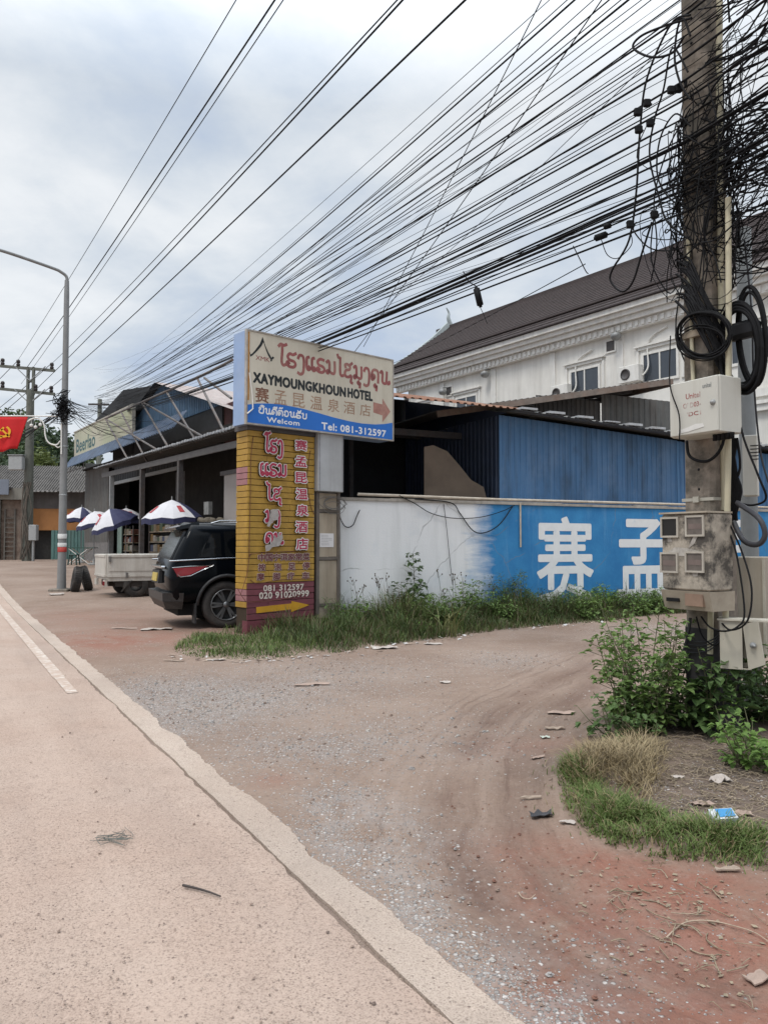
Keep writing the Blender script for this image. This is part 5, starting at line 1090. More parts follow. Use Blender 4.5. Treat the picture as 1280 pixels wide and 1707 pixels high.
# ------------------------------------------------------------------ beer umbrellas
MUW = mat('umbrella_white', (.60, .59, .61), .75, var=.08, scale=3); MUN = mat('umbrella_navy', (.030, .033, .085), .75, var=.15, scale=3); MUG = mat('umbrella_grey', (.10, .105, .11), .75, var=.15); MUR = mat('umbrella_red', (.40, .05, .06), .7)
def umbrella(u, va, vr, R_, Y, pattern, tilt, lab):
    a = at(u, va, Y); rz_ = at(u, vr, Y).z; g = T(a.x, a.y)
    um = thing('beer_umbrella', lab, 'umbrella', (a.x, a.y, g), 'beer umbrellas in front of the market')
    H = a.z - rz_; q = Matrix.Rotation(tilt[0], 3, 'X') @ Matrix.Rotation(tilt[1], 3, 'Y'); n_ = 8
    def P(k, f, dz=0): 
        an = 2 * pi * k / n_ + .3; return a + q @ Vector((cos(an) * R_ * f, sin(an) * R_ * f, -H * (0.42 * f + .58 * f * f) + dz))
    for k in range(n_):
        m = {'w': MUW, 'n': MUN, 'g': MUG}[pattern[k]]; b = MB(); vs = []; F_ = (0.0, .3, .55, .8, 1.0)
        for f in F_:
            for j in (0, .5, 1): vs.append(P(k + j, f * (1 - .05 * (j == .5))))
        vs2 = [v - Vector((0, 0, .012)) for v in vs]; fs = []
        for i in range(4):
            for j in range(2): o = i * 3 + j; fs.append((o, o + 1, o + 4, o + 3)); fs.append((15 + o, 15 + o + 3, 15 + o + 4, 15 + o + 1))
        fs += [(12, 13, 28, 27), (13, 14, 29, 28)]
        b.add(vs + vs2, fs); b.build('canopy_panel', m, um)
        if pattern[k] == 'w' and k % 2 == 0:
            b = MB(); c_ = [P(k + .32, .5, .015), P(k + .68, .5, .015), P(k + .64, .78, .015), P(k + .36, .78, .015)]; b.add(c_ + [p - Vector((0, 0, .012)) for p in c_], [(0, 1, 2, 3), (7, 6, 5, 4), (0, 4, 5, 1), (1, 5, 6, 2), (2, 6, 7, 3), (3, 7, 4, 0)]); b.build('printed_patch', MUR, um)
    b = MB()
    for k in range(n_):
        for j in (0, .5):
            p0, p1 = P(k + j, 1 - .05 * (j == .5)), P(k + j + .5, 1 - .05 * (j == 0)); d = Vector((0, 0, -.20)); b.add([p0, p1, p1 + d, p0 + d, p0 * 1.0 + Vector((0, 0, -.002)), p1 + Vector((0, 0, -.002)), p1 + d, p0 + d], [(0, 1, 2, 3)])
    b.build('valance', MUN, um)
    b = MB(); b.tube([(a.x, a.y, g), a + Vector((0, 0, .12))], .022, 8); b.build('pole', MGreySteel, um)
    b = MB(); b.lathe([(0, 0), (.25, 0), (.25, .06), (.06, .1), (.03, .3), (0, .3)], (a.x, a.y, g), None, 14); b.build('base', mat('base_concrete', (.3, .3, .29), .9), um)
umbrella(287, 833, 864, 1.05, 27.0, 'wwgnwwwn', (0.05, -0.03), 'white and navy umbrella with navy rim nearest the black car')
umbrella(211, 847, 866, .92, 35.5, 'gwwggwww', (0, 0), 'pale grey and black umbrella between two market posts')
umbrella(183, 848, 874, 1.02, 33.5, 'wwwwwwnn', (0.22, -0.30), 'tilted white umbrella leaning down behind the market post')
umbrella(137, 845, 865, .88, 40, 'nwwnwwnw', (0, 0), 'navy and white umbrella behind the lamp pole')
umbrella(158, 852, 872, .95, 36, 'wwwwwwww', (.1, -.22), 'plain white umbrella low between the navy one and the tilted one')
tb = thing('folding_table', 'green topped folding table with crossed white legs by the market end wall', 'table', at(135, 932, 38))
tc_ = at(135, 914, 38); b = MB(); b.bx(tc_.x - .75, tc_.x + .75, tc_.y - .3, tc_.y + .3, tc_.z, tc_.z + .04); b.build('tabletop', mat('green_top', (.03, .08, .06), .6), tb)
for y in (-.25, .25):
    for s_ in (-1, 1): b = MB(); b.tube([(tc_.x - .5 * s_, tc_.y + y, tc_.z), (tc_.x + .5 * s_, tc_.y + y, T(tc_.x, tc_.y))], .025, 6); b.build('leg', MTrim, tb)
p = at(124, 930, 36); st_ = thing('plastic_stool', 'dark green plastic stool by the folding table', 'stool', (p.x, p.y, T(p.x, p.y)))
b = MB(); g = T(p.x, p.y); b.bx(p.x - .2, p.x + .2, p.y - .2, p.y + .2, g + .45, g + .5, b=.02); b.build('seat', mat('dark_green_plastic', (.02, .05, .04), .5), st_)
for sx in (-1, 1):
    for sy in (-1, 1): b = MB(); b.bar((p.x + .15 * sx, p.y + .15 * sy, g + .45), (p.x + .2 * sx, p.y + .2 * sy, g), .05, .05); b.build('leg', mat('dark_green_plastic', (.02, .05, .04)), st_)

# ------------------------------------------------------------------ lamp pole with flag
LP = gp(103, 985); lx, ly, lz = LP
lamp = thing('street_lamp', 'tall grey steel street lamp with curved arm and red and white bands', 'street lamp', LP)
MPole = mat('grey_pole', (.215, .22, .22), .6, var=.12, scale=5, col2=(.15, .135, .12), amt=.5, streak=True)
ztop_ = at(111, 462, ly).z
b = MB(); b.lathe([(.135, lz), (.135, lz + .02), (.125, lz + .3), (.105, lz + 3.2), (.075, ztop_ - .5), (.062, ztop_ - .1)], (lx, ly, 0), None, 10); b.build('pole', MPole, lamp)
b = MB(); dl = Vector((-.869, -.495, 0)); zA = at(0, 405, ly - .7).z
arm = spline([Vector((lx, ly, ztop_ - .12)), Vector((lx, ly, ztop_ + .02)) + dl * .02, Vector((lx, ly, ztop_ + .12)) + dl * .16, Vector((lx, ly, ztop_ + .20)) + dl * .4, Vector((lx, ly, ztop_ + .42)) + dl * 1.5, Vector((lx, ly, ztop_ + .52)) + dl * 2.2], 6); b.tube(arm, .045, 8); b.build('arm', MPole, lamp)
e = arm[-1]; b = MB(); b.hexa([e + Vector((-.1, .12, -.06)), e + Vector((-.1, -.12, -.06)), e + dl * .6 + Vector((-.1, -.1, -.02)), e + dl * .6 + Vector((.05, .12, -.02)), e + Vector((-.05, .1, .05)), e + Vector((-.05, -.1, .05)), e + dl * .6 + Vector((-.05, -.05, .05)), e + dl * .6 + Vector((.0, .05, .05))]); b.build('lamp_head', MGreySteel, lamp)
def band(v0, v1, m, r=.128):
    z0_, z1_ = at(103, v0, ly).z, at(103, v1, ly).z; b = MB(); b.lathe([(r, z0_), (r, z1_), (r - .004, z1_)], (lx, ly, 0), None, 10); b.build('band', m, lamp)
band(920, 912, mat('band_red', (.34, .03, .02), .6, var=.2)); band(911.5, 905, mat('band_white', (.5, .5, .48), .6, var=.2)); band(898, 890, mat('band_white', (.5, .5, .48)), .1285)
for v in (692, 745, 826, 668): band(v, v - 1.5, MGreySteel, .116)
b = MB(); b.bx(lx - .28, lx + .28, ly - .28, ly + .28, lz - .1, lz + .07, b=.03); b.build('footing', MConc, lamp)
zR_ = at(60, 694, ly).z
rod = MB(); rod.tube([(lx - .08, ly - .02, zR_), (lx - 2.2, ly - .02, zR_ + .01)], .018, 6)
fl = thing('flag', 'red cloth flag with golden hammer and sickle hung from a rod on the lamp pole', 'flag', (lx - 1.4, ly, zR_ - .9))
rod.build('rod', MTrim, fl)
fx0 = at(48, 694, ly).x; fzb = at(30, 748, ly).z; fxb = at(29, 745, ly).x
b = MB(); nu, nv = 24, 10; vs = []
for j in range(nv + 1):
    for i in range(nu + 1):
        f = i / nu; g = j / nv; xr_ = fx0 + (fxb - fx0) * g; xL_ = lx - 2.15; x = xr_ + (xL_ - xr_) * f
        zb_ = fzb - .13 * f; z = zR_ - .012 + (zb_ - zR_ + .012) * g + .02 * sin(f * 9) * g; vs.append((x, ly - .02 + .05 * sin(f * 10 + g * 2) * g, z))
fs = [(j * (nu + 1) + i, j * (nu + 1) + i + 1, (j + 1) * (nu + 1) + i + 1, (j + 1) * (nu + 1) + i) for j in range(nv) for i in range(nu)]
b.add(vs, fs, 0, True); ob_ = b.build('cloth', mat('flag_red', (.52, .012, .014), .75, var=.12, scale=2), fl); so = ob_.modifiers.new('th', 'SOLIDIFY'); so.thickness = .004; so.offset = 1
MGold = mat('flag_gold', (.70, .36, .02), .7, var=.05)
fc = at(12, 723, ly); b = MB(); u_ = (at(25, 723, ly).x - at(0, 723, ly).x) / 25
E_ = lambda px: [(fc.x + (x - 12) * u_, fc.y - .085, fc.z - (y - 723) * u_) for x, y in px]
out_ = []; inn = []
for k in range(13):
    a = radians(-80 + k * 19); out_.append((9.5 + 11.5 * cos(a + .35), 720 + 10 * sin(a + .35))); inn.append((7.8 + 9.3 * cos(a + .35), 719.5 + 7.2 * sin(a + .35)))
b.prism(E_(out_ + inn[::-1]), (0, .006, 0)); b.prism(E_([(3, 727), (1, 730), (5, 732), (8, 728)]), (0, .006, 0))
b.build('sickle', MGold, fl)
b = MB(); b.prism(E_([(4, 717), (6.5, 715), (20, 728), (18, 730)]), (0, .005, 0)); b.prism(E_([(2, 718), (8, 712), (10.5, 714), (4.5, 720)]), (0, .007, 0)); b.build('hammer', MGold, fl)
sc_ = thing('scroll_bracket', 'white curled iron bracket on the lamp pole under the flag rod', 'bracket', at(100, 735, ly))
b = MB(); S_ = [(47, 703), (52, 699), (62, 697), (71, 702), (75, 712), (76, 725), (80, 736), (88, 741), (96, 741), (101, 735)]
b.tube(spline([at(u, v, ly - .02) for u, v in S_], 5), .022, 6); b.tube([at(103, 706, ly - .13), at(103, 757, ly - .13)], .022, 6); b.tube(spline([at(u, v, ly - .02) for u, v in ((92, 742), (97, 746), (101, 744))], 4), .018, 6); b.build('scroll', MTrim, sc_)
sm = [(53, 709), (60, 712), (68, 708)]
b = MB()
for u, v in sm: b.lathe([(0, -.05), (.05, -.03), (.05, .03), (0, .05)], at(u, v, ly - .02), None, 8); b.tube([at(u, v, ly - .02), at(u, v - 8, ly - .02)], .006, 4)
b.build('hanging_bulb', MTrim, sc_)

# ------------------------------------------------------------------ power pole beyond, with two cross arms
PY = 45.0; pp = at(46, 936, PY); pole2 = thing('power_pole', 'tall grey concrete power pole with two crossarms of insulators by the tiled house', 'utility pole', (pp.x, pp.y, T(pp.x, pp.y)))
pzt = at(46, 612, PY).z; MPP = mat('greenish_concrete', (.13, .135, .115), .9, var=.25, scale=4, col2=(.07, .07, .06), amt=.5, streak=True)
b = MB(); z6 = at(46, 650, PY).z; b.lathe([(.32, T(pp.x, pp.y)), (.22, z6)], (pp.x, pp.y, 0), None, 8)
for s_ in (-1, 1): b.bx(pp.x + s_ * .16 - .06, pp.x + s_ * .16 + .06, pp.y - .1, pp.y + .1, z6 - .3, pzt)
b.bx(pp.x - .1, pp.x + .1, pp.y - .08, pp.y + .08, z6 + .45, z6 + .6); b.build('shaft', MPP, pole2)
INS = []
for v0, v1, us in ((610, 618, (5, 31, 87)), (648, 657, (5, 60, 86))):
    a, c = at(0, v0, PY), at(92, v1, PY); b = MB(); b.bar(a, c, .12, .16); b.build('cross_arm', MPP, pole2)
    b = MB()
    for s_ in (-1, 1): b.bar(Vector((pp.x, pp.y - .1, a.z - .9)), Vector((pp.x + s_ * .9, pp.y - .1, a.z - .05)), .05, .05)
    b.build('brace', MGreySteel, pole2)
    for u in us:
        p = at(u, v0 + (v1 - v0) * u / 92, PY); b = MB(); b.lathe([(.04, .05), (.11, .1), (.12, .2), (.07, .25), (.12, .3), (.11, .42), (.05, .47), (0, .47)], p, None, 8); b.build('insulator', mat('brown_insulator', (.03, .022, .02), .35), pole2); INS.append(p + Vector((0, 0, .45)))
bx2 = at(30, 772, PY - .4); bb = thing('pole_box', 'grey metal box fixed to the far power pole', 'box', bx2)
b = MB(); b.bx(bx2.x - .4, bx2.x + .4, PY - .7, PY - .3, bx2.z - .42, bx2.z + .42, b=.03); b.build('casing', mat('light_grey_box', (.32, .33, .33), .6, var=.1), bb)
b = MB(); b.bx(bx2.x - .45, bx2.x + .45, PY - .75, PY - .3, bx2.z + .421, bx2.z + .47); b.build('lid', MGreySteel, bb)
b = MB(); rr = random.Random(8)
for k in range(9):
    z0_ = T(pp.x, pp.y); x0 = pp.x + rr.uniform(-.3, .45)
    b.tube(spline([(x0, PY - .3, z0_ + .1), (pp.x + rr.uniform(-.3, .4), PY - .36, z0_ + 1.4), (pp.x + rr.uniform(-.28, .35), PY - .33, z0_ + 3.0), (pp.x + rr.uniform(-.2, .3), PY - .3, z0_ + 4.6)], 4), .03, 5)
tag(b.build('pole_cables', mat('grey_brown_cable', (.10, .085, .07), .8, var=.3)), 'bundle of grey cables running up the far power pole', 'cables', kind='stuff')
mb_ = at(57, 888, PY - .5); mt_ = thing('meter_cabinet', 'pale grey meter cabinet standing at the foot of the far power pole', 'cabinet', (mb_.x, mb_.y, T(mb_.x, mb_.y)))
b = MB(); b.bx(mb_.x - .22, mb_.x + .22, mb_.y - .2, mb_.y + .15, mb_.z - .45, mb_.z + .45, b=.02); b.build('casing', mat('light_grey_box', (.32, .33, .33)), mt_)
b = MB(); b.bx(mb_.x - .05, mb_.x + .05, mb_.y - .1, mb_.y + .05, T(mb_.x, mb_.y), mb_.z - .451); b.build('post', MGreySteel, mt_)

# ------------------------------------------------------------------ houses and hill at the far end
HY = 50.0; BH = basis((1, 0.12), (at(100, 900, HY).x, HY, 0)); hx = lambda u, v, y=0.0: onp(u, v, BH, y)
house = thing('tile_roof_house', 'low house with old tiled roof, orange upper wall and teal folding gates', 'house', (BH @ Vector((0, 0, 0))) + Vector((0, 0, .5)))
xa, _ = hx(-45, 850); xm = hx(54, 850)[0]; xq = hx(86, 900)[0]; xe = hx(150, 850)[0]
z_b = .45; z_o0 = hx(100, 884)[1]; z_o1 = hx(100, 848)[1]; z_w = hx(100, 820)[1]; z_r = hx(100, 785, 3)[1]
b = MB(BH); b.bx(xm, xe + 3, .0, .2, z_o0 + .001, z_o1); b.build('upper_wall', mat('orange_wall', (.34, .155, .055), .85, var=.12, scale=2, col2=(.2, .09, .04), amt=.3), house)
b = MB(BH); b.bx(xm, xe + 3, -.02, .2, z_o1 + .001, z_w + .2); b.build('plank_wall', mat('grey_planks', (.11, .10, .095), .9, var=.25, scale=2, col2=(.06, .055, .05), amt=.5, streak=True), house)
b = MB(BH); b.corrug((xq, .0, z_b), (xe + 3 - xq, 0, 0), (0, 0, z_o0 - z_b), 26, -.05, (0, 1, 0)); b.build('gate', mat('teal_gate', (.105, .205, .19), .7, var=.15, scale=2, col2=(.16, .19, .17), amt=.4, streak=True), house)
b = MB(BH); b.bx(xm, xq - .01, .5, .6, z_b, z_o0); b.build('dark_door', mat('dark_doorway', (.045, .043, .04), .9), house)
b = MB(BH); b.corrug((xa - 8, -.6, z_w - .05), (xe - xa + 12, 0, 0), (0, 4.2, z_r - z_w + .4), 120, .07, (0, -.3, 1)); b.build('roof', mat('old_grey_tiles', (.135, .125, .115), .9, var=.35, scale=3, col2=(.06, .055, .05), amt=.7), house)
b = MB(BH); x = xa - 8
while x < xe + 3.5: b.bx(x, x + .14, -.66, -.55, z_w - .05, z_w + .06); x += .27
b.build('eave_tile', mat('pale_tile_end', (.33, .32, .31), .9, var=.3), house)
b = MB(BH); b.bx(xa - 8, xe + 4, 3.4, 3.7, z_b, z_r - .2); b.build('back_wall', MDark, house)
h2 = thing('concrete_house', 'weathered concrete house front with dark doorway at the road bend', 'house', BH @ Vector((hx(18, 900)[0], -.4, .5)))
b = MB(BH); x0 = hx(-60, 900)[0]; x1 = hx(8, 900)[0]; x2 = hx(38, 900)[0]; zc = hx(20, 834)[1]
b.bx(x0, x1, -.9, -.7, z_b, zc); b.bx(x0, x2 + .5, -.9, -.7, zc + .001, zc + .75); b.build('wall', mat('weathered_concrete', (.26, .25, .22), .9, var=.2, scale=1.5, col2=(.12, .115, .10), amt=.6, streak=True), h2)
b = MB(BH); b.bx(x1 + .001, x2 + .3, -.6, -.5, z_b, zc); b.build('door_boards', mat('peeling_boards', (.16, .115, .09), .9, var=.4, scale=3, col2=(.33, .28, .23), amt=.6), h2)
b = MB(BH); xm_ = (x1 + x2) / 2
for s_ in (-.3, .3): b.bx(xm_ + s_ - .04, xm_ + s_ + .04, -.72, -.64, z_b, zc - .6)
for k in range(9): b.bx(xm_ - .26, xm_ + .26, -.71, -.65, z_b + .25 + k * .3, z_b + .3 + k * .3)
tag(b.build('ladder', mat('grey_wood', (.13, .12, .105), .9, var=.2)), 'grey wooden ladder leaning in the concrete house doorway', 'ladder')
b = MB(BH); x0, z0_ = hx(-40, 824, -1.5); x1, z1_ = hx(15, 799, -1.5); b.bx(x0, x1, -1.5, -1.4, z0_, z1_); bo_ = b.build('sign_panel', mat('blue_grey_panel', (.17, .19, .23), .6, var=.1)); tag(bo_, 'blank blue grey sign panel jutting from the concrete house', 'sign')
b = MB(BH); b.bx(x0, x1 + .03, -1.39, -.6, z0_ + .4, z0_ + .5); b.build('panel_bracket', MSteelD, bo_)

# wooded hill
hv = []; hf = []; NX, NY = 46, 16
def hill_h(x, y):
    f = max(0, min(1, (y - 72) / 60)); px = 640 + x / y * 1282
    prof = 15 * exp(-((px + 30) / 190.0) ** 2) + 6 * exp(-((px - 60) / 120) ** 2)
    return 0.4 + prof * f * f * (3 - 2 * f) * y / 135 + 2.5 * noise.noise(Vector((x * .05, y * .05, 0))) * f
for j in range(NY + 1):
    for i in range(NX + 1):
        y = 70 + 110 * j / NY; x = -140 + 190 * i / NX; x = x * y / 120; hv.append((x, y, hill_h(x, y)))
hf = [(j * (NX + 1) + i, j * (NX + 1) + i + 1, (j + 1) * (NX + 1) + i + 1, (j + 1) * (NX + 1) + i) for j in range(NY) for i in range(NX)]
b = MB(); b.add(hv, hf, 0, True); ho_ = b.build('hill', mat('hill_ground', (.03, .045, .02), .95, var=.3, scale=.3), None, (0, 0, 0)); tag(ho_, 'low green wooded hill beyond the houses', kind='structure')
def leaf_mat(name, c, c2, tr=.25, sc=.6, hue=.25):
    if name in _M: return _M[name]
    t = NT(name); f = t.noise(sc, 4, .6); g = t.noise(sc * 14, 2, .5)
    cc = t.mix(t.rng(f, .35, .65), c, c2); cc = t.mix(t.rng(g, .45, .7, 0, hue), cc, tuple(x * 1.9 for x in c2)); t.col(cc); t.rough(.6); t.b.inputs['Specular IOR Level'].default_value = .3
    tl_ = t.n('ShaderNodeBsdfTranslucent'); t.l(cc, tl_.inputs[0]); mx = t.n('ShaderNodeMixShader'); mx.inputs[0].default_value = tr; t.l(t.b.outputs[0], mx.inputs[1]); t.l(tl_.outputs[0], mx.inputs[2]); t.l(mx.outputs[0], t.out.inputs[0])
    _M[name] = t.m; return t.m
def clump(mb, c, r, n_, s, rng, flat=.75):
    for _ in range(n_):
        d = Vector((rng.gauss(0, 1), rng.gauss(0, 1), rng.gauss(0, 1) * flat)); d.normalize(); p = Vector(c) + d * r * (rng.random() ** .45) * Vector((1, 1, flat)).length / 1.6
        a = Vector((rng.gauss(0, 1), rng.gauss(0, 1), rng.gauss(0, .6))).normalized() * s; e = a.orthogonal().normalized() * s * .55; e.rotate(Matrix.Rotation(rng.random() * 6.28, 3, a))
        mb.add([p - a, p + e, p + a, p - e], [(0, 1, 2, 3)])
rr = random.Random(31); b = MB()
for _ in range(420):
    y = rr.uniform(84, 172); u = rr.uniform(-60, 190); x = (u - 640) / 1282 * y
    z = hill_h(x, y)
    r = rr.uniform(1.5, 3.2); clump(b, (x, y, z + r * .6), r, 90, rr.uniform(.22, .40) * y / 120 + .06, rr)
tag(b.build('forest', leaf_mat('forest_leaf', (.042, .066, .028), (.085, .12, .048), .15, .12)), 'dense green woodland covering the far hill', kind='stuff')
def tree(u, v0, vtop, Y, R_, lab, m, seed, fl=.8):
    rng = random.Random(seed); p = at(u, v0, Y); g = T(p.x, p.y) if Y < 70 else .5; top = at(u, vtop, Y).z; H = top - g
    t_ = thing('tree', lab, 'tree', (p.x, p.y, g), 'trees behind the houses')
    tk_ = MB(); tk_.tube(spline([(p.x, p.y, g), (p.x + .2, p.y, g + H * .3), (p.x - .1, p.y, g + H * .7)], 4), [.28 - .024 * i for i in range(9)], 7)
    cr = MB()
    for k in range(16):
        an = rng.random() * 6.28; rr_ = R_ * rng.random() ** .5 * .8; z = g + H * rng.uniform(.45, .9); c = Vector((p.x + cos(an) * rr_, p.y + sin(an) * rr_, z))
        tk_.tube([(p.x, p.y, g + H * .35), c], [.09, .03], 5); clump(cr, c, R_ * rng.uniform(.32, .5), 130, .17 + R_ * .018, rng, fl)
    cr.build('crown', m, t_); tk_.build('trunk', mat('bark', (.06, .05, .04), .9), t_)
M1 = leaf_mat('tree_leaf_olive', (.075, .105, .030), (.14, .165, .055), .25, .3); M2 = leaf_mat('tree_leaf_dark', (.022, .04, .018), (.04, .065, .03), .15, .3)
tree(88, 915, 738, 62, 3.1, 'yellow green bushy tree behind the tiled roof', M1, 1); tree(66, 915, 752, 60, 2.3, 'olive leafy tree beside the far power pole', M1, 2); tree(113, 915, 712, 66, 2.6, 'dark green tree rising behind the lamp pole', M2, 3)
tree(122, 915, 735, 58, 1.7, 'dark tree squeezed against the market end', M2, 4); tree(12, 915, 764, 60, 3.0, 'grey green tree beyond the concrete house', M2, 5); tree(58, 915, 705, 74, 4.0, 'tall dark tree high behind the far power pole', M2, 6)
# ------------------------------------------------------------------ near utility pole
UP = Vector((2.50, 5.90, 0)); BU = basis((0.495, -0.869), (UP.x, UP.y, 0)); u_xz = lambda u, v, y=-.13: onp(u, v, BU, y)
pole = thing('utility_pole', 'weathered square concrete utility pole carrying wires, meter boxes and conduits', 'utility pole', UP)
b = MB(BU)
def sq(h, r=.028): return [(-h + r, -h), (h - r, -h), (h, -h + r), (h, h - r), (h - r, h), (-h + r, h), (-h, h - r), (-h, -h + r)]
lv = [(-.2, .145), (1.2, .139), (2.6, .132), (4.4, .122), (6.2, .113), (9.5, .098)]
vs = []; fs = []
for z, h in lv: vs += [(x, y, z) for x, y in sq(h)]
for i in range(len(lv) - 1):
    for k in range(8): fs.append((i * 8 + k, i * 8 + (k + 1) % 8, i * 8 + 8 + (k + 1) % 8, i * 8 + 8 + k))
fs += [tuple(range(7, -1, -1)), tuple(range(40, 48))]
b.add(vs, fs); b.build('shaft', MConc, pole)
b = MB(BU); q = sq(.1485); b.prism([(x, y, -.1) for x, y in q], (0, 0, .92)); b.build('dark_base', mat('tarred_base', (.035, .033, .035), .85, var=.35, scale=9, col2=(.09, .08, .07), amt=.5), pole)
b = MB(BU)
for z in (2.02, 1.87, 3.3, 4.9, 5.35): b.lathe([(.0, -.003), (.011, -.003), (.011, .002), (0, .002)], (.01, -.134, z), (0, -1, 0), 8)
b.build('bolt_hole', MBlack, pole)
zb_ = u_xz(1160, 833)[1]; b = MB(BU)
b.bx(-.142, .142, -.142, -.134, zb_ - .012, zb_ + .012); b.bx(.134, .142, -.134, .142, zb_ - .012, zb_ + .012); b.bx(-.03, .02, -.158, -.143, zb_ - .022, zb_ + .022); b.build('steel_strap', mat('pale_strap', (.42, .40, .34), .5, metal=.2), pole)
for px, r, lab in (([(1199, -60), (1198, 120), (1200, 420), (1204, 640), (1206, 850)], .024, 1), ([(1213, 330), (1214, 560), (1213, 760), (1209, 1000), (1208, 1070)], .022, 2), ([(1184, 1020), (1183, 1090)], .022, 3), ([(1146, 395), (1149, 470), (1152, 560), (1155, 640)], .016, 4)):
    b = MB(BU); y = -.155 if lab != 4 else -.15
    if lab == 1: y = -.03
    pts = []
    for u, v in px:
        x, z = onp(u, v, BU, y); pts.append((x, y, z))
    b.tube(pts, r, 10); b.build('conduit', MPvc, pole)
b = MB(BU)
x, z = u_xz(1165, 556); b.bx(x - .14, x + .14, -.175, -.14, z - .025, z + .025); b.build('wooden_bracket', MBoard, pole)
# crossarms above the picture carry the power lines
for z in (8.1, 9.2):
    b = MB(BU); b.bx(-.06, .06, -1.3, 1.3, z, z + .12); b.build('cross_arm', MGreySteel, pole)
# thinner pole close behind
b = MB(); q = at(1251, 1010, 6.6); b.lathe([(.075, -.1), (.062, 4.2), (.0, 4.2)], (q.x, q.y, 0), None, 12)
tag(b.build('support_post', mat('grey_post', (.20, .205, .20), .7, var=.15, scale=4, col2=(.12, .11, .1), amt=.4, streak=True)), 'slim round grey post standing just behind the concrete utility pole', 'post')

MBoxP = mat('pale_enamel_box', (.50, .49, .44), .5, var=.06, scale=3, col2=(.33, .29, .22), amt=.5, streak=True, thr=(.55, .75))
# upper junction box
ub = thing('junction_box', 'pale grey metal junction box with faded red writing high on the concrete pole', 'box', BU @ Vector((-.05, -.3, 2.6)))
yb = -.40
x0, z1_ = onp(1114, 641, BU, yb); _, z0_ = onp(1114, 731, BU, yb); x1, _ = onp(1197, 700, BU, yb)
b = MB(BU); b.bx(x0, x1, yb + .02, yb + .26, z0_, z1_, b=.008); b.build('casing', MBoxP, ub)
b = MB(BU); b.bx(x0 + .004, x1 - .004, yb, yb + .018, z0_ + .006, z1_ - .004, b=.006); dr = b.build('door', MBoxP, ub)
X_ = lambda f, g: (x0 + f * (x1 - x0), z0_ + g * (z1_ - z0_))
MRedI = mat('faded_red_ink', (.30, .07, .065), .7, var=.3, scale=30, col2=(.5, .46, .42), amt=.8, thr=(.45, .6)); MGreyI = mat('grey_ink', (.16, .17, .17), .7)
for txt, fx, gz0, gz1, m in (('unitel', (.70, .87), .80, .88, MGreyI), ('Unitel', (.36, .65), .66, .755, MRedI), ("O' D03-", (.30, .66), .50, .59, MRedI), ("'DC1", (.38, .66), .345, .42, MRedI)):
    a, c = X_(fx[0], gz0), X_(fx[1], gz1); b = MB(BU); put_text(b, txt, a[0], c[0], a[1], c[1], yb - .0012, .012); b.build('faded_word', m, dr)
b = MB(BU); q = X_(.9, .52); b.lathe([(0, .022), (.012, .02), (.02, .006), (.022, 0)], (q[0], yb, q[1]), (0, -1, 0), 12); b.build('lock', MGreySteel, dr)
b = MB(BU); poly = [X_(*p) for p in ((.18, .06), (.22, .12), (.40, .15), (.55, .19), (.70, .18), (.72, .12), (.60, .10), (.40, .07))]; b.plate(poly, yb - .003, .002); b.build('torn_sticker', mat('white_sticker', (.62, .61, .58), .8, var=.1), dr)
b = MB(BU)
for k in range(5): b.lathe([(.016, 0), (.016, -.045), (.0, -.045)], (x0 + .30 + k * .035, yb + .12, z0_ - .001), None, 8)
b.build('cable_gland', MBlack, ub)
# meter box
mbx = thing('meter_box', 'dirty grey four window electric meter box strapped to the concrete pole', 'meter box', BU @ Vector((-.05, -.3, 1.2)))
yb = -.42
x0, z1_ = onp(1101, 858, BU, yb); _, zm = onp(1099, 984, BU, yb); _, z0_ = onp(1099, 1013, BU, yb); x1, _ = onp(1181, 930, BU, yb)
MMet = mat('grimy_meter_box', (.37, .325, .265), .8, var=.3, scale=15, col2=(.052, .046, .040), amt=.95, thr=(.43, .58), bump=.3)
b = MB(BU); b.bx(x0, x1, yb, yb + .27, zm + .012, z1_, b=.012); b.build('casing', MMet, mbx)
b = MB(BU); b.hexa([(x0, yb + .03, z0_), (x1, yb + .03, z0_), (x1, yb + .27, z0_), (x0, yb + .27, z0_), (x0 - .006, yb - .008, zm + .008), (x1 + .006, yb - .008, zm + .008), (x1 + .006, yb + .27, zm + .008), (x0 - .006, yb + .27, zm + .008)]); lc = b.build('lower_cover', mat('beige_cover', (.38, .33, .26), .8, var=.15, scale=5, col2=(.16, .12, .09), amt=.6), mbx)
X_ = lambda f, g: (x0 + f * (x1 - x0), zm + g * (z1_ - zm))
for k, (cx, cz) in enumerate(((.20, .83), (.735, .84), (.18, .37), (.72, .385))):
    c_ = X_(cx, cz); w, h = .066, .062
    b = MB(BU)
    for (a, e, d, f) in ((-w - .014, w + .014, h, h + .014), (-w - .014, w + .014, -h - .014, -h), (-w - .014, -w, -h, h), (w, w + .014, -h, h)): b.bx(c_[0] + a, c_[0] + e, yb - .014, yb - .001, c_[1] + d, c_[1] + f)
    wf = b.build('window_frame', mat('pale_window_trim', (.40, .365, .31), .7, var=.15), mbx)
    b = MB(BU); b.bx(c_[0] - w, c_[0] + w, yb - .006, yb - .0015, c_[1] - h, c_[1] + h); b.build('window_pane', mat('open_window_dark', (.012, .011, .010), .5) if k == 0 else mat('dusty_meter_pane', (.13, .11, .095), .35, var=.3, scale=14), wf)
    if k: b = MB(BU); b.bx(c_[0] - w + .012, c_[0] + w - .012, yb - .0075, yb - .0062, c_[1] - .022, c_[1] + .016); b.build('meter_dial', mat('reddish_dial', (.17, .13, .115), .5), wf)
b = MB(BU)
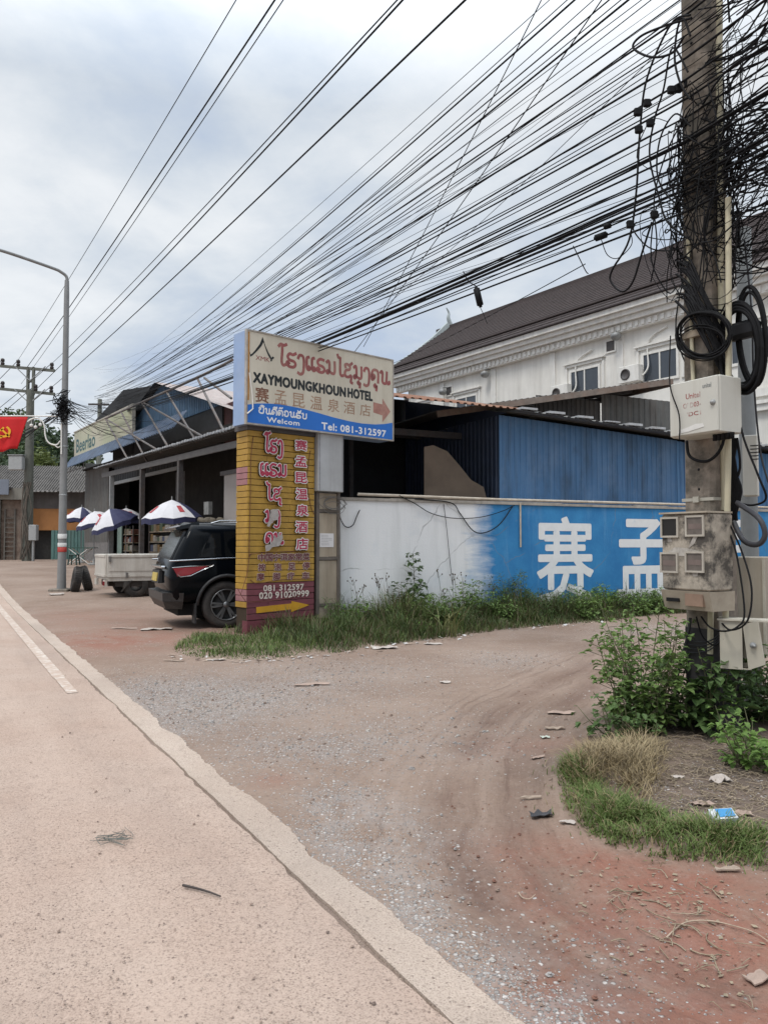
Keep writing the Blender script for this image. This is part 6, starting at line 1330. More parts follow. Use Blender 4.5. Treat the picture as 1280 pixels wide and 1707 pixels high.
for px in ([(.14, .70), (.22, .71), (.24, .64), (.16, .64)], [(.66, .66), (.73, .745), (.80, .73), (.72, .62), (.58, .55), (.60, .57)], [(.10, .26), (.18, .265), (.17, .22), (.12, .2)], [(.66, .245), (.78, .25), (.76, .2), (.68, .2)], [(.13, .50), (.30, .57), (.55, .56), (.84, .52), (.86, .47), (.60, .455), (.30, .46), (.14, .46)]):
    b.plate([X_(*p) for p in px], yb - .003, .002)
b.build('torn_label', mat('peeled_label', (.42, .39, .35), .85, var=.3, scale=20, col2=(.14, .12, .10), amt=.7), mbx)
b = MB(BU); hh = zm - z0_
b.bx(x0 + .04, x0 + .15, yb - .004, yb + .03, z0_ + hh * .42, z0_ + hh * .62); b.build('slot', MBlack, lc)
b = MB(BU); b.bx(x0 + .21, x0 + .36, yb - .007, yb + .03, z0_ + hh * .25, z0_ + hh * .92); b.build('brown_patch', mat('rusty_patch', (.24, .16, .115), .8, var=.25), lc)
b = MB(BU); b.bx(x0 - .004, x1 + .004, yb - .02, yb + .26, z1_ + .001, z1_ + .014); b.build('lid', mat('beige_cover', (.38, .33, .26)), mbx)
# tall slotted cabinet behind, and the lower boxes at the pole's other side
vb = thing('slotted_cabinet', 'tall beige metal cabinet with vent slots fixed to the slim grey post', 'cabinet', at(1250, 830, 6.4))
BV = basis((.86, -.51), at(1234, 780, 6.35)); v_xz = lambda u, v, y=0.0: onp(u, v, BV, y)
x0, z1_ = v_xz(1236, 726); x1, z0_ = v_xz(1262, 826)
b = MB(BV); b.bx(x0, x1, 0, .16, z0_, z1_, b=.006); b.build('casing', MBoxP, vb)
b = MB(BV)
for k in range(5): z = z1_ - .09 - k * .028; b.bx(x0 + .06, x0 + .12, -.003, .001, z - .004, z + .004)
b.build('vent_slot', MBlack, vb)
BL_ = basis((.80, -.60), at(1240, 1000, 6.0)); l_xz = lambda u, v, y=0.0: onp(u, v, BL_, y)
lb_ = thing('large_cabinet', 'large beige metal cabinet with stained panel low beside the concrete pole', 'cabinet', at(1255, 1110, 6.1))
x0, z1_ = l_xz(1222, 928); x1, z0_ = l_xz(1300, 1100)
b = MB(BL_); b.bx(x0, x1 - .1, .0, .25, z0_, z1_, b=.008); b.build('casing', mat('stained_beige_box', (.40, .36, .29), .6, var=.1, scale=3, col2=(.22, .16, .115), amt=.5, streak=True), lb_)
b = MB(BL_); x2 = l_xz(1271, 1000)[0]; b.bx(x2, x2 + .02, -.012, -.001, z0_ + .02, z1_ - .02); b.build('rim', mat('pale_rim', (.46, .43, .36), .6), lb_)
BO = basis((.88, -.48), at(1205, 1080, 5.55)); o_xz = lambda u, v, y=0.0: onp(u, v, BO, y)
ob2 = thing('open_cabinet', 'small beige cabinet with its door hanging ajar at the foot of the pole', 'cabinet', at(1230, 1115, 5.6))
x0, z1_ = o_xz(1200, 1034); x1, z0_ = o_xz(1252, 1117)
b = MB(BO); t_ = .008
b.bx(x0, x1, .1, .11, z0_, z1_); b.bx(x0, x0 + t_, .0, .0995, z0_, z1_); b.bx(x1 - t_, x1, .0, .0995, z0_, z1_); b.bx(x0 + t_ + .0005, x1 - t_ - .0005, 0, .0995, z0_, z0_ + t_); b.bx(x0 + t_ + .0005, x1 - t_ - .0005, 0, .0995, z1_ - t_, z1_)
b.bx(x0 - .005, x0 + (x1 - x0) * .72, -.012, -.001, z0_, z1_); b.build('casing', mat('clean_beige_box', (.43, .40, .33), .55, var=.07, scale=3), ob2)
b = MB(BO); b.bx(x0 - .02, x1 + .12, -.03, .14, z1_ + .002, z1_ + .014); b.build('lid', mat('pale_rim', (.46, .43, .36)), ob2)
xa, za = o_xz(1238, 1042, -.02); xb_, zb_ = o_xz(1273, 1118, -.06); w_ = x1 + .1 - xa
b = MB(BO); pts = [o_xz(1237, 1040, -.03), o_xz(1262, 1036, -.05), o_xz(1274, 1108, -.05), o_xz(1247, 1117, -.03)]
b.prism([(pts[0][0], -.03, pts[0][1]), (pts[1][0], -.06, pts[1][1]), (pts[2][0], -.06, pts[2][1]), (pts[3][0], -.03, pts[3][1])], (.005, .018, 0)); do_ = b.build('door', mat('clean_beige_box', (.43, .40, .33)), ob2)
q = o_xz(1254, 1076, -.065); b = MB(BO); b.lathe([(0, .05), (.006, .05), (.008, .02), (.02, .015), (.022, 0)], (q[0], -.055, q[1]), (0.3, -1, 0), 10); b.build('lock', MGreySteel, do_)

# wires: helper in the pole's basis from photograph pixels at chosen depth offset
def uw(px, y, r, n=5, k=6, mb=None):
    mb = mb or MB(BU); pts = []
    for i, q in enumerate(px):
        yy = q[2] if len(q) > 2 else y; x, z = onp(q[0], q[1], BU, yy); pts.append((x, yy, z))
    mb.tube(spline(pts, k), r, n); return mb
MCab = mat('black_cable', (.008, .008, .009), .65, var=.3, scale=12, spec=.15); MCab2 = mat('grey_black_cable', (.035, .035, .04), .55, var=.3, scale=12)
def coil(cu, cv, ru, rv, y, n, lab, seed, thick=.010, lean=0.0, grp='coiled spare cable on the pole', jit=.07, name='cable_coil'):
    rng = random.Random(seed); mb = MB(BU)
    for k in range(n):
        f = 1 - jit * rng.random() * 2.0; ph = rng.random() * 6; du, dv = rng.uniform(-2.5, 2.5), rng.uniform(-3, 3); px = []
        for j in range(15):
            a = 2 * pi * j / 14; u = cu + du + cos(a) * ru * f * (1 + .02 * sin(3 * a + ph)); v = cv + dv + sin(a) * rv * f * (1 + .02 * cos(2 * a + ph)); px.append((u + lean * (v - cv), v, y - .012 * k / 3 + .02 * sin(a + ph)))
        uw(px, y, thick * rng.uniform(.7, 1.1), 5, 4, mb)
    tag(mb.build(name, MCab), lab, 'cable coil', grp)
coil(1172, 558, 46, 40, -.19, 8, 'dark cable coil hung round the wooden bracket above the junction box', 1, .008)
coil(1168, 572, 42, 30, -.20, 3, 'thin lower loops of cable hanging beneath the wooden bracket coil', 4, .006)
coil(1234, 580, 36, 78, -.05, 13, 'large heavy black cable coil hanging between pole and slim post', 2, .014, 0.05, jit=.10)
coil(1252, 560, 24, 84, -.02, 7, 'narrow outer black cable coil behind the large heavy coil', 3, .011, 0.05)
b = MB(BU); x, z = onp(1236, 548, BU, -.08); b.bx(x - .14, x + .12, -.10, .0, z - .07, z + .06, b=.03); tag(b.build('splice_box', mat('splice_black', (.012, .012, .014), .5)), 'black plastic splice box inside the large cable coil', 'splice box')
# hanging service cables round the boxes
for px, r, lab in (([(1200, 600, -.16), (1208, 680, -.2), (1204, 740, -.22), (1180, 768, -.22), (1150, 762, -.2), (1144, 735, -.17)], .012, 'thick black cable looping under the junction box'),
                   ([(1117, 560, -.3), (1116, 640, -.41), (1131, 690, -.42), (1132, 730, -.42), (1131, 732, -.42)], .005, 'thin black wire running down over the junction box door'),
                   ([(1225, 640, -.1), (1236, 720, -.15), (1262, 790, -.15), (1276, 830, -.1), (1255, 842, -.05), (1228, 838, 0)], .008, 'thin cable curving round the tall slotted cabinet'),
                   ([(1228, 838, -.1), (1262, 862, -.2), (1274, 890, -.2), (1262, 908, -.2), (1238, 900, -.15), (1222, 870, -.1)], .020, 'thick grey hose curling out below the slotted cabinet'),
                   ([(1196, 1030, -.2), (1216, 1050, -.3), (1245, 1035, -.3), (1252, 980, -.25), (1236, 920, -.2), (1214, 870, -.17)], .007, 'dark wire sweeping from the meter box up beside the open cabinet'),
                   ([(1168, 1028, -.3), (1182, 1045, -.34), (1205, 1052, -.34), (1228, 1045, -.3), (1240, 1020, -.25), (1228, 930, -.2), (1212, 880, -.17)], .007, 'second dark wire sweeping from the meter box toward the conduits'),
                   ([(1160, 1028, -.3), (1170, 1060, -.26), (1190, 1076, -.24), (1205, 1065, -.24)], .006, 'short wire drooping under the meter box'),
                   ([(1150, 1030, -.2), (1146, 1060, -.2), (1128, 1130, -.22), (1122, 1205, -.25)], .012, 'grey pipe slanting from the meter box down into the shrub'),
                   ([(1240, 400, .1), (1252, 520, .1), (1256, 640, .1), (1268, 760, .15), (1290, 830, .2)], .007, 'thin dark wire dropping past the slim grey post')):
    tag(uw(px, -.2, r).build('service_cable', MCab2 if 'grey' in lab else MCab), lab, 'cable', 'service cables on the pole')
b = MB(BU)
for k in range(4): uw([(1142, 1066 + k * 7, -.16), (1160, 1070 + k * 6, -.17), (1183, 1068 + k * 5, -.18), (1200, 1055 + k * 4, -.16)], -.16, .005, 4, 5, b)
tag(b.build('tie_wire', MCab2), 'grey tie wires wrapped round the pole under the meter box', 'wire')
# big loops left of the pole
for px, r, lab in (([(1150, 25), (1118, 40), (1078, 130), (1066, 220), (1060, 320), (1048, 400), (1020, 450), (1018, 470), (1036, 486), (1054, 470), (1070, 420), (1086, 370)], .009, 'long black cable loop hanging in front of the hotel roof'),
                   ([(1152, 30), (1110, 42), (1068, 60), (1055, 80), (1085, 95), (1120, 88), (1140, 60)], .010, 'broad flat loop of black cable beside the pole top'),
                   ([(1146, 120), (1120, 80), (1105, 150), (1090, 200), (1082, 260), (1098, 330), (1112, 370), (1150, 400)], .008, 'black cable bowing outward beside the dense wire tangle'),
                   ([(1150, 60), (1138, 30), (1128, 50), (1124, 100), (1134, 140), (1150, 165)], .009, 'small tight loop of black cable near the pole top'),
                   ([(1060, 370), (1056, 385), (1080, 412), (1110, 418), (1140, 412)], .006, 'thin drooping wire tail across the hotel roof ridge'),
                   ([(1002, 400), (1012, 425), (1030, 430), (1052, 408), (1050, 385)], .004, 'thin curled wire end near the hanging black splice'),
                   ([(1150, 180), (1112, 250), (1090, 330), (1094, 400), (1090, 440), (1084, 470)], .006, 'slim wire falling from the pole past the roof edge'),
                   ([(1150, 210), (1125, 190), (1100, 230), (1095, 290), (1115, 330), (1150, 350)], .007, 'dark wire bulging between the dense tangle and the long loop'),
                   ([(955, 410), (965, 430), (976, 452), (980, 456)], .005, 'short wire offcut dangling above the hotel roof ridge')):
    tag(uw(px, -.2, r, 5, 7).build('hanging_cable', MCab), lab, 'cable', 'slack cables hanging at the pole')
def splice(u, v, Y, du, dv, r, lab):
    a, c = at(u - du, v - dv, Y), at(u + du, v + dv, Y); d = c - a; m = MB(); m.tube([a, a + d * .08, a + d * .1, a + d * .9, a + d * .92, c], [r * .5, r * .5, r, r, r * .5, r * .5], 8); tag(m.build('cable_splice', MCab), lab, 'cable splice')
splice(797, 495, 8.0, 4, 17, .035, 'black splice closure hanging straight down below the cable bundle'); splice(1001, 394, 6.6, 11, -4, .03, 'black splice closure lying along the lowest cable over the hotel roof'); splice(1012, 377, 6.6, 6, -2, .025, 'small black splice on the cable just above the longer one')
m = MB(); m.tube(spline([at(772, 452, 8), at(780, 468, 8), at(795, 478, 8)], 4), .006, 4); m.tube(spline([at(800, 512, 8), at(806, 525, 8), at(812, 540, 8)], 4), .004, 4); tag(m.build('wire_hook', MCab), 'thin wires tying the hanging splice to the cable bundle', 'wire')
for u, v in ((1062, 187), (1078, 172), (1064, 216), (1083, 205), (1146, 140), (1130, 148), (1152, 156), (1118, 150), (1140, 205), (1050, 374), (1090, 358)):
    m = MB(); p = at(u, v, 5.9); m.bx(p.x - .028, p.x + .028, p.y - .02, p.y + .02, p.z - .03, p.z + .03, b=.008); m.tube([p + Vector((-.03, 0, .02)), p + Vector((.035, 0, -.015))], .012, 6); tag(m.build('cable_clamp', MCab), 'small black clamp gripping an overhead cable near the pole', 'clamp', 'cable clamps near the pole')
# the tangle nobody could count
rr = random.Random(77); tg = MB(BU)
def tz(): return rr.choice([rr.uniform(3.6, 4.75), rr.uniform(3.8, 4.6), rr.uniform(3.8, 4.6), rr.uniform(3.5, 4.8)])
for k in range(44):          # tight wraps hugging the shaft
    z = tz(); a0 = rr.random() * 6.28; n_ = rr.randint(6, 10); pts = []; R0 = rr.uniform(.17, .25)
    for j in range(n_):
        a = a0 + j * rr.uniform(.5, .9); pts.append((cos(a) * R0 * 1.05, sin(a) * R0 * 1.05, z + rr.gauss(0, .12) + j * rr.uniform(-.04, .04)))
    tg.tube(spline(pts, 3), rr.uniform(.003, .0065), 4)
for k in range(34):          # vertical drops
    x, y = rr.choice([(rr.uniform(-.2, .2), -rr.uniform(.15, .24)), (rr.uniform(.14, .28), rr.uniform(-.25, .2))]); z = rr.uniform(4.0, 4.9) if y < -.14 else rr.uniform(4.0, 5.8); l_ = rr.uniform(.4, 1.3)
    if z - l_ < 3.35: l_ = max(.2, z - 3.35)
    tg.tube(spline([(x, y, z), (x + rr.gauss(0, .07), y + rr.gauss(0, .03), z - l_ * .35), (x + rr.gauss(0, .07), y + rr.gauss(0, .03), z - l_ * .7), (x + rr.gauss(0, .05), y, z - l_)], 4), rr.uniform(.0025, .0055), 4)
for k in range(96):          # bulging loops either side
    sx = rr.choice([-1, 1, 1, 1]); z = rr.choice([rr.uniform(3.6, 4.7), rr.uniform(3.8, 4.9)] if sx < 0 else [rr.uniform(3.6, 4.8), rr.uniform(3.9, 5.8)]); h = rr.uniform(.15, .8); w = rr.uniform(.08, .24) if sx < 0 else rr.uniform(.15, .7); yy = rr.uniform(-.25, .25)
    tg.tube(spline([(sx * .14, yy, z), (sx * (.14 + w), yy + rr.gauss(0, .08), z + rr.uniform(-.2, .2)), (sx * (.14 + w * 1.1), yy + rr.gauss(0, .08), z - h * .6), (sx * (.14 + w * .4), yy, z - h * 1.05), (sx * .15, yy + rr.gauss(0, .05), z - h)], 4), rr.choice([.0022, .003, .003, .004, .0055]), 4)
for k in range(46):          # straight tails running off towards the next pole
    z = rr.uniform(3.5, 5.6); sx = 1; tg.tube(spline([(.12, rr.uniform(-.2, .2), z), (.5, rr.uniform(-.25, .25), z + rr.uniform(-.25, .2)), (1.1, rr.uniform(-.35, .35), z + rr.uniform(-.35, .45)), (2.0, rr.uniform(-.5, .5), z + rr.uniform(-.3, .7))], 4), rr.uniform(.004, .009), 4)
for k in range(26):
    z = rr.uniform(3.35, 3.7); tg.tube(spline([(-.1 + rr.uniform(-.05, .05), -.17, z), (.02, -.2, z - rr.uniform(.05, .2)), (.16, -.19, z - rr.uniform(.3, .5)), (.24, -.12, z - rr.uniform(.5, .8))], 4), rr.uniform(.006, .011), 4)
tag(tg.build('wire_tangle', MCab), 'dense black tangle of wires wrapped round the concrete pole', 'wires', kind='stuff')
tg = MB(BU)
for k in range(16): 
    x, y = rr.uniform(.16, .24), rr.uniform(-.12, .08); uw([(1222 + rr.uniform(-6, 8), 730, -.02), (1224 + rr.uniform(-9, 9), 780, -.02), (1226 + rr.uniform(-9, 9), 820, -.02), (1222 + rr.uniform(-7, 7), 868, -.02)], -.02, .009, 4, 4, tg)
tag(tg.build('cable_bundle', MCab), 'drooping bundle of dark cable ends beside the cream conduits', 'cables', kind='stuff')

# ------------------------------------------------------------------ overhead cables
def span(a, c, sag, r, lab, grp, beyond=0.0, m=None, seg=18, name='overhead_cable', n=5):
    a, c = Vector(a), Vector(c); pts = []
    for i in range(seg + 1):
        t = i / seg; p = a.lerp(c, t); p.z -= 4 * sag * t * (1 - t); pts.append(p)
    if beyond:
        d = (c - a).normalized(); e = c + d * beyond; e.z = c.z + beyond * .012
        for i in range(1, 6): t = i / 5; p = c.lerp(e, t); p.z -= .12 * t * (2 - t); pts.append(p)
    mb = MB(); mb.tube(pts, r, n); tag(mb.build(name, m or MCab), lab, 'cable', grp)
rr = random.Random(15)
G1 = 'black cables strung to the concrete pole'
LZ = at(107, 680, ly).z
FPp = at(167, 674, 52.0); FZ = FPp.z
fp_ = thing('cable_pole', 'dark concrete cable pole rising behind the beer sign', 'utility pole', (FPp.x, FPp.y, .5))
b = MB(); b.lathe([(.2, .5), (.15, FZ + .35), (0, FZ + .35)], (FPp.x, FPp.y, 0), None, 8); b.build('shaft', MPP, fp_)
b = MB(); b.bx(FPp.x - .7, FPp.x + .7, FPp.y - .25, FPp.y - .15, FZ - .1, FZ + .02); b.build('cross_arm', MSteelD, fp_)
end = lambda dy, z: BU @ Vector((0, dy, z))
vR = [-235, -205, -178, -150, -128, -112, -90, -72, -50, -28, -12, 8, 22, 40, 58, 78, 96, 118, 130, 144, 160, 174, 188, 200, 214, 226, 238, 250, 262, 274]
for i in range(16):      # thin stray wires that cross the fan
    v = rr.uniform(-60, 330); z = 1.45 + (908 - v) / 1282 * 5.9; k = rr.random()
    e = (FPp.x + rr.uniform(-.6, .6), FPp.y, FZ + rr.uniform(-.8, 2.6)) if k < .75 else at(rr.uniform(200, 420), rr.uniform(560, 650), 30)
    span(e, end(rr.uniform(-.25, .1), z), rr.uniform(.1, 1.0) if v < 150 else rr.uniform(.05, .35), rr.choice([.0022, .003, .0035]), 'thin stray wire crossing the wide fan of overhead cables', 'thin stray wires in the cable fan', 22.0, m=rr.choice([MCab, MCab2, MCab]), seg=26)
for i, v in enumerate(vR):
    v += rr.uniform(-11, 11)
    z = 1.45 + (908 - v) / 1282 * 5.9
    zl = FZ + 1.1 * (1 - i / len(vR)) + rr.uniform(-.45, .35)
    sg = rr.uniform(.25, .85) if v < 60 else rr.uniform(.15, .6) if v < 190 else rr.uniform(.12, .48)
    span((FPp.x + rr.uniform(-.5, .5), FPp.y + rr.uniform(-.1, .1), zl), end(rr.uniform(-.22, -.12), z), sg, rr.choice([.004, .0045, .005, .006, .007, .009, .010]), 'black overhead cable of the wide fan running to the tangled concrete pole', G1, 22.0, seg=30)
for i in range(9):       # tight lowest bundle
    v = 284 + i * 4; z = 1.45 + (908 - v) / 1282 * 5.9
    span((FPp.x + .1, FPp.y - .1, FZ - .35 + rr.uniform(-.2, .1)), end(-.17 + rr.uniform(-.03, .03), z), .50 + .08 * rr.random() + i * .006, rr.uniform(.006, .010), 'black cable in the lowest tight bundle sagging behind the hotel sign', 'lowest cable bundle', 22.0, seg=30)
for i in range(9):
    span((FPp.x + rr.uniform(-.4, .4), FPp.y, FZ + rr.uniform(-.4, .5)), (lx + .05, ly + .05, LZ + rr.uniform(-.15, .25)), rr.uniform(.1, .5), .009, 'black cable between the pole behind the beer sign and the street lamp', 'cables at the street lamp', seg=12)
span((FPp.x + .1, FPp.y, FZ - .6), end(-.2, 1.45 + (908 - 352) / 1282 * 5.9), .42, .010, 'lowest separate black cable sagging just over the hotel roof', None, 22.0, seg=30)
span((FPp.x + .1, FPp.y, FZ - .6), end(-.2, 1.45 + (908 - 338) / 1282 * 5.9), .40, .006, 'thin cable just above the lowest sagging one with small splices', None, 22.0, seg=30)
for (u0, v0, Y0, u1, v1, Y1, lab) in ((590, 588, 14.5, 1005, -4, 6.6, 'steep lone black wire crossing all other cables down to the hotel sign'), (606, 578, 15, 905, -6, 7.5, 'second steep thin wire crossing the dense cable fan'), (640, 612, 24, 975, 440, 8.2, 'thin service wire reaching from hotel shed roof up to the bundle')):
    span(at(u0, v0, Y0), at(u1, v1, Y1), .06, .006, lab, None)
# power lines above, from the far crossarms over the viewer's head
PW_ = [((31, 600), (388, 0), 1000, .008), ((46, 612), (452, 0), 1080, .014), ((36, 640), (466, 0), 1070, .008), ((87, 606), (645, 10), 1180, .009), ((60, 650), (664, 0), 1160, .012), ((86, 646), (768, 0), 1200, .012)]
for i, ((u0, v0), (u1, v1), ue, r) in enumerate(PW_):
    s_ = (v1 - v0) / (u1 - u0); a = at(u0, v0, PY); ve = v1 + s_ * (ue - u1); c = at(ue, ve, 6.0)
    t = (u1 - u0) / (ue - u0)
    span(a, c, .18, r * 1.25, ('topmost thin power line rising steeply from far crossarm', 'thick twisted power line, second from the top', 'thin power line hugging the thick twisted one', 'thin power line, fourth from the top', 'thick power line, fifth from the top', 'lowest thick power line above the dense cable fan')[i], 'power lines from the far crossarms', 30.0, seg=26, name='power_line')
for i, p in enumerate(INS):      # the lines go on behind the far pole
    e = p + Vector((-.62, .78, 0)) * 60; span(p, e, 1.2, .02, 'power line leaving the far pole beyond the road bend', 'power lines beyond the far pole', seg=8, name='power_line')
rr = random.Random(18)
for i in range(8):       # lamp post on to the far poles
    z = LZ + rr.uniform(-.15, .2); e = at(rr.uniform(-30, -5), rr.uniform(735, 770), ly + 6) if i < 5 else Vector((pp.x, pp.y, at(46, 690 + i * 6, PY).z))
    span((lx, ly, z), e, .1, .016 if i < 5 else .012, 'black cable running from the lamp post past the flag', 'cables beyond the street lamp', seg=8)
for i in range(12):      # slack drops between lamp post and market
    a = Vector((lx + .1, ly, LZ + rr.uniform(-.2, .3))); x, z = k_xz(rr.uniform(160, 300), rr.uniform(690, 735), DM + .6); e = B2 @ Vector((x, DM + .6, z))
    span(a, e, rr.uniform(.1, .7), .007, 'thin slack wire from the lamp post to the market front', 'slack wires at the market', seg=10)
rr = random.Random(5); tg = MB()
for k in range(40):
    z = LZ + rr.gauss(0, .16); pts = [(lx + rr.gauss(0, .16), ly - .12 + rr.gauss(0, .08), z + rr.gauss(0, .12)) for _ in range(5)]; tg.tube(spline(pts, 3), .010, 4)
tag(tg.build('wire_knot', MCab), 'knot of black wires bound round the street lamp', 'wires', kind='stuff')
# ------------------------------------------------------------------ grass, weeds, shrubs
def gh(x, y): return ground_h(x, y)
def blade(mb, p, h, w, az, lean, curl, mi=0):
    d = Vector((cos(az), sin(az), 0)); s_ = Vector((-sin(az), cos(az), 0)) * w / 2; vs = []
    for f in (0, .4, .75):
        c = Vector(p) + d * (lean * f + curl * f * f) * h + Vector((0, 0, h * (f - .35 * curl * f * f))); k = 1 - .35 * f; vs += [c - s_ * k, c + s_ * k]
    vs.append(Vector(p) + d * (lean + curl) * h + Vector((0, 0, h * (1 - .5 * curl))))
    mb.add(vs, [(0, 1, 3, 2), (2, 3, 5, 4), (4, 5, 6)], mi)
GD = leaf_mat('grass_dark', (.038, .064, .018), (.078, .108, .032), .2, 1.2, .2); GG = leaf_mat('grass_green', (.075, .115, .024), (.135, .185, .055), .25, 1.5, .25); GY = leaf_mat('grass_straw', (.22, .165, .085), (.34, .27, .16), .2, 1.5, .2); GB = leaf_mat('grass_brownish', (.095, .072, .04), (.16, .125, .075), .2, 1.2, .2)
def inpoly(x, y, P):
    c = False; n_ = len(P)
    for i in range(n_):
        a, b_ = P[i], P[i - 1]
        if (a.y > y) != (b_.y > y) and x < (b_.x - a.x) * (y - a.y) / (b_.y - a.y) + a.x: c = not c
    return c
def edge_d(x, y, P):
    b_ = 9
    for a, c in zip(P, P[1:] + P[:1]):
        dx, dy = c.x - a.x, c.y - a.y; q = dx * dx + dy * dy + 1e-9; t = max(0, min(1, ((x - a.x) * dx + (y - a.y) * dy) / q)); b_ = min(b_, hypot(x - a.x - t * dx, y - a.y - t * dy))
    return b_
def sow(P, n_, fn, seed, soft=.14):
    rng = random.Random(seed); xs_ = [p.x for p in P]; ys_ = [p.y for p in P]; k = 0; tries = 0
    while k < n_ and tries < n_ * 30:
        tries += 1; x, y = rng.uniform(min(xs_), max(xs_)), rng.uniform(min(ys_), max(ys_))
        if inpoly(x, y, P):
            d = edge_d(x, y, P); k += 1
            if rng.random() < min(1, .30 + d / soft): fn(x, y, rng, min(1, .35 + d / soft))
            if rng.random() < .05 and soft < .3: fn(x + rng.gauss(0, soft * .5), y + rng.gauss(0, soft * .5), rng, .45)
# verge along wall and pillar
front = [(285, 1088), (340, 1099), (400, 1101), (470, 1098), (560, 1090), (640, 1078), (700, 1068), (780, 1058), (860, 1048), (940, 1042), (1010, 1036), (1060, 1030), (1110, 1024), (1160, 1022), (1290, 1018)]
FP = [gp(*q) for q in front]
wl_pts = [BW @ Vector((x, -.06, 0)) for x in (13.5, 10, 7, 4.5, 2, .1)] + [BP @ Vector((2.1, -.1, 0)), BP @ Vector((1.0, -.08, 0)), BP @ Vector((-.1, -.1, 0)), BP @ Vector((-.35, .5, 0)), gp(300, 1068)]
VP_ = FP + wl_pts
mbs = {k: MB() for k in 'dgb'}
def front_d(x, y):
    p = Vector((x, y, 0)); return min((Vector((q.x, q.y, 0)) - p).length for q in FPd)
FPd = []
for a, c in zip(FP, FP[1:]):
    for i in range(6): FPd.append(a.lerp(c, i / 6))
WPd = []
for a, c in zip(wl_pts[:6], wl_pts[1:7]):
    for i in range(10): WPd.append(a.lerp(c, i / 10))
def vb_(x, y, rng, e=1):
    d = front_d(x, y); q = BP.inverted() @ Vector((x, y, 0))
    hmax = .13 + min(.48, d * .62)
    if q.x < .2: hmax *= .45 if q.x > -.3 else .22
    if .2 <= q.x < 1.5: hmax *= .62
    if q.x > 3.0: hmax *= .8
    cl_ = .35 + 1.25 * max(0, noise.noise(Vector((x * 1.7, y * 1.7, 2))) + .42); h = hmax * cl_ * rng.uniform(.55, 1.15)
    k = rng.random(); low = q.x < -.2
    key = 'g' if (k < .14 or (low and k < .6)) else ('b' if k < .40 else 'd')
    w = .006 + .006 * rng.random()
    blade(mbs[key], (x, y, gh(x, y) - .01), h, w, rng.random() * 6.28, rng.uniform(.05, .4), rng.uniform(.1, .75))
sow(VP_, 25000, vb_, 41, .05)
for k, m, l_ in (('d', GD, 'dark green grass growing along the foot of painted wall and pillar'), ('g', GG, 'brighter grass blades at the verge edge'), ('b', GB, 'brown seeding grass blades in the verge')):
    tag(mbs[k].build('grass', m), l_, kind='stuff')
# ground leaves in the verge
lm = MB(); 
def leaf(mb, p, d, L_, w, fold=.25, mi=0):
    d = Vector(d).normalized(); up = Vector((0, 0, 1)); s_ = d.cross(up)
    if s_.length < 1e-3: s_ = Vector((1, 0, 0))
    s_.normalize(); n_ = s_.cross(d); p = Vector(p); m_ = p + d * L_ * .42; t_ = p + d * L_ - n_ * L_ * .16
    a, c = m_ + s_ * w / 2 + n_ * fold * w, m_ - s_ * w / 2 + n_ * fold * w; e, f = p + d * L_ * .75 + s_ * w * .32 + n_ * (fold * w * .5 - L_ * .05), p + d * L_ * .75 - s_ * w * .32 + n_ * (fold * w * .5 - L_ * .05); q = p + d * L_ * .75 - n_ * L_ * .06
    mb.add([p, a, m_, c, e, q, f, t_], [(0, 2, 1), (0, 3, 2), (1, 2, 5, 4), (2, 3, 6, 5), (4, 5, 7), (5, 6, 7)], mi)
def plant(name, lab, cat, base, spots, h, L_, w, dens, spread, lm_, seed, grp=None, droop=.2, stem_r=.006, top=.15, up=.25, tip=0.6):
    """stems rising from a base, leaves spiralling up each stem; several stems make a bush"""
    rng = random.Random(seed); base = Vector(base); t_ = thing(name, lab, cat, base, grp); sm_ = MB(); lv_ = MB()
    for (sx, sy, sh) in spots:
        p0 = base + Vector((sx * .45, sy * .45, 0)); p0.z = gh(p0.x, p0.y) - .01; hh = h * sh; top_ = p0 + Vector((sx * .75 + rng.gauss(0, .04), sy * .75 + rng.gauss(0, .04), hh)); mid = p0.lerp(top_, .5) + Vector((rng.gauss(0, .03), rng.gauss(0, .03), hh * .05)); S_ = spline([p0, mid, top_], 6); sm_.tube(S_, [stem_r * (1 - .7 * i / 12) for i in range(13)], 5)
        nl = max(4, int(hh / dens)); a = rng.random() * 6
        for k in range(nl):
            f = .10 + .9 * k / nl; i = min(11, int(f * 12)); p = S_[i].lerp(S_[i + 1], f * 12 - i); a += 2.4 + rng.uniform(-.4, .4); sz = (1 - (1 - tip) * f) * rng.uniform(.65, 1.2); br = spread * (1 - .6 * f) * rng.uniform(.2, 1.0)
            d = Vector((cos(a), sin(a), up + rng.uniform(-.5, .4))); q = p + d * br; 
            if br > .06: sm_.tube([p, q], stem_r * .4, 3, cap=False)
            for _ in range(1 if br < .06 else 3):
                d2 = d + Vector((rng.gauss(0, .55), rng.gauss(0, .55), rng.gauss(0, .3) - droop)); leaf(lv_, q + Vector((rng.gauss(0, .015), rng.gauss(0, .015), rng.gauss(0, .015))), d2, L_ * sz, w * sz)
    lv_.build('leaves', lm_, t_); sm_.build('stem', mat('plant_stem', (.10, .10, .05), .8, var=.3), t_); return t_
LFd = leaf_mat('weed_leaf_dark', (.052, .096, .029), (.10, .16, .052), .25, 3, .3); LFm = leaf_mat('weed_leaf_mid', (.09, .15, .038), (.16, .24, .072), .3, 3, .3); LFb = leaf_mat('weed_leaf_bright', (.085, .155, .030), (.15, .24, .06), .3, 3, .3); LFg = leaf_mat('weed_leaf_grey', (.055, .095, .035), (.10, .15, .06), .25, 3, .3)
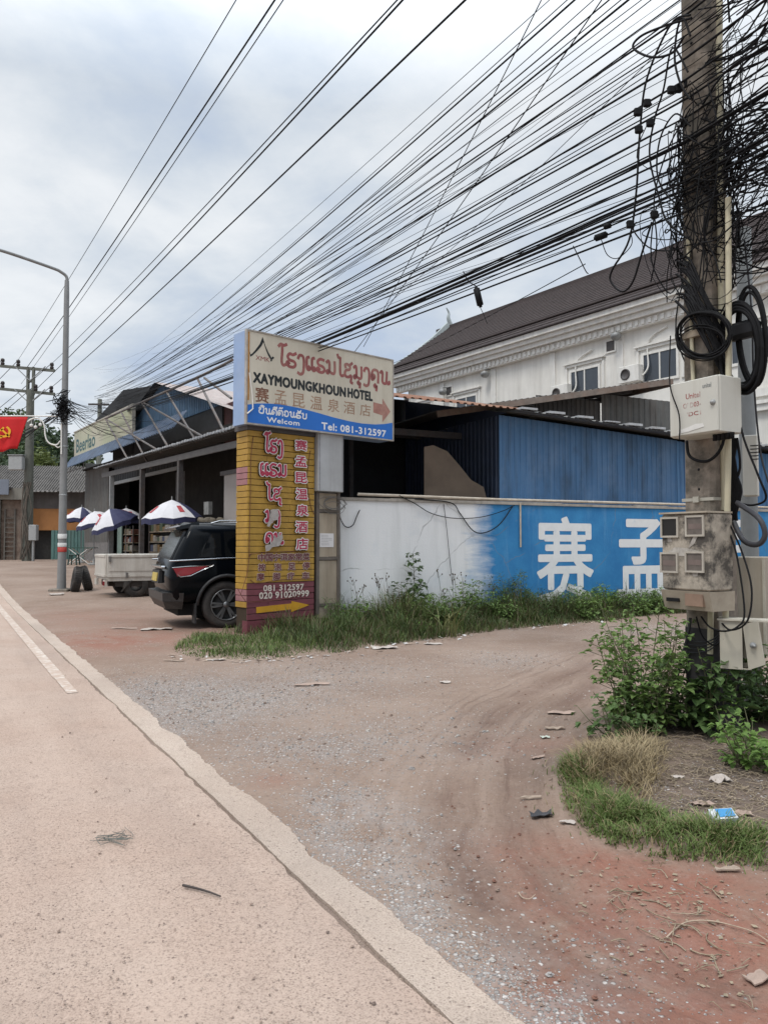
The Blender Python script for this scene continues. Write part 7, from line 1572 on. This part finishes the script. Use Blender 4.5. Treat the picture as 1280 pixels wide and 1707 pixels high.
def ring_spots(n_, r, seed, lo=.55):
    rng = random.Random(seed); return [(r * sqrt(rng.random()) * cos(a), r * sqrt(rng.random()) * sin(a), rng.uniform(lo, 1)) for a in [6.28 * k / n_ + rng.uniform(-.2, .2) for k in range(n_)]]
def wp(u, off): x = onp(u, 950, BW, -off)[0]; return BW @ Vector((x, -off, 0))
plant('tall_weed', 'tall pointed weed with big leaves against the white wall', 'plant', wp(688, .30), [(0, 0, 1), (.12, .02, .62), (-.14, .0, .6), (.22, 0, .42), (-.26, .02, .42)], 1.30, .165, .135, .022, .24, LFg, 51, droop=.25, stem_r=.009, tip=.42)
plant('leafy_weed', 'mid green weed bush where white wall paint turns blue', 'plant', wp(785, .45), ring_spots(15, .38, 152, .5), .78, .10, .07, .022, .17, LFm, 52)
plant('leafy_weed', 'dark feathery weed bush in front of plain blue wall paint', 'plant', wp(856, .35), ring_spots(20, .42, 153, .45), .98, .075, .034, .016, .17, LFd, 53)
plant('leafy_weed', 'dense dark weed bush under the first white wall character', 'plant', wp(912, .4), ring_spots(20, .5, 154, .45), .60, .085, .055, .02, .18, LFd, 54)
plant('leafy_weed', 'broad weed bush between the two white wall characters', 'plant', wp(990, .4), ring_spots(20, .55, 155, .45), .66, .09, .06, .02, .2, LFm, 55)
plant('leafy_weed', 'low weed clump beneath the second white wall character', 'plant', wp(1060, .4), ring_spots(20, .6, 156, .45), .50, .09, .06, .02, .2, LFd, 56)
plant('leafy_weed', 'weed clump by the blue wall just beyond the meter box', 'plant', wp(1120, .5), ring_spots(18, .6, 157, .45), .52, .09, .06, .02, .2, LFm, 57)
plant('leafy_weed', 'small bright leaved weed low in the grass near the sign column', 'plant', gp(706, 1060), [(0, 0, 1), (.12, 0, .8), (-.12, 0, .7)], .28, .06, .045, .022, .1, LFb, 58)
rng = random.Random(90)
for i, (u, off, k) in enumerate([(590, .7, 0), (640, .9, 1), (730, .8, 1), (820, .55, 0), (880, .75, 1), (950, .7, 0), (1030, .75, 1), (1088, .7, 0), (575, 1.3, 1), (670, 1.3, 0), (765, 1.1, 1), (612, .5, 0), (710, .55, 0), (840, 1.0, 0), (905, 1.05, 1), (970, 1.1, 0), (1010, .6, 0), (1060, 1.0, 0), (740, 1.5, 0)]):
    plant('verge_weed', ('short leafy weed of the kind dotted through the verge grass', 'feathery weed of the kind dotted through the verge grass')[k], 'plant', wp(u, off), ring_spots(11, .30, 200 + i, .5), rng.uniform(.46, .66), (.10, .075)[k], (.065, .032)[k], .024, .15, (LFm, LFd, LFb)[k if i % 4 else 2 - k], 210 + i, ('short leafy weeds in the verge', 'feathery weeds in the verge')[k])
rng = random.Random(91)
for i in range(14):         # dry flower stalks standing in front of the white wall
    u = (590, 598, 606, 630, 636, 642, 648, 652, 735, 742, 750, 756, 765, 815)[i]; p = wp(u, rng.uniform(.25, .6)); p.z = gh(p.x, p.y); h = rng.uniform(.55, .95); m = MB(); e = p + Vector((rng.uniform(-.12, .12), 0, h)); m.tube(spline([p, p.lerp(e, .5) + Vector((.03, 0, 0)), e], 4), .004, 4)
    for _ in range(4): q = e + Vector((rng.gauss(0, .05), rng.gauss(0, .03), rng.gauss(0, .04))); m.tube([e + Vector((0, 0, -.12)), q], .002, 3); m.lathe([(0, -.016), (.014, -.006), (.012, .01), (0, .014)], q, None, 5)
    tag(m.build('dry_stalk', mat('dry_stalk', (.085, .07, .05), .9, var=.3)), 'thin dry flower stalk standing in front of the white wall', 'plant', 'dry stalks by the white wall')
m = MB()
p = gp(745, 1062)
for k in range(26): blade(m, p + Vector((rng.gauss(0, .08), rng.gauss(0, .06), 0)), rng.uniform(.4, .85), .014, rng.random() * 6.28, .15, rng.uniform(.3, .95))
tag(m.build('grass_tuft', leaf_mat('tuft_pale', (.10, .12, .04), (.19, .19, .08), .25, 2)), 'arching pale grass tuft in the verge before the wall', 'grass tuft')

# shrubs round the near pole
plant('shrub', 'tall leafy shrub crowding the meter box side of the concrete pole', 'shrub', gp(1078, 1222), ring_spots(24, .42, 1, .5), .98, .085, .064, .024, .17, LFm, 61, 'shrubs round the concrete pole')
plant('shrub', 'dark broad leaved shrub growing up the foot of the concrete pole', 'shrub', gp(1180, 1232), ring_spots(15, .30, 2, .45), .66, .115, .095, .030, .14, LFd, 62, 'shrubs round the concrete pole')
plant('shrub', 'single pale green sapling climbing the pole below the meter box', 'shrub', gp(1190, 1225), [(0, -.02, 1), (.05, .0, .7)], .86, .13, .10, .06, .08, LFb, 63, 'shrubs round the concrete pole')
plant('shrub', 'green shrub beneath the open cabinet beside the pole', 'shrub', gp(1256, 1212), ring_spots(24, .48, 4, .55), .66, .105, .086, .028, .15, LFd, 64, 'shrubs round the concrete pole')
plant('shrub', 'bright yellow green low shrub at the edge of the gravelly mound', 'shrub', gp(1262, 1296), ring_spots(20, .30, 5, .5), .34, .075, .055, .024, .12, LFb, 65, 'shrubs round the concrete pole')
plant('shrub', 'low dark shrub at the driveway edge under the taller shrub', 'shrub', gp(1040, 1240), ring_spots(14, .26, 6, .5), .36, .075, .055, .026, .12, LFd, 66, 'shrubs round the concrete pole')
plant('seedling', 'tiny bright green seedling at the foot of the shrubs', 'plant', gp(1095, 1218), ring_spots(5, .08, 7), .13, .07, .05, .03, .05, LFb, 67)
# grass patch on the mound
PG = [gp(*q) for q in [(925, 1300), (945, 1352), (985, 1400), (1040, 1425), (1110, 1440), (1200, 1452), (1300, 1468), (1300, 1418), (1220, 1400), (1150, 1385), (1080, 1362), (1020, 1330), (985, 1290), (940, 1280)]]
PYl = [gp(*q) for q in [(935, 1290), (960, 1262), (1010, 1245), (1070, 1240), (1110, 1255), (1120, 1300), (1100, 1345), (1050, 1350), (990, 1330), (945, 1318)]]
g1, g2, g3 = MB(), MB(), MB()
def pg(x, y, rng, e=1):
    if noise.noise(Vector((x * 5, y * 5, 4))) < -.12 and rng.random() < .8: return
    cl_ = .5 + .9 * max(0, noise.noise(Vector((x * 3, y * 3, 6))) + .4); blade(g1 if rng.random() < .86 else g2, (x, y, gh(x, y) - .005), (rng.uniform(.05, .125) * cl_ + .02) * e, rng.uniform(.004, .007), rng.random() * 6.28, rng.uniform(.1, .6), rng.uniform(.2, .9))
def py(x, y, rng, e=1):
    if noise.noise(Vector((x * 8, y * 8, 5))) < -.12 and rng.random() < .8: return
    cl_ = .5 + .9 * max(0, noise.noise(Vector((x * 3, y * 3, 9))) + .4); blade(g2 if rng.random() < .8 else g3, (x, y, gh(x, y) - .005), (rng.uniform(.05, .15) * cl_ + .02) * e, rng.uniform(.003, .006), rng.random() * 6.28, rng.uniform(.2, .9), rng.uniform(.2, .9))
sow(PG, 7600, pg, 42, .2); sow(PYl, 4000, py, 43, .2)
tag(g1.build('grass', GG), 'fresh green grass edging the mound beside the driveway', kind='stuff'); tag(g2.build('grass', GY), 'dry straw coloured grass on the mound', kind='stuff'); tag(g3.build('grass', GB), 'brownish grass among the straw', kind='stuff')
# dead straw and twigs lying on the mound
st_ = MB(); rng = random.Random(44)
PS = [gp(*q) for q in [(1090, 1240), (1290, 1230), (1300, 1420), (1180, 1400), (1080, 1360), (1100, 1300)]]
def straw(x, y, rng, e=1):
    a = rng.random() * 6.28; l_ = rng.uniform(.03, .13); z = gh(x, y) + .006; st_.tube(spline([(x, y, z), (x + cos(a) * l_ * .5, y + sin(a) * l_ * .5, z + rng.uniform(.0, .02)), (x + cos(a + .4) * l_, y + sin(a + .4) * l_, z)], 2), rng.uniform(.0012, .003), 3)
sow(PS, 700, straw, 45); PR = [gp(*q) for q in [(940, 1430), (1050, 1450), (1300, 1490), (1300, 1707), (1060, 1660), (960, 1560)]]
sow(PR, 110, straw, 47, .4)
def flake(x, y, rng, e=1, s0=1.0):
    a = rng.random() * 6.28; l_ = rng.uniform(.008, .03) * s0; w = l_ * rng.uniform(.4, .9); z = gh(x, y) + .005; d = Vector((cos(a), sin(a), rng.uniform(-.1, .25))) * l_; n_ = Vector((-sin(a), cos(a), rng.uniform(-.2, .2))) * w * .5; p = Vector((x, y, z)); st_.add([p - n_ * .6, p + d * .5 - n_, p + d + n_ * .3, p + d * .4 + n_], [(0, 1, 2, 3)])
sow(PR, 240, flake, 48, .4); sow(PS, 420, flake, 49, .3); tag(st_.build('straw_litter', mat('dead_straw', (.27, .215, .15), .9, var=.35, scale=20)), 'dead straw and twigs strewn over the mound', kind='stuff')

lt = [MB(), MB()]; rng = random.Random(71)
for _ in range(190):        # small pale rubbish washed up along the verge edge
    i = rng.randrange(len(FP) - 5); p = FP[i].lerp(FP[i + 1], rng.random()); x, y = p.x + rng.gauss(0, .10), p.y - abs(rng.gauss(0, .16)); a = rng.random() * 6.28; l_ = rng.uniform(.02, .10); w = l_ * rng.uniform(.3, .8); z = gh(x, y) + .008
    d = Vector((cos(a), sin(a), rng.uniform(-.05, .3))) * l_; n_ = Vector((-sin(a), cos(a), rng.uniform(-.1, .3))) * w * .5; p = Vector((x, y, z)); lt[rng.randrange(2)].add([p - n_ * .7, p + d * .5 - n_ + Vector((0, 0, .008)), p + d + n_ * .2, p + d * .5 + n_, p + n_ * .6], [(0, 1, 3, 4), (1, 2, 3)])
tag(lt[0].build('litter', mat('dusty_white_litter', (.52, .50, .48), .8, var=.2, scale=18)), 'small whitish rubbish strewn along the verge edge', kind='stuff'); tag(lt[1].build('litter', mat('tan_litter', (.34, .26, .20), .85, var=.3, scale=18)), 'small tan rubbish strewn along the verge edge', kind='stuff')
# ------------------------------------------------------------------ loose stones
ST = [mat('stone_grey', (.30, .28, .265), .9, var=.3, scale=30), mat('stone_pale', (.43, .395, .36), .9, var=.2, scale=30), mat('stone_brown', (.24, .175, .14), .9, var=.3, scale=30)]
OCT = [(1, 0, 0), (-1, 0, 0), (0, 1, 0), (0, -1, 0), (0, 0, 1), (0, 0, -1)]; OCF = [(0, 2, 4), (2, 1, 4), (1, 3, 4), (3, 0, 4), (2, 0, 5), (1, 2, 5), (3, 1, 5), (0, 3, 5)]
def stone(mb, p, r, rng, mi):
    sx, sy, sz = r * rng.uniform(.7, 1.3), r * rng.uniform(.7, 1.2), r * rng.uniform(.4, .8); a = rng.random() * 6.28; vs = []
    for k in range(12):
        an = k % 4 * pi / 2 + (pi / 4 if k // 4 == 1 else 0) + rng.uniform(-.3, .3); rad, hz = ((.62, -.5), (1, .05), (.55, .75))[k // 4]; x, y = cos(an) * rad * sx, sin(an) * rad * sy; vs.append((p[0] + x * cos(a) - y * sin(a), p[1] + x * sin(a) + y * cos(a), p[2] + (hz + rng.uniform(-.15, .15)) * sz))
    fs = []
    for q in (0, 4):
        for k in range(4): fs += [(q + k, q + (k + 1) % 4, q + 4 + k), (q + (k + 1) % 4, q + 4 + (k + 1) % 4, q + 4 + k)]
    fs.append((8, 9, 10, 11)); mb.add(vs, fs, mi)
sm = MB(); rng = random.Random(46)
for _ in range(5200):
    p, r, k = rng.choices(GRV, [g[1] * g[1] * g[2] + .08 for g in GRV])[0]; x, y = rng.gauss(p.x, r * .55), rng.gauss(p.y, r * .55)
    if y < 2.0 or .869 * x + .495 * y < 1.60: continue
    s_ = min(.013, .0024 + .0016 * rng.paretovariate(2.4)) * (1 if y < 5 else 1.6); stone(sm, (x, y, gh(x, y) + s_ * .2), s_, rng, rng.choice([0, 0, 0, 1, 2, 2]))
for _ in range(1300):
    y = rng.uniform(2.0, 13) if rng.random() < .6 else rng.uniform(2, 6); x = rng.uniform(-.9 * y + .5, .52 * y)
    if .869 * x + .495 * y < 1.6: continue
    s_ = min(.014, .0024 + .0016 * rng.paretovariate(2.0)); stone(sm, (x, y, gh(x, y) + s_ * .2), s_, rng, rng.choice([0, 1, 2, 2]))
tag(sm.build('gravel', ST), 'loose grey and pale gravel scattered over the dirt driveway', kind='stuff')
sm = MB()
for _ in range(2600):
    y = 1.9 + 9 * rng.random() ** 1.8; x = rng.uniform(-.6 * y, .3 * y); rn = .869 * x + .495 * y
    if rn > 1.34: continue
    s_ = min(.010, .0018 + .0011 * rng.paretovariate(2.4)); stone(sm, (x, y, T(x, y) + .018 + s_ * .25), s_, rng, rng.choice([0, 2, 2, 2]))
tag(sm.build('road_grit', [mat('grit_dark', (.20, .15, .125), .9, var=.3, scale=40), ST[1], mat('grit_pink', (.36, .27, .22), .9, var=.3, scale=40)]), 'loose grit scattered over the pinkish road', kind='stuff')
# clods of mud beside the ruts
sm = MB()
for P in RUT:
    for a, c in zip(P, P[1:]):
        for _ in range(8):
            f = rng.random(); s_ = rng.uniform(.004, .012); x = a.x + (c.x - a.x) * f + rng.gauss(0, .13); y = a.y + (c.y - a.y) * f + rng.gauss(0, .13); stone(sm, (x, y, gh(x, y) + s_ * .1), s_, rng, 0)
for _ in range(90):
    p, r, k = rng.choice(REDS[:6]); x, y = rng.gauss(p.x, r * .6), rng.gauss(p.y, r * .6); s_ = rng.uniform(.003, .009)
    if .869 * x + .495 * y > 1.7: stone(sm, (x, y, gh(x, y) + s_ * .1), s_, rng, 0)
tag(sm.build('mud_clods', mat('red_mud', (.19, .095, .068), .95, var=.3, scale=20)), 'small clods of reddish mud along the tyre ruts', kind='stuff')

# ------------------------------------------------------------------ litter
def scrap(u, v, L_, w, az, lab, m, cat='scrap', name='paper_scrap', th=.004, crumple=.012, seed=0):
    rng = random.Random(seed + int(u)); p = gp(u, v); b = MB(); n_, k = 5, 3; vs = []; th *= .5; L_ *= .72; w *= .8
    for lay in (1, 0):
        rg = random.Random(seed + int(u))
        for j in range(k + 1):
            for i in range(n_ + 1):
                x = (i / n_ - .5) * L_ * (1 + rg.uniform(-.06, .06)); y = (j / k - .5) * w * (1 + rg.uniform(-.2, .2)); X, Y = p.x + x * cos(az) - y * sin(az), p.y + x * sin(az) + y * cos(az); vs.append((X, Y, gh(X, Y) + .006 + th * lay + crumple * rg.random()))
    m_ = (n_ + 1) * (k + 1); fs = []
    for j in range(k):
        for i in range(n_): a = j * (n_ + 1) + i; q = (a, a + 1, a + n_ + 2, a + n_ + 1); fs += [q, tuple(t_ + m_ for t_ in q[::-1])]
    ed = [i for i in range(n_ + 1)] + [(j + 1) * (n_ + 1) + n_ for j in range(k)] + [k * (n_ + 1) + i for i in range(n_ - 1, -1, -1)] + [j * (n_ + 1) for j in range(k - 1, 0, -1)]
    for a, c in zip(ed, ed[1:] + ed[:1]): fs.append((a, a + m_, c + m_, c))
    b.add(vs, fs); o = b.build(name, m); tag(o, lab, cat); return o
MPap = mat('dusty_paper', (.42, .37, .33), .9, var=.15, scale=20); MPk = mat('pinkish_board', (.33, .245, .20), .9, var=.2, scale=12); MTim = mat('weathered_timber', (.33, .26, .205), .9, var=.25, scale=14); MDkC = mat('dark_cloth', (.055, .055, .06), .9, var=.3)
scrap(925, 1219, .21, .055, -.15, 'pale wooden chip lying at the driveway edge beside the shrub', MTim, 'wood', 'wood_chip', .012)
scrap(935, 1193, .30, .12, -.2, 'broad flattened cardboard piece above the pale wooden chip', MPk, 'cardboard', 'cardboard_piece', .004, .02)
scrap(908, 1233, .09, .06, .2, 'small greenish white paper scrap under the wooden chip', mat('greenish_paper', (.44, .48, .42), .9), 'paper')
scrap(896, 1273, .12, .05, .3, 'small pinkish board scrap midway along the mud ruts', MPk, 'cardboard', 'cardboard_piece')
scrap(884, 1335, .16, .02, -.1, 'thin pinkish stick lying across the inner rut', MTim, 'wood', 'wood_chip', .012)
scrap(902, 1362, .16, .08, .0, 'dark cloth rag trodden into the mud', MDkC, 'rag', 'cloth_rag', .006, .02)
scrap(946, 1379, .11, .045, .1, 'cream paper scrap next to the green grass tip', MPap, 'paper')
scrap(1212, 1462, .14, .03, -.1, 'weathered wood strip just below the grass patch', MTim, 'wood', 'wood_chip', .012)
scrap(1262, 1632, .10, .07, .3, 'pinkish flat piece of board on the red clay', MPk, 'cardboard', 'cardboard_piece', .01)
scrap(1130, 1316, .10, .05, .2, 'white plastic scrap on the mound by the straw', MPap, 'plastic')
scrap(1200, 1322, .16, .09, .5, 'crumpled white bag on the mound', MPap, 'plastic', 'plastic_bag', .006, .04)
scrap(1170, 1365, .16, .08, .1, 'dusty pink cardboard scrap on the mound', MPk, 'cardboard', 'cardboard_piece')
scrap(1232, 1385, .18, .08, .1, 'tan cardboard scrap near the blue carton', MPk, 'cardboard', 'cardboard_piece', .004, .02)
scrap(742, 1139, .15, .10, .0, 'white stone like scrap alone in the middle of the driveway', MPap, 'paper')
scrap(520, 1143, .5, .12, .05, 'long pink board half sunk in the driveway near the verge', MPk, 'cardboard', 'cardboard_piece')
scrap(722, 1074, .35, .2, .1, 'white paper scrap at the edge of the verge beneath the tuft', MPap, 'paper', seed=3)
scrap(640, 1082, .5, .25, .2, 'flattened pale carton at the verge edge', MPap, 'cardboard', 'cardboard_piece', .004, .03)
scrap(360, 1101, .35, .1, .1, 'pale paper strip at the verge edge near the road', MPap, 'paper')
scrap(290, 1103, .35, .06, .0, 'thin pale stick at the tip of the verge', MTim, 'wood', 'wood_chip')
scrap(262, 1050, .7, .3, .2, 'grey flattened sheet of debris on the yard behind the road', MPap, 'cardboard', 'cardboard_piece', .004, .03)
scrap(208, 1048, .6, .2, .1, 'long pale scrap in the yard near the black car shadow', MPk, 'cardboard', 'cardboard_piece')
scrap(1010, 1116, .4, .05, -.3, 'pale stick beside the shrub on the driveway', MTim, 'wood', 'wood_chip', .015)
scrap(50, 1136, .14, .03, .1, 'small reddish chip on the road near the painted line', mat('red_chip', (.28, .10, .08), .8), 'chip', 'red_chip')
scrap(95, 992, .5, .3, .2, 'pale rubble piece at the lamp post footing', MPap, 'rubble', 'rubble_piece', .03, .03)
b = MB(); p = gp(1206, 1406); q = Matrix.Rotation(.15, 3, 'Z'); g = gh(p.x, p.y) + .05
bx__ = thing('small_carton', 'little blue and white carton lying in the grass', 'carton', (p.x, p.y, g))
b.hexa([(p.x - .06, p.y - .035, g - .02), (p.x + .06, p.y - .02, g - .02), (p.x + .06, p.y + .05, g), (p.x - .06, p.y + .04, g), (p.x - .06, p.y - .045, g + .005), (p.x + .06, p.y - .03, g + .008), (p.x + .06, p.y + .045, g + .03), (p.x - .06, p.y + .035, g + .026)]); b.build('carton_body', mat('carton_white', (.55, .57, .58), .6), bx__)
b = MB(); b.hexa([(p.x - .03, p.y - .028, g + .0095), (p.x + .05, p.y - .02, g + .0115), (p.x + .052, p.y + .034, g + .0295), (p.x - .03, p.y + .028, g + .0275), (p.x - .03, p.y - .03, g + .0125), (p.x + .05, p.y - .022, g + .0145), (p.x + .052, p.y + .032, g + .0325), (p.x - .03, p.y + .026, g + .0305)]); b.build('blue_print', mat('carton_blue', (.05, .25, .50), .5), bx__)
def twig(px, r, lab, h=.012, m=None):
    pts = [gp(u, v) for u, v in px]; pts = [Vector((p.x, p.y, (gh(p.x, p.y) if .869 * p.x + .495 * p.y > 1.5 else T(p.x, p.y) + .02) + h)) for p in pts]; mb = MB(); mb.tube(spline(pts, 5), [r * (1 - .5 * i / (5 * (len(pts) - 1))) for i in range(5 * (len(pts) - 1) + 1)], 6); tag(mb.build('twig', m or mat('bare_twig', (.36, .28, .21), .9, var=.3, scale=15)), lab, 'twig')
twig([(1110, 1564), (1140, 1546), (1180, 1543), (1225, 1552), (1258, 1562), (1285, 1580)], .0035, 'long bare forked twig lying on the red clay', .012)
twig([(864, 1488), (870, 1496), (882, 1498), (892, 1494)], .003, 'curled rind shaped twig on the driveway')
twig([(1118, 1530), (1150, 1532), (1172, 1526)], .0022, 'short straight twig behind the long bare one')
twig([(305, 1486), (330, 1492), (350, 1498), (368, 1505)], .006, 'thin dark stick lying on the road', .006, mat('dark_twig', (.06, .05, .045), .9))
twig([(1010, 1510), (1040, 1500), (1075, 1520)], .0016, 'thin root curled at the edge of red clay')
b = MB(); p = gp(188, 1405); rng = random.Random(3)
for k in range(7): b.tube(spline([(p.x + rng.gauss(0, .05), p.y + rng.gauss(0, .04), T(p.x, p.y) + .024 + .006 * rng.random()) for _ in range(4)], 4), .0014, 4)
tag(b.build('string_tangle', mat('dark_green_string', (.13, .14, .125), .9)), 'small dark tangle of string flattened on the road', 'string')
